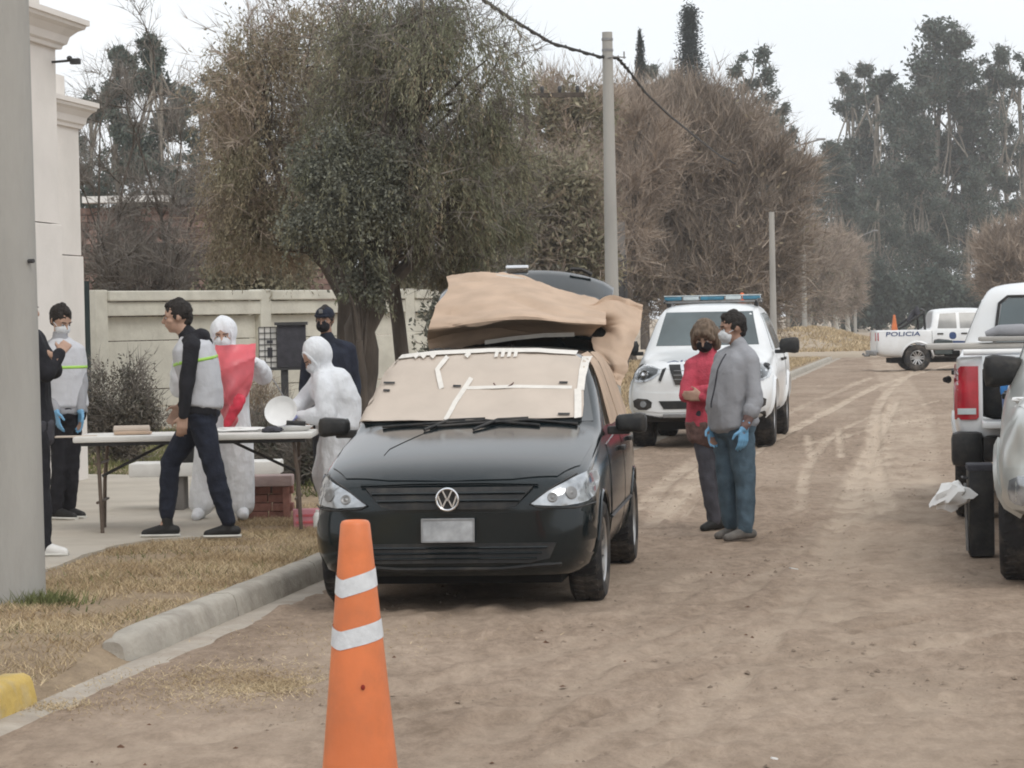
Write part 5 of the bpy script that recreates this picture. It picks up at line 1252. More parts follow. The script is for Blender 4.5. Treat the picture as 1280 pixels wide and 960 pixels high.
# ------------------------------------------------------------ pickups
def pickup(name, label, loc, rz, m, L=5.2, w=.905, hoodz=1.08, roof=1.80, rail=1.20, wb=3.15, fo=.90, cowl=1.40, ws=2.0, cabr=3.62, wr=.385, ww=.26, belt=1.16, bumper=None, bed=True, zb=.36, tail_open=False, flare=.03, glass='glass_grey', rimc='alloy', grp=None, mirx=0.0, deep=.45, cutw=.26, mirs=1.0):
    root = thing(name, label, 'pickup truck', loc, rz, grp)
    S_ = [sec(.05, w-.30, zb+.06, .62, w-.38, .82, .01), sec(.07, w-.17, zb+.03, .70, w-.25, hoodz-.16, .015), sec(.13, w-.09, zb, .80, w-.17, hoodz-.09, .02), sec(.26, w-.03, zb-.01, .88, w-.14, hoodz-.045, .03),
          sec(.50, w-.005, zb-.01, .93, w-.14, hoodz-.01, .04), sec(fo, w, zb, .97, w-.15, hoodz+.02, .045), sec(cowl-.05, w, zb, belt-.06, w-.16, hoodz+.08, .04), sec(cowl+.12, w, zb, belt-.03, w-.18, hoodz+.16, .03),
          sec((cowl+ws)/2+.1, w, zb, belt, w-.23, (hoodz+roof)/2+.16, .03), sec(ws, w, zb, belt+.01, w-.27, roof-.05, .03), sec(ws+.22, w, zb, belt+.015, w-.285, roof-.012, .03), sec((ws+cabr)/2+.1, w, zb, belt+.02, w-.285, roof, .03),
          sec(cabr-.14, w, zb, belt+.02, w-.275, roof-.02, .02), sec(cabr-.01, w, zb, belt+.01, w-.25, roof-.07, .01), sec(cabr+.035, w-.005, zb, rail-.05, w-.10, rail, .0, .03), sec(cabr+.20, w-.005, zb, rail-.05, w-.06, rail, .0, .03),
          sec(L-1.0, w-.005, zb, rail-.05, w-.06, rail, 0, .03), sec(L-.25, w-.01, zb+.04, rail-.05, w-.06, rail, 0, .03), sec(L-.06, w-.03, zb+.10, rail-.06, w-.07, rail-.004, 0, .03), sec(L, w-.05, zb+.16, rail-.08, w-.09, rail-.02, 0, .03)]
    me = hull(S_, 2); AR = [(fo, wr, wr+.055, w-.30), (fo+wb, wr, wr+.055, w-.30)]; cs = arch_cut(AR)
    if bed:
        c = MB(); c.box((0, (cabr+.16+L-(-.3 if tail_open else .10))/2, rail-deep+.75), (2*w-cutw, (L-(-.3 if tail_open else .10))-(cabr+.16), 1.5)); cs.append(c)
    me = cut(me, cs); body_obj(root, me, m, AR)
    b_ = BVHTree.FromPolygons([v.co for v in me.vertices], [p.vertices for p in me.polygons])
    for sd_ in (1, -1):
        for y_ in (fo, fo+wb): wheel(root, sd_*(w-ww/2-.01), y_, wr, ww, sd_, .56, 6, 'alloy', rimc=rimc)
        vw = 'right' if sd_ > 0 else 'left'
        for (y_, z_, r_, _) in AR:
            mb = strip([(y_+math.cos(a)*(r_+.03), z_+math.sin(a)*(r_+.03)) for a in np.linspace(.0, math.pi, 26)], vw, b_, flare*1.3, -.004); mb.build('wheel_arch_flare', m, root, 60)
        yb = (ws+cabr)/2+.06
        d = patch([(cowl+.14, zb+.08), (cowl+.12, belt-.03), (yb-.02, belt), (yb, zb+.08)], vw, b_, .006, .01, .1).build('door', m, root, 40)
        hh = b_.ray_cast(Vector((sd_*4, yb-.16, belt-.10)), Vector((-sd_, 0, 0)))[0]; mb = MB(); mb.box(hh+Vector((sd_*.02, 0, 0)), (.035, .17, .04), bev=.01); mb.build('handle', M['black_plastic'], d, 40)
        d = patch([(yb+.02, zb+.08), (yb+.01, belt), (cabr-.05, belt), (cabr-.06, .80), (cabr-.22, zb+.12)], vw, b_, .006, .01, .1).build('door', m, root, 40)
        hh = b_.ray_cast(Vector((sd_*4, cabr-.20, belt-.10)), Vector((-sd_, 0, 0)))[0]; mb = MB(); mb.box(hh+Vector((sd_*.02, 0, 0)), (.035, .17, .04), bev=.01); mb.build('handle', M['black_plastic'], d, 40)
        wz = roof-.13
        patch([(cowl+.30, belt+.04), (ws+.10, wz), (yb-.05, wz+.01), (yb-.05, belt+.045)], vw, b_, .004, .012, .09).build('side_window', M[glass], root, 50)
        patch([(yb+.04, belt+.045), (yb+.04, wz+.01), (cabr-.22, wz-.01), (cabr-.13, belt+.05)], vw, b_, .004, .012, .09).build('side_window', M[glass], root, 50)
        strip([(cabr+.03, zb+.1), (cabr+.03, rail-.05)], vw, b_, .006, .0).build('bed_seam', M['dark_void'], root)
        mirror(root, sd_*(w-.02-mirx), cowl+.34, belt+.09, sd_, M['black_plastic'], .26*mirs, .22*mirs)
        strip([(fo+wr+.10, zb+.04), (fo+wb-wr-.12, zb+.04)], vw, b_, .03, .0).build('side_step', M['black_plastic'], root)
    patch([(-(w-.24), hoodz+.19), (w-.24, hoodz+.19), (w-.34, roof-.10), (-(w-.34), roof-.10)], 'front', b_, .005, .012, .08).build('windscreen', M['glass_grey'], root, 50)
    patch([(-(w-.20), .16), (0, .10), (w-.20, .16), (w-.14, .5), (w-.18, cowl-.03), (0, cowl+.04), (-(w-.18), cowl-.03), (-(w-.14), .5)], 'top', b_, .006, .012, .08).build('bonnet', m, root, 50)
    mb = MB(); mb.box((0, L/2, zb-.06), (1.1, L-.9, .14)); mb.build('chassis', M['dark_void'], root)
    for y_ in (fo, fo+wb):
        mb = MB(); mb.tube([(-(w-.2), y_, wr*.9), (w-.2, y_, wr*.9)], .06, 10); mb.ellipsoid((0, y_, wr*.9), (.16, .16, .14)); mb.build('axle', M['dark_void'], root)
    return root, b_

# white police pickup facing the camera
q = AT(874, 540, 34.2)
rt, b_ = pickup('police_pickup', 'white police pickup with roof light bar parked behind the two standing people', (q.x, 34.2, 0), -R(8.6), M['paint_white'])
g = patch([(-.38, 1.035), (.38, 1.035), (.29, .80), (-.29, .80)], 'front', b_, .018, .03, .05).build('grille', M['black_plastic'], rt, 40)
patch([(-.24, 1.045), (-.20, 1.045), (-.13, .785), (.13, .785), (.20, 1.045), (.24, 1.045), (.16, .755), (-.16, .755)], 'front', b_, .026, .02, .05).build('grille_chrome_frame', M['chrome'], rt, 50)
for z in (.96, .91, .86): strip([(-.31, z), (.31, z)], 'front', b_, .006, .022).build('grille_bar', M['steel'], g)
mb = MB(); hh = b_.ray_cast(Vector((0, -3, .90)), Vector((0, 1, 0)))[0]; mb.lathe([(.001, .03), (.06, .03), (.065, .0)], 20, Matrix.Translation(hh+Vector((0, -.02, 0))) @ Matrix.Rotation(math.pi/2, 4, 'X')); mb.build('badge', M['chrome'], rt, 40)
patch([(-.50, .60), (.50, .60), (.44, .50), (-.44, .50)], 'front', b_, .022, .03, .05).build('lower_grille', M['black_plastic'], rt, 40)
patch([(-.80, .46), (-.5, .40), (.5, .40), (.80, .46), (.80, .34), (-.80, .34)], 'front', b_, .022, .04, .06).build('skid_lip', M['black_plastic'], rt, 40)
patch([(-.84, .73), (-.5, .70), (.5, .70), (.84, .73), (.86, .50), (.50, .46), (-.50, .46), (-.86, .50)], 'front', b_, .012, .02, .06).build('bumper', M['paint_white'], rt, 50)
mb = MB(); mb.box((.0, .04, .415), (.9, .03, .05), bev=.01); mb.build('number_plate_panel', M['steel'], rt)
for s in (1, -1):
    h = patch([(s*.44, .97), (s*.62, 1.04), (s*.80, 1.05), (s*.87, .95), (s*.84, .84), (s*.64, .83)], 'front', b_, .014, .02, .05, 1).build('headlight', M['lamp_glass'], rt, 50)
    patch([(s*.47, .965), (s*.62, 1.02), (s*.78, 1.03), (s*.84, .95), (s*.81, .865), (s*.66, .86)], 'front', b_, .018, .0, .05, 1).build('headlight_housing', M['glass_dark'], h, 50)
    hh, nr, _, _ = b_.ray_cast(Vector((s*.68, -3, .93)), Vector((0, 1, 0))); mb = MB(); mb.lathe([(.05, .0), (.052, .03), (.03, .032), (.001, .02)], 20, Matrix.Translation(hh+nr*.005) @ nr.to_track_quat('Z', 'Y').to_matrix().to_4x4()); mb.build('reflector', M['chrome'], h, 50)
    patch([(s*.41, 1.0), (s*.455, .98), (s*.50, .86), (s*.47, .84)], 'front', b_, .02, .02, .03).build('chrome_wing', M['black_plastic'], rt, 50)
    f = patch([(s*.58, .62), (s*.82, .64), (s*.80, .50), (s*.60, .49)], 'front', b_, .020, .03, .05, 1).build('fog_lamp_housing', M['black_plastic'], rt, 50)
    hh, nr, _, _ = b_.ray_cast(Vector((s*.69, -3, .565)), Vector((0, 1, 0))); mb = MB(); mb.lathe([(.04, .0), (.04, .02), (.001, .02)], 16, Matrix.Translation(hh+nr*.02) @ nr.to_track_quat('Z', 'Y').to_matrix().to_4x4()); mb.build('fog_lamp', M['lamp_glass'], f, 50)
text_on('POLICIA', .15, 'top', 0, .40, b_, M['police_blue'], rt, mirror_=True, wide=1.5, off=.008)
lb = thing('light_bar', None, None); lb.parent = rt
mb = MB(); mb.box((0, 2.55, 1.835), (1.30, .27, .03), bev=.012); mb.build('base', M['steel'], lb, 40)
for (x_, w_, k_) in ((-.52, .24, 'light_blue'), (-.28, .22, 'light_clear'), (0, .32, 'light_blue'), (.28, .22, 'light_clear'), (.52, .24, 'light_blue')):
    mb = MB(); mb.box((x_, 2.55, 1.885), (w_-.006, .23, .055), bev=.018); mb.build('lens', M[k_], lb, 40)
mb = MB(); mb.box((0, 2.55, 1.918), (1.28, .24, .014), bev=.006); mb.build('cover', M['light_clear'], lb, 40)
for s in (-1, 1):
    mb = MB(); mb.box((s*.58, 2.55, 1.80), (.05, .2, .06)); mb.build('foot', M['dark_metal'], lb)
mb = MB(); mb.lathe([(.05, 0), (.05, .03), (.028, .035), (.030, .10), (.022, .13), (.001, .135)], 14, Matrix.Translation((.36, 3.0, 1.82)), cap=False); mb.build('beacon', M['beacon'], rt, 50)
for s in (-1, 1):
    mb = MB(); mb.tube([(s*.60, 2.1, 1.83), (s*.62, 2.3, 1.86), (s*.62, 3.2, 1.86), (s*.60, 3.35, 1.82)], .014, 8); mb.build('roof_rail', M['black_plastic'], rt, 60)

# far police pickup, seen from its side
rp = AT(1086, 450, 79.5)
rt, b_ = pickup('police_pickup', 'far white police pickup seen side-on with roll bar, crossing the road end', (rp.x+5.0, 78.6, 0), math.pi/2, M['paint_white'], L=5.0, w=.86, hoodz=1.02, roof=1.74, rail=1.17, wb=2.95, fo=.90, cowl=1.3, ws=1.85, cabr=3.40, wr=.37, ww=.24, belt=1.14, glass='glass_pale')
text_on('POLICIA', .17, 'left', 4.25, 1.045, b_, M['police_blue'], rt, mirror_=False, wide=1.55, off=.012, shear=.15)
mb = MB()
for s in (-1, 1):
    mb.tube([(s*.66, 3.60, 1.1), (s*.64, 3.62, 1.68), (s*.5, 3.62, 1.72), (0, 3.62, 1.73)], .035, 8); mb.tube([(s*.64, 3.63, 1.64), (s*.67, 4.35, 1.18)], .035, 8)
mb.build('roll_bar', M['black_plastic'], rt, 60)
mb = MB(); mb.tube([(-.5, 3.75, 1.55), (-.45, 3.80, 1.74), (-.38, 3.9, 1.6), (-.5, 4.05, 1.40)], [.08, .10, .08, .05], 8); mb.build('bundle', M['charcoal'], rt, 60)
for s in (-1, 1):
    tl = patch([(4.93, 1.10), (4.99, 1.10), (4.99, .86), (4.93, .86)], 'left' if s < 0 else 'right', b_, .01, .01, .04).build('tail_light', M['red_lens'], rt, 50)
mb = MB(); mb.box((0, 5.05, .52), (1.6, .12, .14), bev=.03); mb.build('rear_bumper', M['steel'], rt, 40)
mb = MB(); mb.tube([(0, 5.08, .45), (0, 5.25, .45)], .03, 8); mb.ellipsoid((0, 5.27, .49), (.04, .04, .04)); mb.build('tow_ball', M['steel'], rt)
patch([(2.0, .80), (2.9, .84), (3.0, .76), (2.9, .70), (2.0, .70)], 'left', b_, .009, .005, .08).build('door_stripe', M['police_blue'], rt)
patch([(2.75, 1.08), (2.95, 1.08), (2.95, .88), (2.75, .88)], 'left', b_, .010, .005, .05, 2).build('door_crest', M['police_blue'], rt)
cn_ = None

# white pickup at the right, seen from behind with its tailgate down
yw = R(9.5); p0 = AT(1194, 600, 20.9); Lr = 5.1
rc = Vector((p0.x+.885*math.cos(yw), 20.9-.885*math.sin(yw), 0)); org = rc+Vector((math.sin(yw), math.cos(yw), 0))*Lr
rt, b_ = pickup('pickup_truck', 'white pickup seen from behind at the right edge, tailgate lowered and bed loaded', (org.x, org.y, 0), math.pi-yw, M['paint_white'], L=Lr, w=.90, rail=1.30, deep=.50, cutw=.46, mirs=.7, roof=1.86, belt=1.24, hoodz=1.14, cabr=3.35, wr=.37, ww=.25, tail_open=True, zb=.50, cowl=1.35, ws=1.95, wb=3.1)
BR = math.pi-yw
for s in (1, -1):
    t = patch([(s*.87, 1.225), (s*.70, 1.225), (s*.70, .84), (s*.72, .82), (s*.87, .82)], 'rear', b_, .014, .02, .04).build('tail_light', M['red_lens'], rt, 50)
    patch([(s*.85, .905), (s*.72, .905), (s*.72, .86), (s*.85, .86)], 'rear', b_, .019, .0, .04).build('reverse_lens', M['light_clear'], t, 50)
    mb = MB(); mb.box((s*.79, Lr-.02, .60), (.24, .22, .26), bev=.05); mb.build('bumper_corner', M['black_plastic'], rt, 50)
    mb = MB(); mb.tube([(s*.925, Lr-.28, 1.12), (s*.955, Lr-.24, 1.12)], [.03, .02], 8); mb.build('tie_hook', M['black_plastic'], rt)
mb = MB(); mb.box((0, Lr+.04, .60), (1.35, .16, .20), bev=.04); mb.build('bumper', M['black_plastic'], rt, 50)
mb = MB(); mb.box((0, Lr+.24, .795), (1.36, .50, .05), bev=.015); mb.build('tailgate', M['paint_white'], rt, 40)
patch([(-.56, 1.33), (.56, 1.33), (.50, 1.70), (.44, 1.74), (-.44, 1.74), (-.50, 1.70)], 'rear', b_, .006, .012, .07).build('rear_window', M['glass_grey'], rt, 50)
strip([(-.575, 1.315), (.575, 1.315), (.52, 1.70), (.45, 1.755), (-.45, 1.755), (-.52, 1.70)], 'rear', b_, .016, .004, True).build('window_seal', M['black_plastic'], rt)
mb = MB(); mb.box((.0, 3.34, 1.905), (.16, .05, .035), bev=.01); mb.build('brake_light', M['red_lens'], rt, 40)
Rb = Matrix.Rotation(BR, 3, 'Z')
def bedp(x, y, z): return org+Rb @ Vector((x, y, z))
def lug(name, lab, cat, x, y, z, mbf, m):
    t = bedp(x, y, z); o = mbf.build(name, M[m], None, 50); o.location = t; o.rotation_euler = (0, 0, BR); return tag(o, lab, cat)
mb = MB(); mb.box((0, 0, .20), (.62, .55, .40), bev=.10); lug('equipment_bag', 'bulging black equipment bag in the bed of the white pickup', 'bag', .38, Lr-.45, .81, mb, 'black_plastic')
t = thing('storage_box', 'blue plastic box with paler base in the pickup bed beside the tail light', 'box', bedp(.32, Lr+.06, .825), BR)
mb = MB(); mb.box((0, 0, .09), (.40, .26, .18), bev=.015, top=1.05); mb.build('box_base', mat('pale_blue_plastic', (.16, .22, .38), .4), t, 40)
mb = MB(); mb.box((0, 0, .235), (.44, .30, .10), bev=.02); mb.build('box_lid', mat('bright_blue_plastic', (.05, .22, .55), .4), t, 40)
# long boards lying across the bed rails
t = thing('folded_table', 'long pale grey folded table lying across the bed rails of the white pickup', 'folded table', bedp(.42, Lr-.28, 1.375), BR+R(2))
mb = MB()
mb.box((0, 0, .0), (1.35, .52, .045), bev=.02); mb.build('table_top', M['table_grey'] if 'table_grey' in M else mat('weathered_grey_board', (.44, .42, .39), .7, .1, 6, dirt=((.3, .27, .23), .5, 3)), t, 50)
mb = MB(); mb.box((-.20, .08, .052), (.95, .40, .035), bev=.015); mb.build('table_leaf', mat('weathered_grey_plank', (.36, .345, .32), .7, .1, 6), t, 50)
mb = MB(); mb.tube([(-.55, .30, -.045), (.40, .30, -.045)], .024, 10); mb.build('rail', M['white_plastic'], t, 60)
mb = MB(); mb.tube([(.22, .0, .09), (.12, .02, .115), (-.05, .02, .115), (-.22, .0, .085)], [.02, .045, .05, .012], 10); mb.build('rolled_cloth', M['jacket_grey'], t, 60)

# silver pickup, near, cropped by the right edge
ys = R(11.5); wpos = AT(1272, 715, 16.8)
Rs = Matrix.Rotation(-ys, 3, 'Z'); off_ = Rs @ Vector((-.79, .86, 0))
rt, b_ = pickup('silver_pickup', 'silver pickup facing the camera, mostly cropped by the right edge', (wpos.x-off_.x, 16.8-off_.y, 0), -ys, M['paint_silver'], L=5.1, w=.90, hoodz=1.13, roof=1.78, fo=.86, wr=.375, ww=.235, zb=.42, mirx=.16, cowl=1.55, ws=2.3)
for s in (1, -1):
    patch([(s*.36, .82), (s*.42, .93), (s*.60, .96), (s*.66, .90), (s*.64, .82)], 'front', b_, .014, .02, .05, 1).build('headlight', M['lamp_glass'], rt, 50)
    patch([(s*.62, .66), (s*.80, .68), (s*.82, .55), (s*.76, .50), (s*.66, .52)], 'front', b_, .014, .02, .05, 1).build('fog_lamp', M['lamp_glass'], rt, 50)
patch([(-.42, .92), (.42, .92), (.36, .78), (-.36, .78)], 'front', b_, .018, .03, .05).build('grille', M['black_plastic'], rt, 40)
patch([(-.84, .72), (.84, .72), (.86, .48), (-.86, .48)], 'front', b_, .012, .02, .06).build('bumper', M['paint_silver'], rt, 50)
# crumpled white bag on its bonnet
def crumple(name, lab, cat, loc, r, m, seed, amp=.25, parent=None, it=3, mods=None):
    bm = bmesh.new(); bmesh.ops.create_icosphere(bm, subdivisions=it, radius=1)
    for v in bm.verts:
        p = v.co.normalized(); k = 1+amp*(mnoise.noise(p*1.8+Vector((seed, 0, 0)))*1.3+.6*(.5-abs(mnoise.noise(p*4.5+Vector((0, seed, 0))))*2)*.8)
        v.co = Vector((p.x*r[0], p.y*r[1], p.z*r[2]))*k
        if mods: v.co = mods(v.co)
    me = bpy.data.meshes.new(name); bm.to_mesh(me); bm.free(); o = link(name, me, M[m], parent); shade(me, 30); o.location = loc
    if lab: tag(o, lab, cat)
    return o
q = AT(1277, 512, 17.1)
crumple('plastic_bag', 'crumpled white plastic bag lying on the silver pickup bonnet', 'bag', (q.x+.04, 16.7, q.z+.05), (.17, .14, .07), 'white_plastic', 3, .35)
# tall black box standing by the wheel, bag hanging on it
q = AT(1228, 700, 18.3)
t = thing('equipment_case', 'narrow upright black equipment case standing left of the near wheel', 'case', (q.x, 18.3, 0), -R(6))
mb = MB(); mb.box((0, .12, .30), (.165, .30, .58), bev=.02); mb.build('case_body', M['black_plastic'], t, 50)
mb = MB(); mb.box((0, .12, .60), (.175, .31, .045), bev=.01); mb.build('lid', M['charcoal'], t, 50)
mb = MB(); mb.tube([(-.095, .0, .05), (-.105, -.01, .50)], .012, 8); mb.build('rail', M['steel'], t, 50)
mb = MB(); mb.tube([(-.08, .04, .53), (-.115, .04, .53), (-.115, .20, .53), (-.08, .20, .53)], .008, 6); mb.build('handle', M['dark_metal'], t, 50)
q = AT(1190, 622, 18.25)
def bagf(v):
    k = max(0, -v.x/.14); return Vector((v.x, v.y, v.z*(1-.15*k)-.05*k*k+.02))
crumple('plastic_bag', 'white plastic bag hanging from the upright black case', 'bag', (q.x+.0, 18.22, q.z), (.125, .07, .085), 'white_plastic', 8, .38, mods=bagf)

# ------------------------------------------------------------ traffic cones
def cone(name, label, loc, h=1.0, r0=.138, r1=.047, bands=((.605, .665, 1), (.772, .830, 1))):
    t = thing(name, label, 'traffic cone', loc)
    mb = MB(); mb.box((0, 0, .02), (.42, .42, .035), bev=.012); mb.build('base', M['cone_orange'], t, 40)
    mb = MB(); rr = lambda z: r0+(r1-r0)*(z-.03)/(h-.03)
    mb.lathe([(rr(.03)+.025, .035), (rr(.05), .06)]+[(rr(z), z) for z in np.linspace(.1, h-.012, 12)]+[(r1-.004, h-.003), (r1-.012, h), (r1-.022, h-.006), (r1-.02, h-.12)], 40); mb.build('cone_body', M['cone_orange'], t, 50)
    for z0, z1, k in bands:
        mb = MB(); n = 40; rows_ = 5; vs = []
        for j in range(rows_+1):
            for i in range(n):
                a = 2*math.pi*i/n; dz = .030*abs(math.sin((a+2.25)/2))*1.4-.02 if k else 0
                z = z0+(z1-z0)*j/rows_+dz; vs.append((math.cos(a)*(rr(z)+.0022), math.sin(a)*(rr(z)+.0022), z))
        mb.add(vs, [(j*n+i, j*n+(i+1) % n, (j+1)*n+(i+1) % n, (j+1)*n+i) for j in range(rows_) for i in range(n)]); mb.build('reflective_band', M['cone_white'], t, 60)
    return t
CZ = 8.92; q = AT(449, 900, CZ); NC = cone('traffic_cone', 'large orange traffic cone with two white bands in the foreground', (q.x, CZ, 0))
mb = MB(); mb.ellipsoid((.020, -.100, .47), (.007, .004, .009), 8, 6); mb.build('scuff', mat('red_brown_mark', (.25, .03, .02), .8), NC)
q = AT(1118, 407, 78.6); cone('traffic_cone', 'small orange traffic cone standing in the bed of the far police pickup', (q.x, 78.6, .735), .86, .15, .03, ())

# ============================================================ PEOPLE
def V3(*a): return Vector(a)
def cap_(mb, p0, p1, r0, r1, n=12, fl=None):
    p0 = Vector(p0); p1 = Vector(p1); d = p1-p0; L = d.length
    if L < 1e-5: return mb.ellipsoid(p0, (r0, r0, r0), n, 8)
    d /= L; pts = []; rad = []
    for k in range(4): a = math.pi/2*k/4; pts.append(p0-d*r0*math.cos(a)); rad.append(max(1e-3, r0*math.sin(a)))
    m = max(1, int(L/.06))
    for k in range(m+1): f = k/m; pts.append(p0+d*L*f); rad.append(r0+(r1-r0)*f)
    for k in range(3, -1, -1): a = math.pi/2*k/4; pts.append(p1+d*r1*math.cos(a)); rad.append(max(1e-3, r1*math.sin(a)))
    return mb.tube(pts, rad, n)
def torso(mb, rings, lat, n=20):
    """rings: (centre, half width, half depth); lat = body's lateral unit vector"""
    lat = Vector(lat).normalized(); vs = []; cs = [Vector(r[0]) for r in rings]
    R2 = [(cs[0]-(cs[1]-cs[0]).normalized()*rings[0][2]*.5, rings[0][1]*.5, rings[0][2]*.5)]+[(c, r[1], r[2]) for c, r in zip(cs, rings)]+[(cs[-1]+(cs[-1]-cs[-2]).normalized()*rings[-1][2]*.4, rings[-1][1]*.55, rings[-1][2]*.55)]
    for i, (c, a, b) in enumerate(R2):
        t = (R2[min(i+1, len(R2)-1)][0]-R2[max(i-1, 0)][0]).normalized(); l = (lat-t*lat.dot(t)).normalized(); w = t.cross(l)
        for k in range(n):
            q = 2*math.pi*k/n; cx, sy = math.cos(q), math.sin(q)
            vs.append(c+l*a*math.copysign(abs(cx)**.85, cx)+w*b*math.copysign(abs(sy)**.85, sy))
    m = len(R2); fs = [(i*n+k, i*n+(k+1) % n, (i+1)*n+(k+1) % n, (i+1)*n+k) for i in range(m-1) for k in range(n)]
    fs += [tuple(range(n-1, -1, -1)), tuple((m-1)*n+k for k in range(n))]
    return mb.add(vs, fs)
def fuse(mb, name, vox=.012, sm=5, fac=.5, wr=None):
    me = with_mods(mb.mesh(name), [('REMESH', dict(mode='VOXEL', voxel_size=vox)), ('SMOOTH', dict(iterations=sm, factor=fac))], name)
    if wr: wrinkle(me, *wr)
    return me
def hand(mb, w, d, pn, side, curl=.5, sc_=1.0, open_=.1):
    """five fingers and a palm; d along the hand, pn palm normal, side +1/-1 puts the thumb"""
    d = Vector(d).normalized(); pn = Vector(pn); pn = (pn-d*pn.dot(d)).normalized(); s = d.cross(pn)*side
    w = Vector(w); k = sc_
    for q in (-.030, -.010, .010, .030): cap_(mb, w+s*q*.7*k, w+d*.078*k+s*q*k, .014*k, .012*k, 8)
    for i, (q, L) in enumerate(((.031, .068), (.0105, .078), (-.0105, .072), (-.031, .056))):
        b_ = w+d*.082*k+s*q*k; a1 = curl*.6+.05*i; a2 = curl*1.5+.06*i
        dd = (d+s*q*3*open_*k).normalized(); d1 = dd*math.cos(a1)+pn*math.sin(a1); d2 = dd*math.cos(a2)+pn*math.sin(a2)
        m_ = b_+d1*L*.5*k; cap_(mb, b_, m_, .0092*k, .0086*k, 8); cap_(mb, m_, m_+d2*L*.5*k, .0086*k, .0072*k, 8)
    t0 = w+d*.022*k+s*.030*k; t1 = t0+(d*.55+s*.75+pn*.25).normalized()*.040*k; t2 = t1+(d*.9+s*.25+pn*.35).normalized()*.034*k
    cap_(mb, t0, t1, .014*k, .011*k, 8); cap_(mb, t1, t2, .0105*k, .0085*k, 8)
def head_(mb, c, f, up, k=1.0):
    """skull, jaw, nose, brow, lips, ears; c = centre of the head"""
    f = Vector(f).normalized(); up = Vector(up); up = (up-f*up.dot(f)).normalized(); l = up.cross(f); c = Vector(c)
    Rm = Matrix((l, f, up)).transposed()
    mb.ellipsoid(c-f*.012*k+up*.022*k, (.074*k, .094*k, .088*k), 20, 14, Rm)
    mb.ellipsoid(c+f*.030*k-up*.040*k, (.058*k, .056*k, .070*k), 16, 12, Rm)
    cap_(mb, c+f*.052*k-up*.086*k, c+f*.048*k-up*.080*k, .022*k, .024*k)
    cap_(mb, c+f*.084*k+up*.006*k, c+f*.102*k-up*.026*k, .009*k, .013*k, 8)
    for s in (-1, 1):
        cap_(mb, c+f*.078*k+up*.018*k+l*s*.012*k, c+f*.066*k+up*.016*k+l*s*.048*k, .011*k, .010*k, 8)
        cap_(mb, c+f*.062*k-up*.022*k+l*s*.038*k, c+f*.045*k-up*.028*k+l*s*.054*k, .018*k, .014*k, 8)
        mb.ellipsoid(c+l*s*.077*k-f*.006*k-up*.006*k, (.010*k, .018*k, .030*k), 10, 8, Rm)
    cap_(mb, c+f*.081*k-up*.050*k-l*.018*k, c+f*.081*k-up*.050*k+l*.018*k, .009*k, .009*k, 8)
    cap_(mb, c+f*.078*k-up*.061*k-l*.014*k, c+f*.078*k-up*.061*k+l*.014*k, .010*k, .010*k, 8)
    return l, up, f
def face_bits(root, c, f, up, k=1.0, mouth=True):
    f = Vector(f).normalized(); up = Vector(up); up = (up-f*up.dot(f)).normalized(); l = up.cross(f); c = Vector(c); Rm = Matrix((l, f, up)).transposed()
    for s in (-1, 1):
        mb = MB(); mb.ellipsoid(c+f*.077*k+up*.000*k+l*s*.031*k, (.011*k, .007*k, .0042*k), 10, 6, Rm); e = mb.build('eye', M['mask_white'], root, 60)
        mb = MB(); mb.ellipsoid(c+f*.083*k+up*.000*k+l*s*.031*k, (.0055*k, .004*k, .0055*k), 8, 6, Rm); mb.build('iris', M['hair'], e, 60)
        mb = MB(); cap_(mb, c+f*.089*k+up*.022*k+l*s*.014*k, c+f*.077*k+up*.024*k+l*s*.046*k, .004*k, .003*k, 6); mb.build('eyebrow', M['hair'], root, 60)
    if mouth:
        mb = MB(); cap_(mb, c+f*.090*k-up*.0555*k-l*.018*k, c+f*.090*k-up*.0555*k+l*.018*k, .003*k, .003*k, 6); mb.build('lips', mat('lips', (.30, .12, .10), .6), root, 60)
def shoe(mb, an, toe, r=.042, zs=0.0, hl=.055):
    an = Vector(an); toe = Vector(toe); d = (toe-an); d.z = 0; L = d.length; d.normalize()
    heel = Vector((an.x, an.y, zs+.04))-d*hl; t = Vector((toe.x, toe.y, zs+.028))
    cap_(mb, heel+Vector((0, 0, .008)), heel+d*L*.5+Vector((0, 0, .012)), r*.9, r*1.0); cap_(mb, heel+d*L*.5+Vector((0, 0, .010)), t-d*.03, r*1.02, r*.72)
    cap_(mb, Vector((an.x, an.y, an.z)), Vector((an.x, an.y, zs+.05)), r*1.0, r*.98)
def flat_sole(me, zs, h=.0):
    for v in me.vertices:
        if v.co.z < zs+h: v.co.z = zs+h
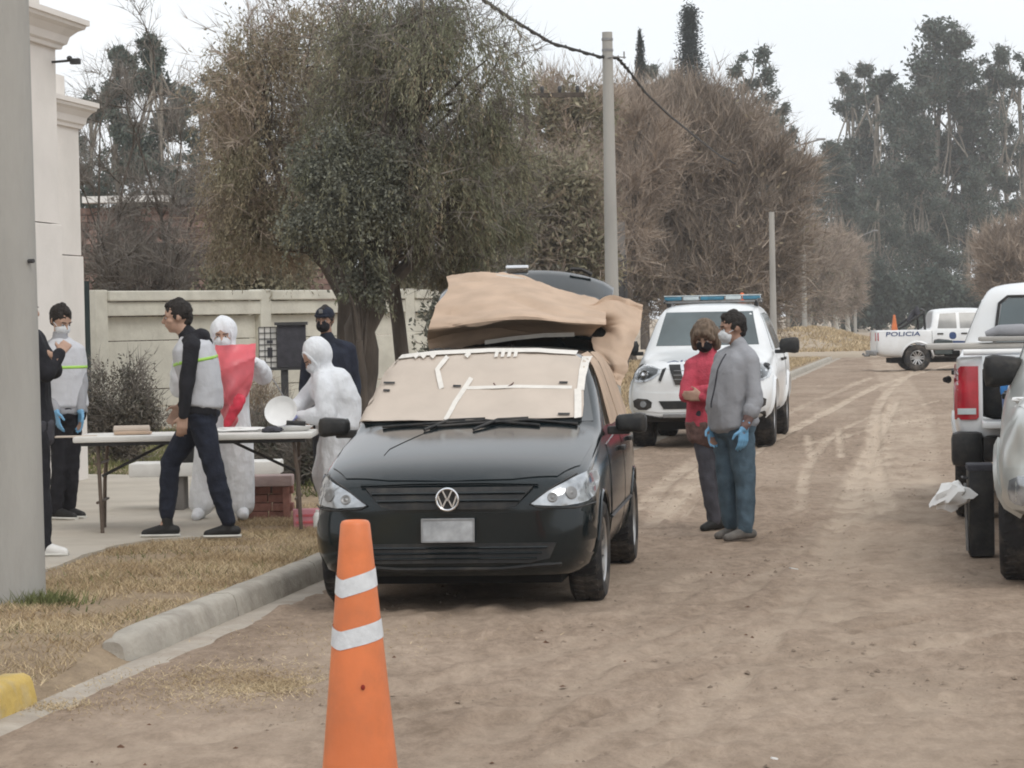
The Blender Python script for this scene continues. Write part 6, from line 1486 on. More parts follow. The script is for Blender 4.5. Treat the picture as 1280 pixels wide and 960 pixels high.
def person(label, base, J, fwd, look, lat=None, top='black_cloth', vest=None, pants='navy_cloth', shoes='shoe_black', soles=None, gloves=None, hair='hair', hood=False, skin='skin', coverall=False, curl=(.5, .5), palm=None, build=1.0, hairstyle='short', mask=None, name='person', bodyvox=.011, cuffs=None, leg_r=1.0, hem=None, arm_r=1.0, belly=0, band=None, handside=(1, -1), pose_sleeves=1.0, cap=False, cov_flare=1.0, zip_=False):
    """J: joints in world space, pairs are (image-left, image-right) unless said; local frame = world axes at base"""
    base = Vector(base); root = thing(name, label, 'person', base); root.rotation_euler = (0, 0, 0)
    P = {k: ([Vector(q)-base for q in v] if isinstance(v, list) else Vector(v)-base) for k, v in J.items()}
    fwd = Vector(fwd).normalized(); lat = Vector(lat).normalized() if lat else Vector((0, 0, 1)).cross(fwd).normalized()*-1
    hd = P['head']; look = Vector(look).normalized(); up = Vector((0, 0, 1)); b = build
    nk, wa, pe = P['neck'], P['waist'], P['pelvis']; ch = nk.lerp(wa, .42)
    rings = lambda g, q=1.0: [(pe-(wa-pe)*.35, (.150+g)*b, (.105+g)*b), (pe, (.168+g)*b, (.118+g+belly*.3)*b), (wa+fwd*belly*.25, (.145+g)*b, (.100+g+belly*.6)*b), (ch-fwd*.0+fwd*belly*.15, (.165+g)*b, (.112+g+belly*.3)*b), (nk.lerp(wa, .16), (.165+g)*b, (.100+g)*b), (nk.lerp(wa, .03), (.085+g)*b, (.068+g)*b)]
    # ---- body: one continuous surface
    mb = MB(); head_(mb, hd, look, up)
    cap_(mb, nk+(wa-nk)*.02, hd-up*.055-look*.012, .056, .050); torso(mb, rings(-.012), lat)
    for i in (0, 1):
        s_, e_, w_ = P['sh'][i], P['el'][i], P['wr'][i]
        cap_(mb, nk.lerp(s_, .45)+Vector((0, 0, -.01)), s_, .055*b, .052*b); cap_(mb, s_, e_, .047*b*arm_r, .037*b); cap_(mb, e_, w_, .037*b, .026*b)
        d = P['hand'][i].normalized() if 'hand' in P and False else (J['hd'][i] if 'hd' in J else (w_-e_))
        pn = palm[i] if palm else -lat*(1 if (s_-nk).dot(lat) > 0 else -1)
        hand(mb, w_, d, pn, handside[i], curl[i])
        h_, k_, a_ = P['hip'][i], P['kn'][i], P['an'][i]
        cap_(mb, h_, k_, .078*b*leg_r, .052*b*leg_r); cap_(mb, k_, k_.lerp(a_, .35), .050*b*leg_r, .053*b*leg_r); cap_(mb, k_.lerp(a_, .35), a_, .052*b*leg_r, .034)
        t_ = P['toe'][i]; fz = Vector((t_.x, t_.y, t_.z+.03)); cap_(mb, a_+Vector((0, 0, -.01)), Vector((a_.x, a_.y, t_.z+.05)).lerp(fz, .25), .030, .026); cap_(mb, Vector((a_.x, a_.y, t_.z+.05)).lerp(fz, .25), Vector((a_.x, a_.y, t_.z+.03)).lerp(fz, .72), .026, .018)
    me = fuse(mb, 'body', bodyvox, 2); link('body', me, M[skin], root, True)
    face_bits(root, hd, look, up, mouth=mask is None)
    # ---- gloves
    if gloves:
        for i in (0, 1):
            mb = MB(); w_, e_ = P['wr'][i], P['el'][i]; d = J['hd'][i] if 'hd' in J else (w_-e_); pn = palm[i] if palm else -lat*(1 if (P['sh'][i]-nk).dot(lat) > 0 else -1)
            hand(mb, w_, d, pn, handside[i], curl[i], 1.09); cap_(mb, w_, w_+(e_-w_).normalized()*.05, .031, .036)
            me = fuse(mb, 'glove', .0062, 2); link('glove', me, M[gloves], root, True)
    # ---- trousers or coverall
    if coverall:
        mb = MB(); torso(mb, rings(.045), lat)
        for i in (0, 1):
            s_, e_, w_ = P['sh'][i], P['el'][i], P['wr'][i]; h_, k_, a_ = P['hip'][i], P['kn'][i], P['an'][i]
            cap_(mb, nk.lerp(s_, .4), s_, .085, .082); cap_(mb, s_, e_, .082, .070); cap_(mb, e_, e_.lerp(w_, .55), .070, .066); cap_(mb, e_.lerp(w_, .5), w_-(w_-e_).normalized()*.01, .062, .040)
            cap_(mb, h_, k_, .118*cov_flare, .098*cov_flare); cap_(mb, k_, k_.lerp(a_, .7), .098*cov_flare, .090*cov_flare); cap_(mb, k_.lerp(a_, .6), a_+Vector((0, 0, .03)), .090*cov_flare, .058)
        # hood: a shell behind and round the face
        l = up.cross(look).normalized(); Rm = Matrix((l, look, up.cross(look).cross(look)*-1 if 0 else (up-look*up.dot(look)).normalized())).transposed()
        mb.ellipsoid(hd-look*.028+up*.022, (.102, .112, .125), 20, 14, Rm); cap_(mb, hd-look*.03-up*.05, nk-up*.0, .088, .095)
        me = fuse(mb, 'coverall', .012, 4, .5, (.007, 7.5, 3, .4)); link('coverall', me, M['white_coverall'], root, True)
        # elastic edge of the hood round the face, zip
        c_ = hd+look*.048; mbp = MB(); upf = (up-look*up.dot(look)).normalized()
        mbp.tube([c_+l*math.cos(t)*.074+upf*(math.sin(t)*.092-.006) for t in np.linspace(0, 2*math.pi, 25)], .010, 6); mbp.build('hood_edge', M['white_coverall'], root, 60)
        mbs = MB()
        for i in (0, 1): shoe(mbs, P['an'][i]+Vector((0, 0, -.01)), P['toe'][i], .050, P['toe'][i].z)
        me = fuse(mbs, 'overshoes', .010, 2, .5); link('overshoes', me, M['white_coverall'], root, True)
    else:
        mb = MB(); g = .014*leg_r
        torso(mb, [(pe-(wa-pe)*.35, (.150+g)*b, (.105+g)*b), (pe, (.168+g)*b, (.118+g)*b), (pe.lerp(wa, .7), (.150+g)*b, (.108+g)*b)], lat)
        for i in (0, 1):
            h_, k_, a_ = P['hip'][i], P['kn'][i], P['an'][i]; q = k_.lerp(a_, .35)
            cap_(mb, h_, k_, (.080*b+g)*leg_r, (.054*b+g)*leg_r); cap_(mb, k_, q, (.053*b+g)*leg_r, (.054*b+g)*leg_r); cap_(mb, q, a_+Vector((0, 0, .02)), (.053*b+g)*leg_r, .040+g)
        me = fuse(mb, 'trousers', .011, 3, .5, (.007, 11, 5, .7)); link('trousers', me, M[pants], root, True)
        mb = MB(); g = .020
        torso(mb, rings(g)[1:] if not hem else rings(g), lat)
        for i in (0, 1):
            s_, e_, w_ = P['sh'][i], P['el'][i], P['wr'][i]; cap_(mb, nk.lerp(s_, .4), s_, .066*b, .066*b); cap_(mb, s_, e_, .064*b*arm_r, .052*b*arm_r)
            if pose_sleeves >= 1: cap_(mb, e_, w_-(w_-e_).normalized()*.015, .052*b*arm_r, .036)
            else: cap_(mb, e_, e_.lerp(w_, pose_sleeves), .055*b*arm_r, .050*b)
        cap_(mb, nk+(wa-nk)*.02, nk+(hd-nk)*.25, .072, .064)
        if hood: cap_(mb, nk-fwd*.075+up*.015+lat*.05, nk-fwd*.075+up*.015-lat*.05, .062, .062); cap_(mb, nk-fwd*.10-up*.03, nk-fwd*.09-up*.07, .06, .045)
        me = fuse(mb, 'jacket' if top not in ('red_wool',) else 'sweater', .011, 3, .5, (.0065, 8, 7, .45)); jk = link(me.name, me, M[top], root, True)
        if pose_sleeves < 1:
            for i in (0, 1):
                s_, e_, w_ = P['sh'][i], P['el'][i], P['wr'][i]; mb = MB(); q = e_.lerp(w_, pose_sleeves); cap_(mb, q+(e_-q)*.1, q, .060*b, .058*b)
                me = fuse(mb, 'rolled_cuff', .010, 2, .5, (.004, 16, 2)); link('rolled_cuff', me, M[top], root, True)
                mb = MB(); cap_(mb, e_, w_-(w_-e_)*.05, .040*b, .033); me = fuse(mb, 'sleeve', .010, 2, .5, (.004, 16, 2)); link('sleeve', me, M[cuffs or top], root, True)
        if zip_:
            bj = BVHTree.FromPolygons([v.co for v in me.vertices], [p.vertices for p in me.polygons]) if False else BVHTree.FromPolygons([v.co for v in jk.data.vertices], [p.vertices for p in jk.data.polygons])
            zp = []
            for k in range(14):
                c_ = nk.lerp(wa, .06+k*.075); h = bj.ray_cast(c_+fwd*.6, -fwd)[0]
                if h is not None: zp.append(h+fwd*.002)
            mz = MB(); mz.tube(zp, .006, 5); mz.build('zip', M['charcoal'], jk)
        if hem:
            mb = MB(); c0 = pe+(wa-pe)*.1; torso(mb, [(c0-up*.13, (.165)*b, .130*b), (c0, .188*b, .142*b)], lat); me = fuse(mb, 'shirt_hem', .011, 2, .5, (.008, 12, 3, .3)); link('shirt_hem', me, M[hem], root, True)
        if vest:
            mb = MB(); g = .042; torso(mb, [(pe.lerp(wa, .35), (.150+g)*b, (.108+g)*b)]+rings(g)[2:5]+[(nk.lerp(wa, .05), (.115+g*.4)*b, (.075+g)*b)], lat)
            me = fuse(mb, 'vest', .011, 3, .5, (.007, 7, 11, .45)); vo = link('vest', me, M[vest], root, True)
            if band:
                bvv = BVHTree.FromPolygons([v.co for v in me.vertices], [p.vertices for p in me.polygons]); c_ = nk.lerp(wa, band[0]); mbb = MB(); ring = []
                for k in range(41):
                    a = 2*math.pi*k/40; d_ = Vector((math.cos(a), math.sin(a), 0)); h = bvv.ray_cast(c_+d_*.6+Vector((0, 0, band[1]*math.cos(a))), -d_)[0]
                    if h is not None: ring.append((h, d_))
                for (h, d_) in ring: mbb.v += [tuple(h+d_*.003+Vector((0, 0, .011))), tuple(h+d_*.003-Vector((0, 0, .011)))]
                mbb.f = [(2*i, 2*i+2, 2*i+3, 2*i+1) for i in range(len(ring)-1)]; mbb.m = [0]*len(mbb.f)
                me2 = with_mods(mbb.mesh('b'), [('SOLIDIFY', dict(thickness=.004))], 'reflective_band'); link('reflective_band', me2, M['hivis'], vo, True)
        for i in (0, 1):
            mb = MB(); shoe(mb, P['an'][i]+Vector((0, 0, -.01)), P['toe'][i], .041, P['toe'][i].z); me = fuse(mb, 'shoe', .008, 2); flat_sole(me, P['toe'][i].z+.004); so = link('shoe', me, M[shoes], root, True)
            if soles:
                mb = MB(); an = P['an'][i]; t_ = P['toe'][i]; d = Vector((t_.x-an.x, t_.y-an.y, 0)); d.normalize(); s2 = Vector((-d.y, d.x, 0))
                mb.tube([Vector((an.x, an.y, t_.z+.010))-d*.092, Vector((an.x, an.y, t_.z+.010))-d*.03, Vector((t_.x, t_.y, t_.z+.010))-d*.05, Vector((t_.x, t_.y, t_.z+.010))], [.030, .043, .046, .025], 10)
                for q in range(len(mb.v)): mb.v[q] = (mb.v[q][0], mb.v[q][1], t_.z+.012+max(-.012, min(.010, mb.v[q][2]-t_.z-.010)))
                mb.build('sole', M[soles], so, 60)
    # ---- hair, mask, cap
    l = up.cross(look).normalized(); u2 = (up-look*up.dot(look)).normalized(); Rm = Matrix((l, look, u2)).transposed()
    if hairstyle == 'short':
        mb = MB(); mb.ellipsoid(hd-look*.022+u2*.036, (.080, .094, .084), 20, 14, Rm); cap_(mb, hd+look*.045+u2*.088, hd-look*.03+u2*.10, .028, .035); cap_(mb, hd-look*.062-u2*.01, hd-look*.058-u2*.035, .052, .045)
        for s in (-1, 1): cap_(mb, hd+l*s*.066+u2*.03, hd+l*s*.070-u2*.01+look*.008, .018, .010)
        me = fuse(mb, 'hair', .008, 2, .5, (.006, 26, 4)); link('hair', me, M[hair], root, True)
    elif hairstyle == 'bob':
        mb = MB(); mb.ellipsoid(hd-look*.016+u2*.036, (.090, .100, .092), 20, 14, Rm)
        for s in (-1, 1):
            cap_(mb, hd+l*s*.072+u2*.03, hd+l*s*.082-u2*.085+look*.01, .034, .030); cap_(mb, hd+l*s*.05-look*.06, hd+l*s*.055-look*.055-u2*.12, .05, .042); cap_(mb, hd+l*s*.030+look*.070+u2*.075, hd+l*s*.070+look*.055+u2*.015, .024, .020)
        cap_(mb, hd-look*.07, hd-look*.065-u2*.12, .06, .045)
        me = fuse(mb, 'hair', .008, 2, .5, (.008, 20, 4, .4)); link('hair', me, M[hair], root, True)
    if mask:
        mb = MB(); mb.ellipsoid(hd+look*.052-u2*.048, (.062, .056, .056), 16, 12, Rm); cap_(mb, hd+look*.09-u2*.022, hd+look*.098-u2*.035, .014, .016)
        me = fuse(mb, 'face_mask', .008, 2, .5, (.003, 30, 3)); link('face_mask', me, M[mask], root, True)
        mb = MB(); 
        for s in (-1, 1): mb.tube([hd+look*.06+l*s*.055-u2*.03, hd+l*s*.080-u2*.005], .003, 5)
        mb.build('mask_strap', M[mask], root)
    if cap:
        mb = MB(); mb.ellipsoid(hd-look*.008+u2*.052, (.084, .100, .070), 20, 14, Rm); me = fuse(mb, 'cap', .009, 2)
        cp = link('cap', me, M['navy_cloth'], root, True)
        mb = MB(); c_ = hd+look*.085+u2*.045; mb.tube([c_-l*.065-look*.03, c_-l*.04+look*.02, c_+look*.035, c_+l*.04+look*.02, c_+l*.065-look*.03], .012, 6); mb.build('peak', M['navy_cloth'], cp, 60)
        mb = MB(); mb.box(hd+look*.092+u2*.085, (.035, .012, .035), Rm, bev=.004); mb.build('emblem', M['steel'], cp, 40)
    return root
def A_(px, py, Z, dy=0): return AT(px, py, Z+dy)

# man walking left in black hoodie and grey vest
Z = 19.5; bz = VZ+.012; b0 = G(245, 673, bz); zt = bz
J = dict(head=A_(221, 396, Z), neck=A_(238, 424, Z), waist=A_(254, 488, Z), pelvis=A_(251, 516, Z), sh=[A_(240, 434, Z, -.17), A_(246, 434, Z, .16)], el=[A_(233, 482, Z, -.23), A_(250, 478, Z, .2)], wr=[A_(229, 521, Z, -.25), A_(226, 508, Z, .2)],
         hip=[A_(252, 526, Z, -.085), A_(246, 526, Z, .085)], kn=[A_(269, 592, Z, -.10), A_(213, 578, Z, .09)], an=[A_(285, 654, Z, -.09), A_(209, 646, Z, .08)], toe=[Vector(A_(254, 668, Z, -.10).xy.to_tuple()+(zt,)), Vector(A_(176, 655, Z, .08).xy.to_tuple()+(zt,))])
J['hd'] = [Vector((-.15, .0, -1)), Vector((-.5, 0, -.8))]
person('man in black hoodie and pale grey vest walking left past the table', b0, J, (-1, -.05, 0), (-1, -.12, -.12), top='black_cloth', vest='vest_grey', pants='navy_cloth', shoes='shoe_black', soles='sole', hood=True, skin='skin', bodyvox=.0085, palm=[Vector((0, 1, 0)), Vector((0, -1, 0))], handside=(-1, 1), band=(.42, .03), curl=(.55, .4), leg_r=1.0)

# person behind the concrete pole
Z = 18.2; b0 = G(52, 703, bz)
J = dict(head=A_(30, 386, Z), neck=A_(34, 418, Z), waist=A_(40, 500, Z), pelvis=A_(42, 530, Z), sh=[A_(38, 425, Z, -.19), A_(42, 425, Z, .17)], el=[A_(58, 466, Z, -.21), A_(66, 462, Z, .15)], wr=[A_(76, 440, Z, -.07), A_(60, 452, Z, -.12)],
         hip=[A_(44, 545, Z, -.09), A_(42, 545, Z, .09)], kn=[A_(50, 615, Z, -.09), A_(44, 615, Z, .09)], an=[A_(54, 686, Z, -.09), A_(40, 686, Z, .09)], toe=[Vector(A_(86, 703, Z, -.10).xy.to_tuple()+(zt,)), Vector(A_(72, 700, Z, .12).xy.to_tuple()+(zt,))])
person('person in black hooded jacket and white shoes standing half behind the concrete pole', b0, J, (1, 0, 0), (1, -.1, -.15), top='black_cloth', pants='black_cloth', shoes='shoe_white', soles='sole', hood=True, curl=(1.0, 1.0), arm_r=1.2, palm=[Vector((0, 1, 0))]*2, hem='charcoal')

# helper at the left end of the table
Z = 21.6; b0 = G(84, 650, bz)
J = dict(head=A_(76, 400, Z), neck=A_(76, 426, Z), waist=A_(82, 492, Z), pelvis=A_(83, 516, Z), sh=[A_(61, 438, Z, -.04), A_(93, 438, Z, .02)], el=[A_(60, 484, Z, -.02), A_(103, 482, Z, .0)], wr=[A_(70, 514, Z, -.18), A_(101, 514, Z, -.10)],
         hip=[A_(75, 528, Z, 0), A_(90, 528, Z, 0)], kn=[A_(74, 588, Z, -.02), A_(90, 586, Z, .03)], an=[A_(70, 640, Z), A_(86, 636, Z, .12)], toe=[Vector(A_(96, 655, Z, -.10).xy.to_tuple()+(zt,)), Vector(A_(107, 650, Z, .05).xy.to_tuple()+(zt,))], hd=[Vector((.15, -.1, -1)), Vector((0, 0, -1))])
person('person in grey hi-vis vest and blue gloves standing at the table\'s left end', b0, J, (.5, -.85, 0), (.62, -.6, -.5), top='jacket_grey', vest='vest_grey', pants='black_cloth', shoes='shoe_black', soles='sole', gloves='glove_blue', curl=(.35, .35), build=.9, band=(.50, 0), leg_r=.92, mask='mask_white')

# figure in white coverall holding the red bag
Z = 21.4; b0 = G(280, 652, bz)
J = dict(head=A_(279, 418, Z), neck=A_(279, 446, Z, .02), waist=A_(280, 510, Z), pelvis=A_(280, 535, Z), sh=[A_(254, 453, Z), A_(305, 453, Z)], el=[A_(224, 486, Z, .0), A_(330, 470, Z, -.10)], wr=[A_(222, 452, Z, -.18), A_(318, 452, Z, -.32)],
         hip=[A_(267, 548, Z), A_(294, 548, Z)], kn=[A_(258, 598, Z), A_(300, 598, Z)], an=[A_(250, 640, Z, -.0), A_(303, 642, Z, 0)], toe=[Vector(A_(244, 650, Z, -.22).xy.to_tuple()+(zt,)), Vector(A_(306, 652, Z, -.2).xy.to_tuple()+(zt,))], hd=[Vector((.3, -.4, .6)), Vector((-.5, -.6, -.1))])
person('figure in white coverall and mask holding up a red plastic bag', b0, J, (0, -1, 0), (-.05, -1, -.22), coverall=True, gloves='mask_white', mask='mask_white', hairstyle='none', curl=(.9, 1.1), palm=[Vector((1, 0, 0)), Vector((0, 0, -1))], cov_flare=1.15)
# red bag
rowsB = [[(270, 433, 20.95), (286, 432, 20.9), (303, 431, 20.92), (320, 430, 20.98)], [(269, 452, 20.9), (285, 454, 20.84), (302, 453, 20.86), (318, 450, 20.95)], [(271, 478, 20.9), (285, 482, 20.80), (300, 480, 20.84), (315, 472, 20.95)],
         [(275, 505, 20.9), (285, 508, 20.80), (297, 505, 20.86), (308, 494, 20.92)], [(279, 528, 20.9), (284, 532, 20.84), (291, 530, 20.86), (299, 515, 20.92)], [(283, 537, 20.88), (286, 541, 20.85), (290, 538, 20.86), (295, 528, 20.88)]]
rb_ = drape('red_bag', 'translucent red plastic bag held open by the figure in white', rows_at(rowsB), 'red_bag', 7, .012, 3, None, .002, 'bag', 12, 8)
rowsBk = [[(px, py, Zz+.07) for (px, py, Zz) in r] for r in rowsB[1:]]
drape('back_sheet', None, rows_at(rowsBk), 'red_bag', 9, .012, 3, rb_, .002, 'bag', 10, 6)
mb = MB(); cap_(mb, A_(284, 530, 20.74), A_(300, 500, 20.72), .030, .045); me = fuse(mb, 'bag_fold', .01, 2, .5, (.008, 14, 3)); link('bag_fold', me, mat('dense_red_plastic', (.55, .04, .07), .35, .2, 8), rb_, True)

# bending figure in white coverall
Z = 20.9; b0 = G(415, 650, bz)
J = dict(head=A_(394, 447, Z, -.05), neck=A_(405, 470, Z), waist=A_(426, 502, Z), pelvis=A_(423, 530, Z), sh=[A_(405, 482, Z, -.18), A_(402, 476, Z, .16)], el=[A_(408, 520, Z, -.24), A_(378, 505, Z, .14)], wr=[A_(374, 520, Z, -.12), A_(362, 514, Z, .04)],
         hip=[A_(420, 540, Z, -.1), A_(420, 540, Z, .1)], kn=[A_(414, 592, Z, -.12), A_(406, 592, Z, .12)], an=[A_(425, 645, Z, -.1), A_(420, 645, Z, .1)], toe=[Vector(A_(396, 655, Z, -.1).xy.to_tuple()+(zt,)), Vector(A_(392, 650, Z, .12).xy.to_tuple()+(zt,))], hd=[Vector((-1, -.1, -.25)), Vector((-.9, -.2, -.3))])
person('figure in white coverall bending over the right end of the table', b0, J, (-1, -.15, -.35), (-.75, -.35, -.62), coverall=True, gloves='glove_violet', mask='mask_white', hairstyle='none', lat=(0, 1, 0), curl=(.9, .9), palm=[Vector((0, 0, -1))]*2, build=1.06)

# policeman in dark cap behind
Z = 24.5; b0 = G(412, 618, bz)
J = dict(head=A_(406, 400, Z), neck=A_(410, 430, Z), waist=A_(414, 500, Z), pelvis=A_(414, 526, Z), sh=[A_(388, 440, Z), A_(436, 438, Z)], el=[A_(381, 486, Z, .05), A_(444, 484, Z, .03)], wr=[A_(384, 520, Z, -.08), A_(440, 522, Z, -.08)],
         hip=[A_(404, 536, Z), A_(424, 536, Z)], kn=[A_(402, 575, Z), A_(426, 575, Z)], an=[A_(400, 612, Z), A_(428, 612, Z)], toe=[Vector(A_(398, 622, Z, -.22).xy.to_tuple()+(zt,)), Vector(A_(430, 622, Z, -.22).xy.to_tuple()+(zt,))])
person('man in dark cap and black jacket standing behind the bending figure in white', b0, J, (-.1, -1, 0), (-.3, -1, -.1), top='navy_cloth', pants='black_cloth', skin='skin_dark', mask='black_cloth', cap=True, curl=(.6, .6), build=1.06)

# woman in red sweater with folded arms
Z = 21.1; b0 = G(890, 665, 0.0)
J = dict(head=A_(881, 420, Z, -.03), neck=A_(886, 446, Z, .02), waist=A_(884, 506, Z), pelvis=A_(885, 530, Z), sh=[A_(866, 458, Z), A_(907, 456, Z, .05)], el=[A_(857, 494, Z, -.08), A_(910, 496, Z, -.02)], wr=[A_(888, 486, Z, -.20), A_(876, 496, Z, -.20)],
         hip=[A_(878, 542, Z), A_(894, 542, Z)], kn=[A_(884, 600, Z, -.02), A_(899, 600, Z, .04)], an=[A_(893, 652, Z, .0), A_(903, 650, Z, .10)], toe=[Vector(A_(876, 665, Z, -.10).xy.to_tuple()+(0.0,)), Vector(A_(893, 662, Z, .0).xy.to_tuple()+(0.0,))], hd=[Vector((1, -.1, .2)), Vector((-1, -.1, .1))])
person('woman in red sweater and black mask with folded arms beside the man in grey', b0, J, (-.35, -.93, 0), (-.25, -.80, -.55), top='red_wool', pants='grey_jeans', shoes='shoe_black', hair='hair_blond', hairstyle='bob', mask='black_cloth', curl=(.7, .7), build=.92, hem='maroon', palm=[Vector((0, 1, 0))]*2, leg_r=.88, arm_r=1.1)

# man in grey jacket with blue gloves
Z = 20.2; b0 = G(920, 678, 0.0)
J = dict(head=A_(915, 410, Z), neck=A_(926, 438, Z), waist=A_(914, 506, Z), pelvis=A_(917, 532, Z), sh=[A_(904, 450, Z, .14), A_(938, 452, Z, -.14)], el=[A_(893, 500, Z, .18), A_(944, 502, Z, -.20)], wr=[A_(891, 532, Z, .02), A_(930, 536, Z, -.27)],
         hip=[A_(908, 546, Z, .06), A_(926, 546, Z, -.07)], kn=[A_(910, 606, Z, .04), A_(932, 606, Z, -.08)], an=[A_(913, 658, Z, .08), A_(932, 664, Z, -.10)], toe=[Vector(A_(893, 668, Z, .02).xy.to_tuple()+(0.0,)), Vector(A_(904, 680, Z, -.18).xy.to_tuple()+(0.0,))], hd=[Vector((-.05, -.1, -1)), Vector((-.1, -.05, -1))])
person('stout man in grey jacket, jeans and blue gloves standing on the dirt road', b0, J, (-.85, -.5, 0), (-.93, -.25, -.12), top='jacket_grey', pants='jeans', shoes='shoe_grey', skin='skin_dark', gloves='glove_blue', curl=(.45, .45), build=1.10, belly=.045, pose_sleeves=.35, cuffs='maroon', mask='mask_white', leg_r=1.0, bodyvox=.010, zip_=True)

# ============================================================ TABLE AND WHAT STANDS ROUND IT
tz = VZ+.012
TA = AT(100, 540, 20.35); TB = AT(394, 545, 20.35); TY = 20.35; ttop = AT(250, 541, 20.35).z
tb = thing('folding_table', 'long white folding table with brown steel legs on the pavement', 'table', (TA.x, TY, tz))
tl = TB.x-TA.x; th_ = ttop-tz
half = tl*.52
for (x0, x1) in ((0.0, half-.004), (half+.004, tl)):
    mb = MB(); mb.box(((x0+x1)/2, 0, th_-.022), (x1-x0, .72, .044), bev=.014); mb.build('table_top', M['table_white'], tb, 50)
lm = mat('brown_steel_tube', (.13, .10, .08), .5, .2, 10, metal=.2)
for x, sgn in ((AT(128, 600, 20.35).x-TA.x, 1), (AT(373, 600, 20.35).x-TA.x, -1)):
    for y in (-.26, .26):
        mb = MB(); mb.tube([(x+.01*sgn, y, th_-.04), (x+(-.02 if y > 0 else .02), y, th_*.5), (x+(-.035 if y > 0 else .035), y*1.1, .0)], .0145, 8); mb.build('leg', lm, tb, 60)
    for z in (.22, .50):
        mb = MB(); mb.tube([(x, -.27, z), (x, .27, z)], .011, 8); mb.build('crossbar', lm, tb, 60)
    mb = MB(); mb.tube([(x, 0, .40), (x+.52*sgn, 0, th_-.05)], .011, 8); mb.build('brace', M['dark_metal'], tb, 60)
mb = MB(); mb.box((tl/2, -.30, th_-.055), (tl-.1, .03, .03)); mb.box((tl/2, .30, th_-.055), (tl-.1, .03, .03)); mb.build('frame_rail', M['dark_metal'], tb)
def put(o, p, lab, cat, rz=0): o.location = p; o.rotation_euler = (0, 0, rz); return tag(o, lab, cat)
mb = MB(); mb.tube([(-.13, 0, 0), (-.126, 0, 0), (.13, .02, 0), (.134, .02, 0)], [.02, .034, .034, .02], 16); 
t = thing('paper_roll', 'pale brown paper roll lying on the left half of the table', 'paper roll', (AT(164, 535, 20.25).x, 20.25, ttop+.034))
mb.build('roll', M['kraft_pale'], t, 50); mb = MB(); mb.box((.02, -.05, -.02), (.27, .08, .022), bev=.008); mb.build('loose_sheet', M['kraft'], t, 50)
mb = MB(); mb.box((0, 0, .008), (.30, .10, .012), bev=.004); put(mb.build('wooden_ruler', M['kraft_pale'], None, 40), (AT(95, 539, 20.15).x, 20.15, ttop-.01), 'flat pale strip sticking out past the left table end', 'board', .05)
t = thing('white_bowl', 'shallow white plastic bowl tilted in the gloved hands over the table', 'bowl', AT(352, 516, 20.45)); t.scale = (.82, .82, .82); t.rotation_euler = (R(62), R(-14), 0)
mb = MB(); mb.lathe([(.001, -.02), (.08, -.02), (.13, .012), (.145, .04), (.150, .042), (.140, .03), (.12, .004), (.078, -.012), (.001, -.012)], 28); mb.build('bowl', M['white_plastic'], t, 60)
t = thing('white_tray', 'white plastic tray lying on the right end of the table', 'tray', (AT(365, 536, 20.35).x, 20.35, ttop+.002)); 
mb = MB(); mb.lathe([(.001, .004), (.10, .004), (.14, .035), (.145, .035), (.105, .0), (.001, .0)], 28); o = mb.build('tray', M['white_plastic'], t, 60); o.scale = (1.1, .9, 1)
mb = MB(); mb.tube([(-.04, 0, .06), (.10, 0, .05)], .018, 8); mb.build('handle', M['black_plastic'], t, 60)
crumple('grey_cloth', 'small crumpled grey cloth on the table beside the white tray', 'cloth', (AT(340, 536, 20.15).x, 20.15, ttop+.02), (.07, .06, .025), 'charcoal', 4, .3)
crumple('plastic_bag', 'flat crumpled white bag on the middle of the table', 'bag', (AT(300, 538, 20.40).x, 20.40, ttop+.015), (.20, .10, .022), 'white_plastic', 14, .3)
q = AT(208, 574, 20.6); t = thing('black_crate', 'black box under the table behind the walking man', 'box', (q.x, 20.6, AT(208, 575, 20.6).z))
mb = MB(); mb.box((0, 0, .08), (.34, .26, .17), bev=.015, top=1.04); mb.build('crate_body', M['black_plastic'], t, 50); mb = MB(); mb.box((0, 0, .172), (.36, .28, .02), bev=.006); mb.build('rim', M['black_plastic'], t, 40)
# white bench behind the table
bx0 = AT(165, 585, 22.6); bx1 = AT(352, 585, 22.6); zt_ = AT(200, 577, 22.6).z
t = thing('white_bench', 'long white slab bench on grey supports behind the table', 'bench', (bx0.x, 22.6, tz)); bl_ = bx1.x-bx0.x
mb = MB(); mb.box((bl_/2, 0, zt_-tz-.06), (bl_, .42, .11), bev=.015); mb.build('seat', M['table_white'], t, 50)
for x in (.38, bl_-.28): 
    mb = MB(); mb.box((x, 0, (zt_-tz-.12)/2), (.12, .32, zt_-tz-.12), bev=.01); mb.build('support', M['grey_render'], t, 50)
t.location.z = tz; q = t
# the bench carries the crate
bpy.context.view_layer.update()
cr_ = [o for o in bpy.data.objects if o.name == 'black_crate'][0]; cr_.location = (cr_.location.x, 22.55, zt_+.0)
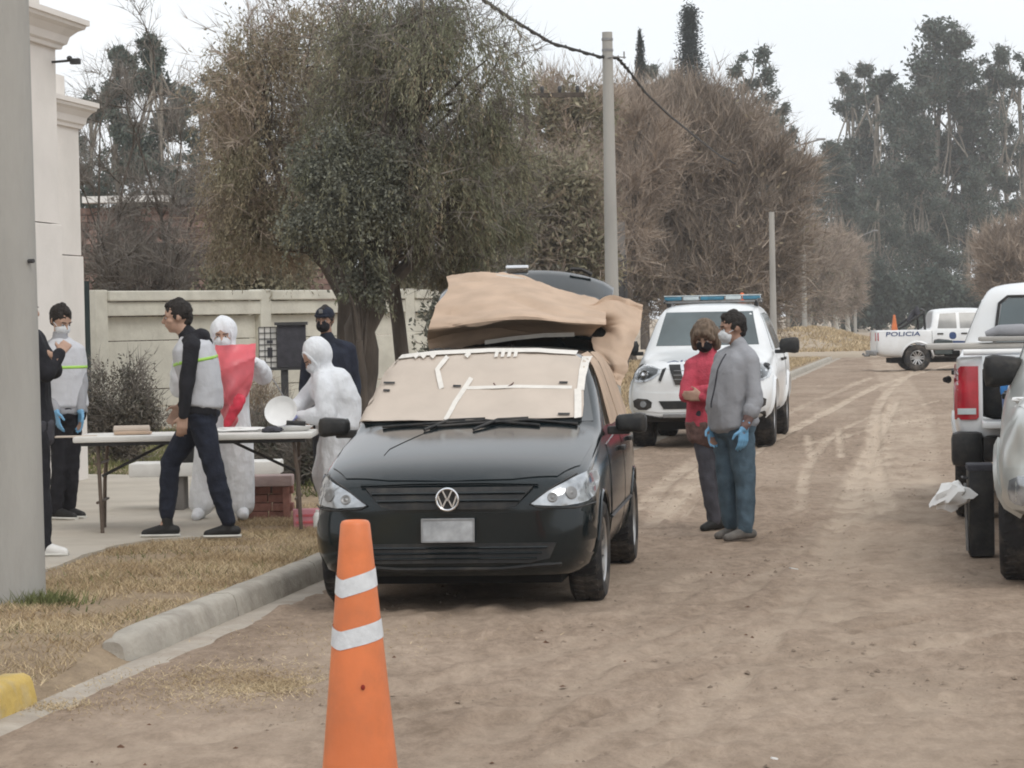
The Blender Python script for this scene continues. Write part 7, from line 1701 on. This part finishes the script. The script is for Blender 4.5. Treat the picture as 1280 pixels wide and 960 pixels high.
# brick stand with pink slab
bx0 = AT(309, 640, 21.6); bx1 = AT(364, 640, 21.6); t = thing('brick_stand', 'low brick stand topped by a pinkish slab under the table', 'stand', (bx0.x, 21.6, VZ-.02)); wv = bx1.x-bx0.x
zs_ = AT(340, 590, 21.6).z-VZ
bmx = MB().mesh; bmm = MB(); bmm.box((0, 0, 0), (.165, .11, .062), bev=.005); bme = bmm.mesh('brick'); bme.materials.append(M['brick']); rr = random.Random(5)
for c in range(5):
    for k in range(2 if c > 2 else 2):
        if c in (2, 3) and k == 5: continue
        o = bpy.data.objects.new('brick', bme); col.objects.link(o); o.parent = t; o.location = (.10+k*.175+(c % 2)*.03-.02, rr.uniform(-.01, .01), .033+c*.067); o.rotation_euler = (0, 0, rr.uniform(-.06, .06))
mb = MB(); mb.box((wv/2, 0, zs_-.045), (wv+.04, .26, .085), bev=.012); mb.build('slab', mat('pink_slab', (.38, .29, .27), .85, .12, 6, bump=.3), t, 50)
mb = MB(); mb.box((wv-.03, .0, (zs_-.09)/2), (.05, .2, zs_-.09)); mb.build('side_support', M['brick'], t, 40)
# pink crate near the kerb
q = AT(384, 652, 20.6); t = thing('pink_crate', 'small faded pink crate on the grass by the right table leg', 'crate', (q.x, 20.6, VZ-.02), .1)
pk = mat('faded_pink_plastic', (.58, .25, .29), .6, .15, 8)
mb = MB(); mb.box((0, 0, .075), (.20, .15, .14), bev=.012, top=1.06); mb.build('crate_body', pk, t, 50)
for z in (.05, .10): mb = MB(); mb.box((0, -.078, z), (.17, .006, .018)); mb.build('slat', M['red_bag'], t)
mb = MB(); mb.lathe([(.001, 0), (.03, 0), (.032, .09), (.02, .115), (.012, .12), (.012, .14), (.001, .14)], 14); put(mb.build('white_bottle', M['white_plastic'], None, 50), (AT(400, 650, 20.4).x-.02, 20.4, VZ-.01), 'small white bottle beside the pink crate on the grass', 'bottle')
# noticeboard on a post, with a white grid panel beside it
q = AT(360, 600, 27.5); nbz = lambda y: AT(360, y, 27.5).z-VZ
t = thing('noticeboard', 'dark noticeboard on a post with a white grid panel, before the wall', 'sign', (q.x, 27.5, VZ-.02))
xx = lambda x: AT(x, 430, 27.5).x-q.x
mb = MB(); mb.box((xx(355), .0, nbz(401)/2), (.07, .07, nbz(401))); mb.build('post', M['dark_metal'], t)
mb = MB(); mb.box(((xx(347)+xx(383))/2, -.05, (nbz(403)+nbz(457))/2), (xx(383)-xx(347), .05, nbz(403)-nbz(457)), bev=.01); mb.build('board', M['charcoal'], t, 40)
mb = MB(); mb.box(((xx(347)+xx(383))/2, -.06, nbz(402)), (xx(386)-xx(345), .09, .03)); mb.box(((xx(328)+xx(383))/2, -.04, nbz(458)), (xx(383)-xx(328), .05, .03)); mb.build('frame', M['dark_metal'], t)
x0, x1, z0, z1 = xx(324), xx(346), nbz(457), nbz(406)
mb = MB(); mb.box(((x0+x1)/2, -.01, (z0+z1)/2), (x1-x0, .012, z1-z0)); mb.build('grid_panel', M['table_white'], t)
for k in range(4): mb = MB(); mb.box((x0+(x1-x0)*k/3, -.022, (z0+z1)/2), (.007, .010, z1-z0)); mb.build('bar', M['dark_metal'], t)
for k in range(8): mb = MB(); mb.box(((x0+x1)/2, -.024, z0+(z1-z0)*k/7), (x1-x0, .006, .007)); mb.build('bar', M['dark_metal'], t)
mb = MB(); mb.box(((x0+x1)/2+.02, -.024, z0+(z1-z0)*.38), (.05, .004, .10)); mb.box(((x0+x1)/2+.02, -.024, z0+(z1-z0)*.64), (.06, .004, .03)); mb.build('print', M['charcoal'], t)
# thin pole leaning beside the figure, seen between the red bag and the board
mb = MB(); mb.tube([AT(332, 462, 23.5), AT(345, 480, 23.5), AT(357, 500, 23.5)], .006, 6); o = mb.build('thin_rod', M['steel'], None, 60); tag(o, 'thin slanting rod between the red bag and the noticeboard post', 'rod')

# ============================================================ HAZE
hz = MB(); hz.box((0, 205, 22), (1200, 470, 48)); hm = bpy.data.materials.new('air_haze'); hm.use_nodes = True; hn = hm.node_tree; hn.nodes.clear()
pv = hn.nodes.new('ShaderNodeVolumePrincipled'); ho = hn.nodes.new('ShaderNodeOutputMaterial'); hn.links.new(pv.outputs[0], ho.inputs['Volume'])
pv.inputs['Color'].default_value = (.93, .95, .985, 1); pv.inputs['Density'].default_value = .00042; pv.inputs['Anisotropy'].default_value = .0
tag(hz.build('haze', hm), kind='stuff')
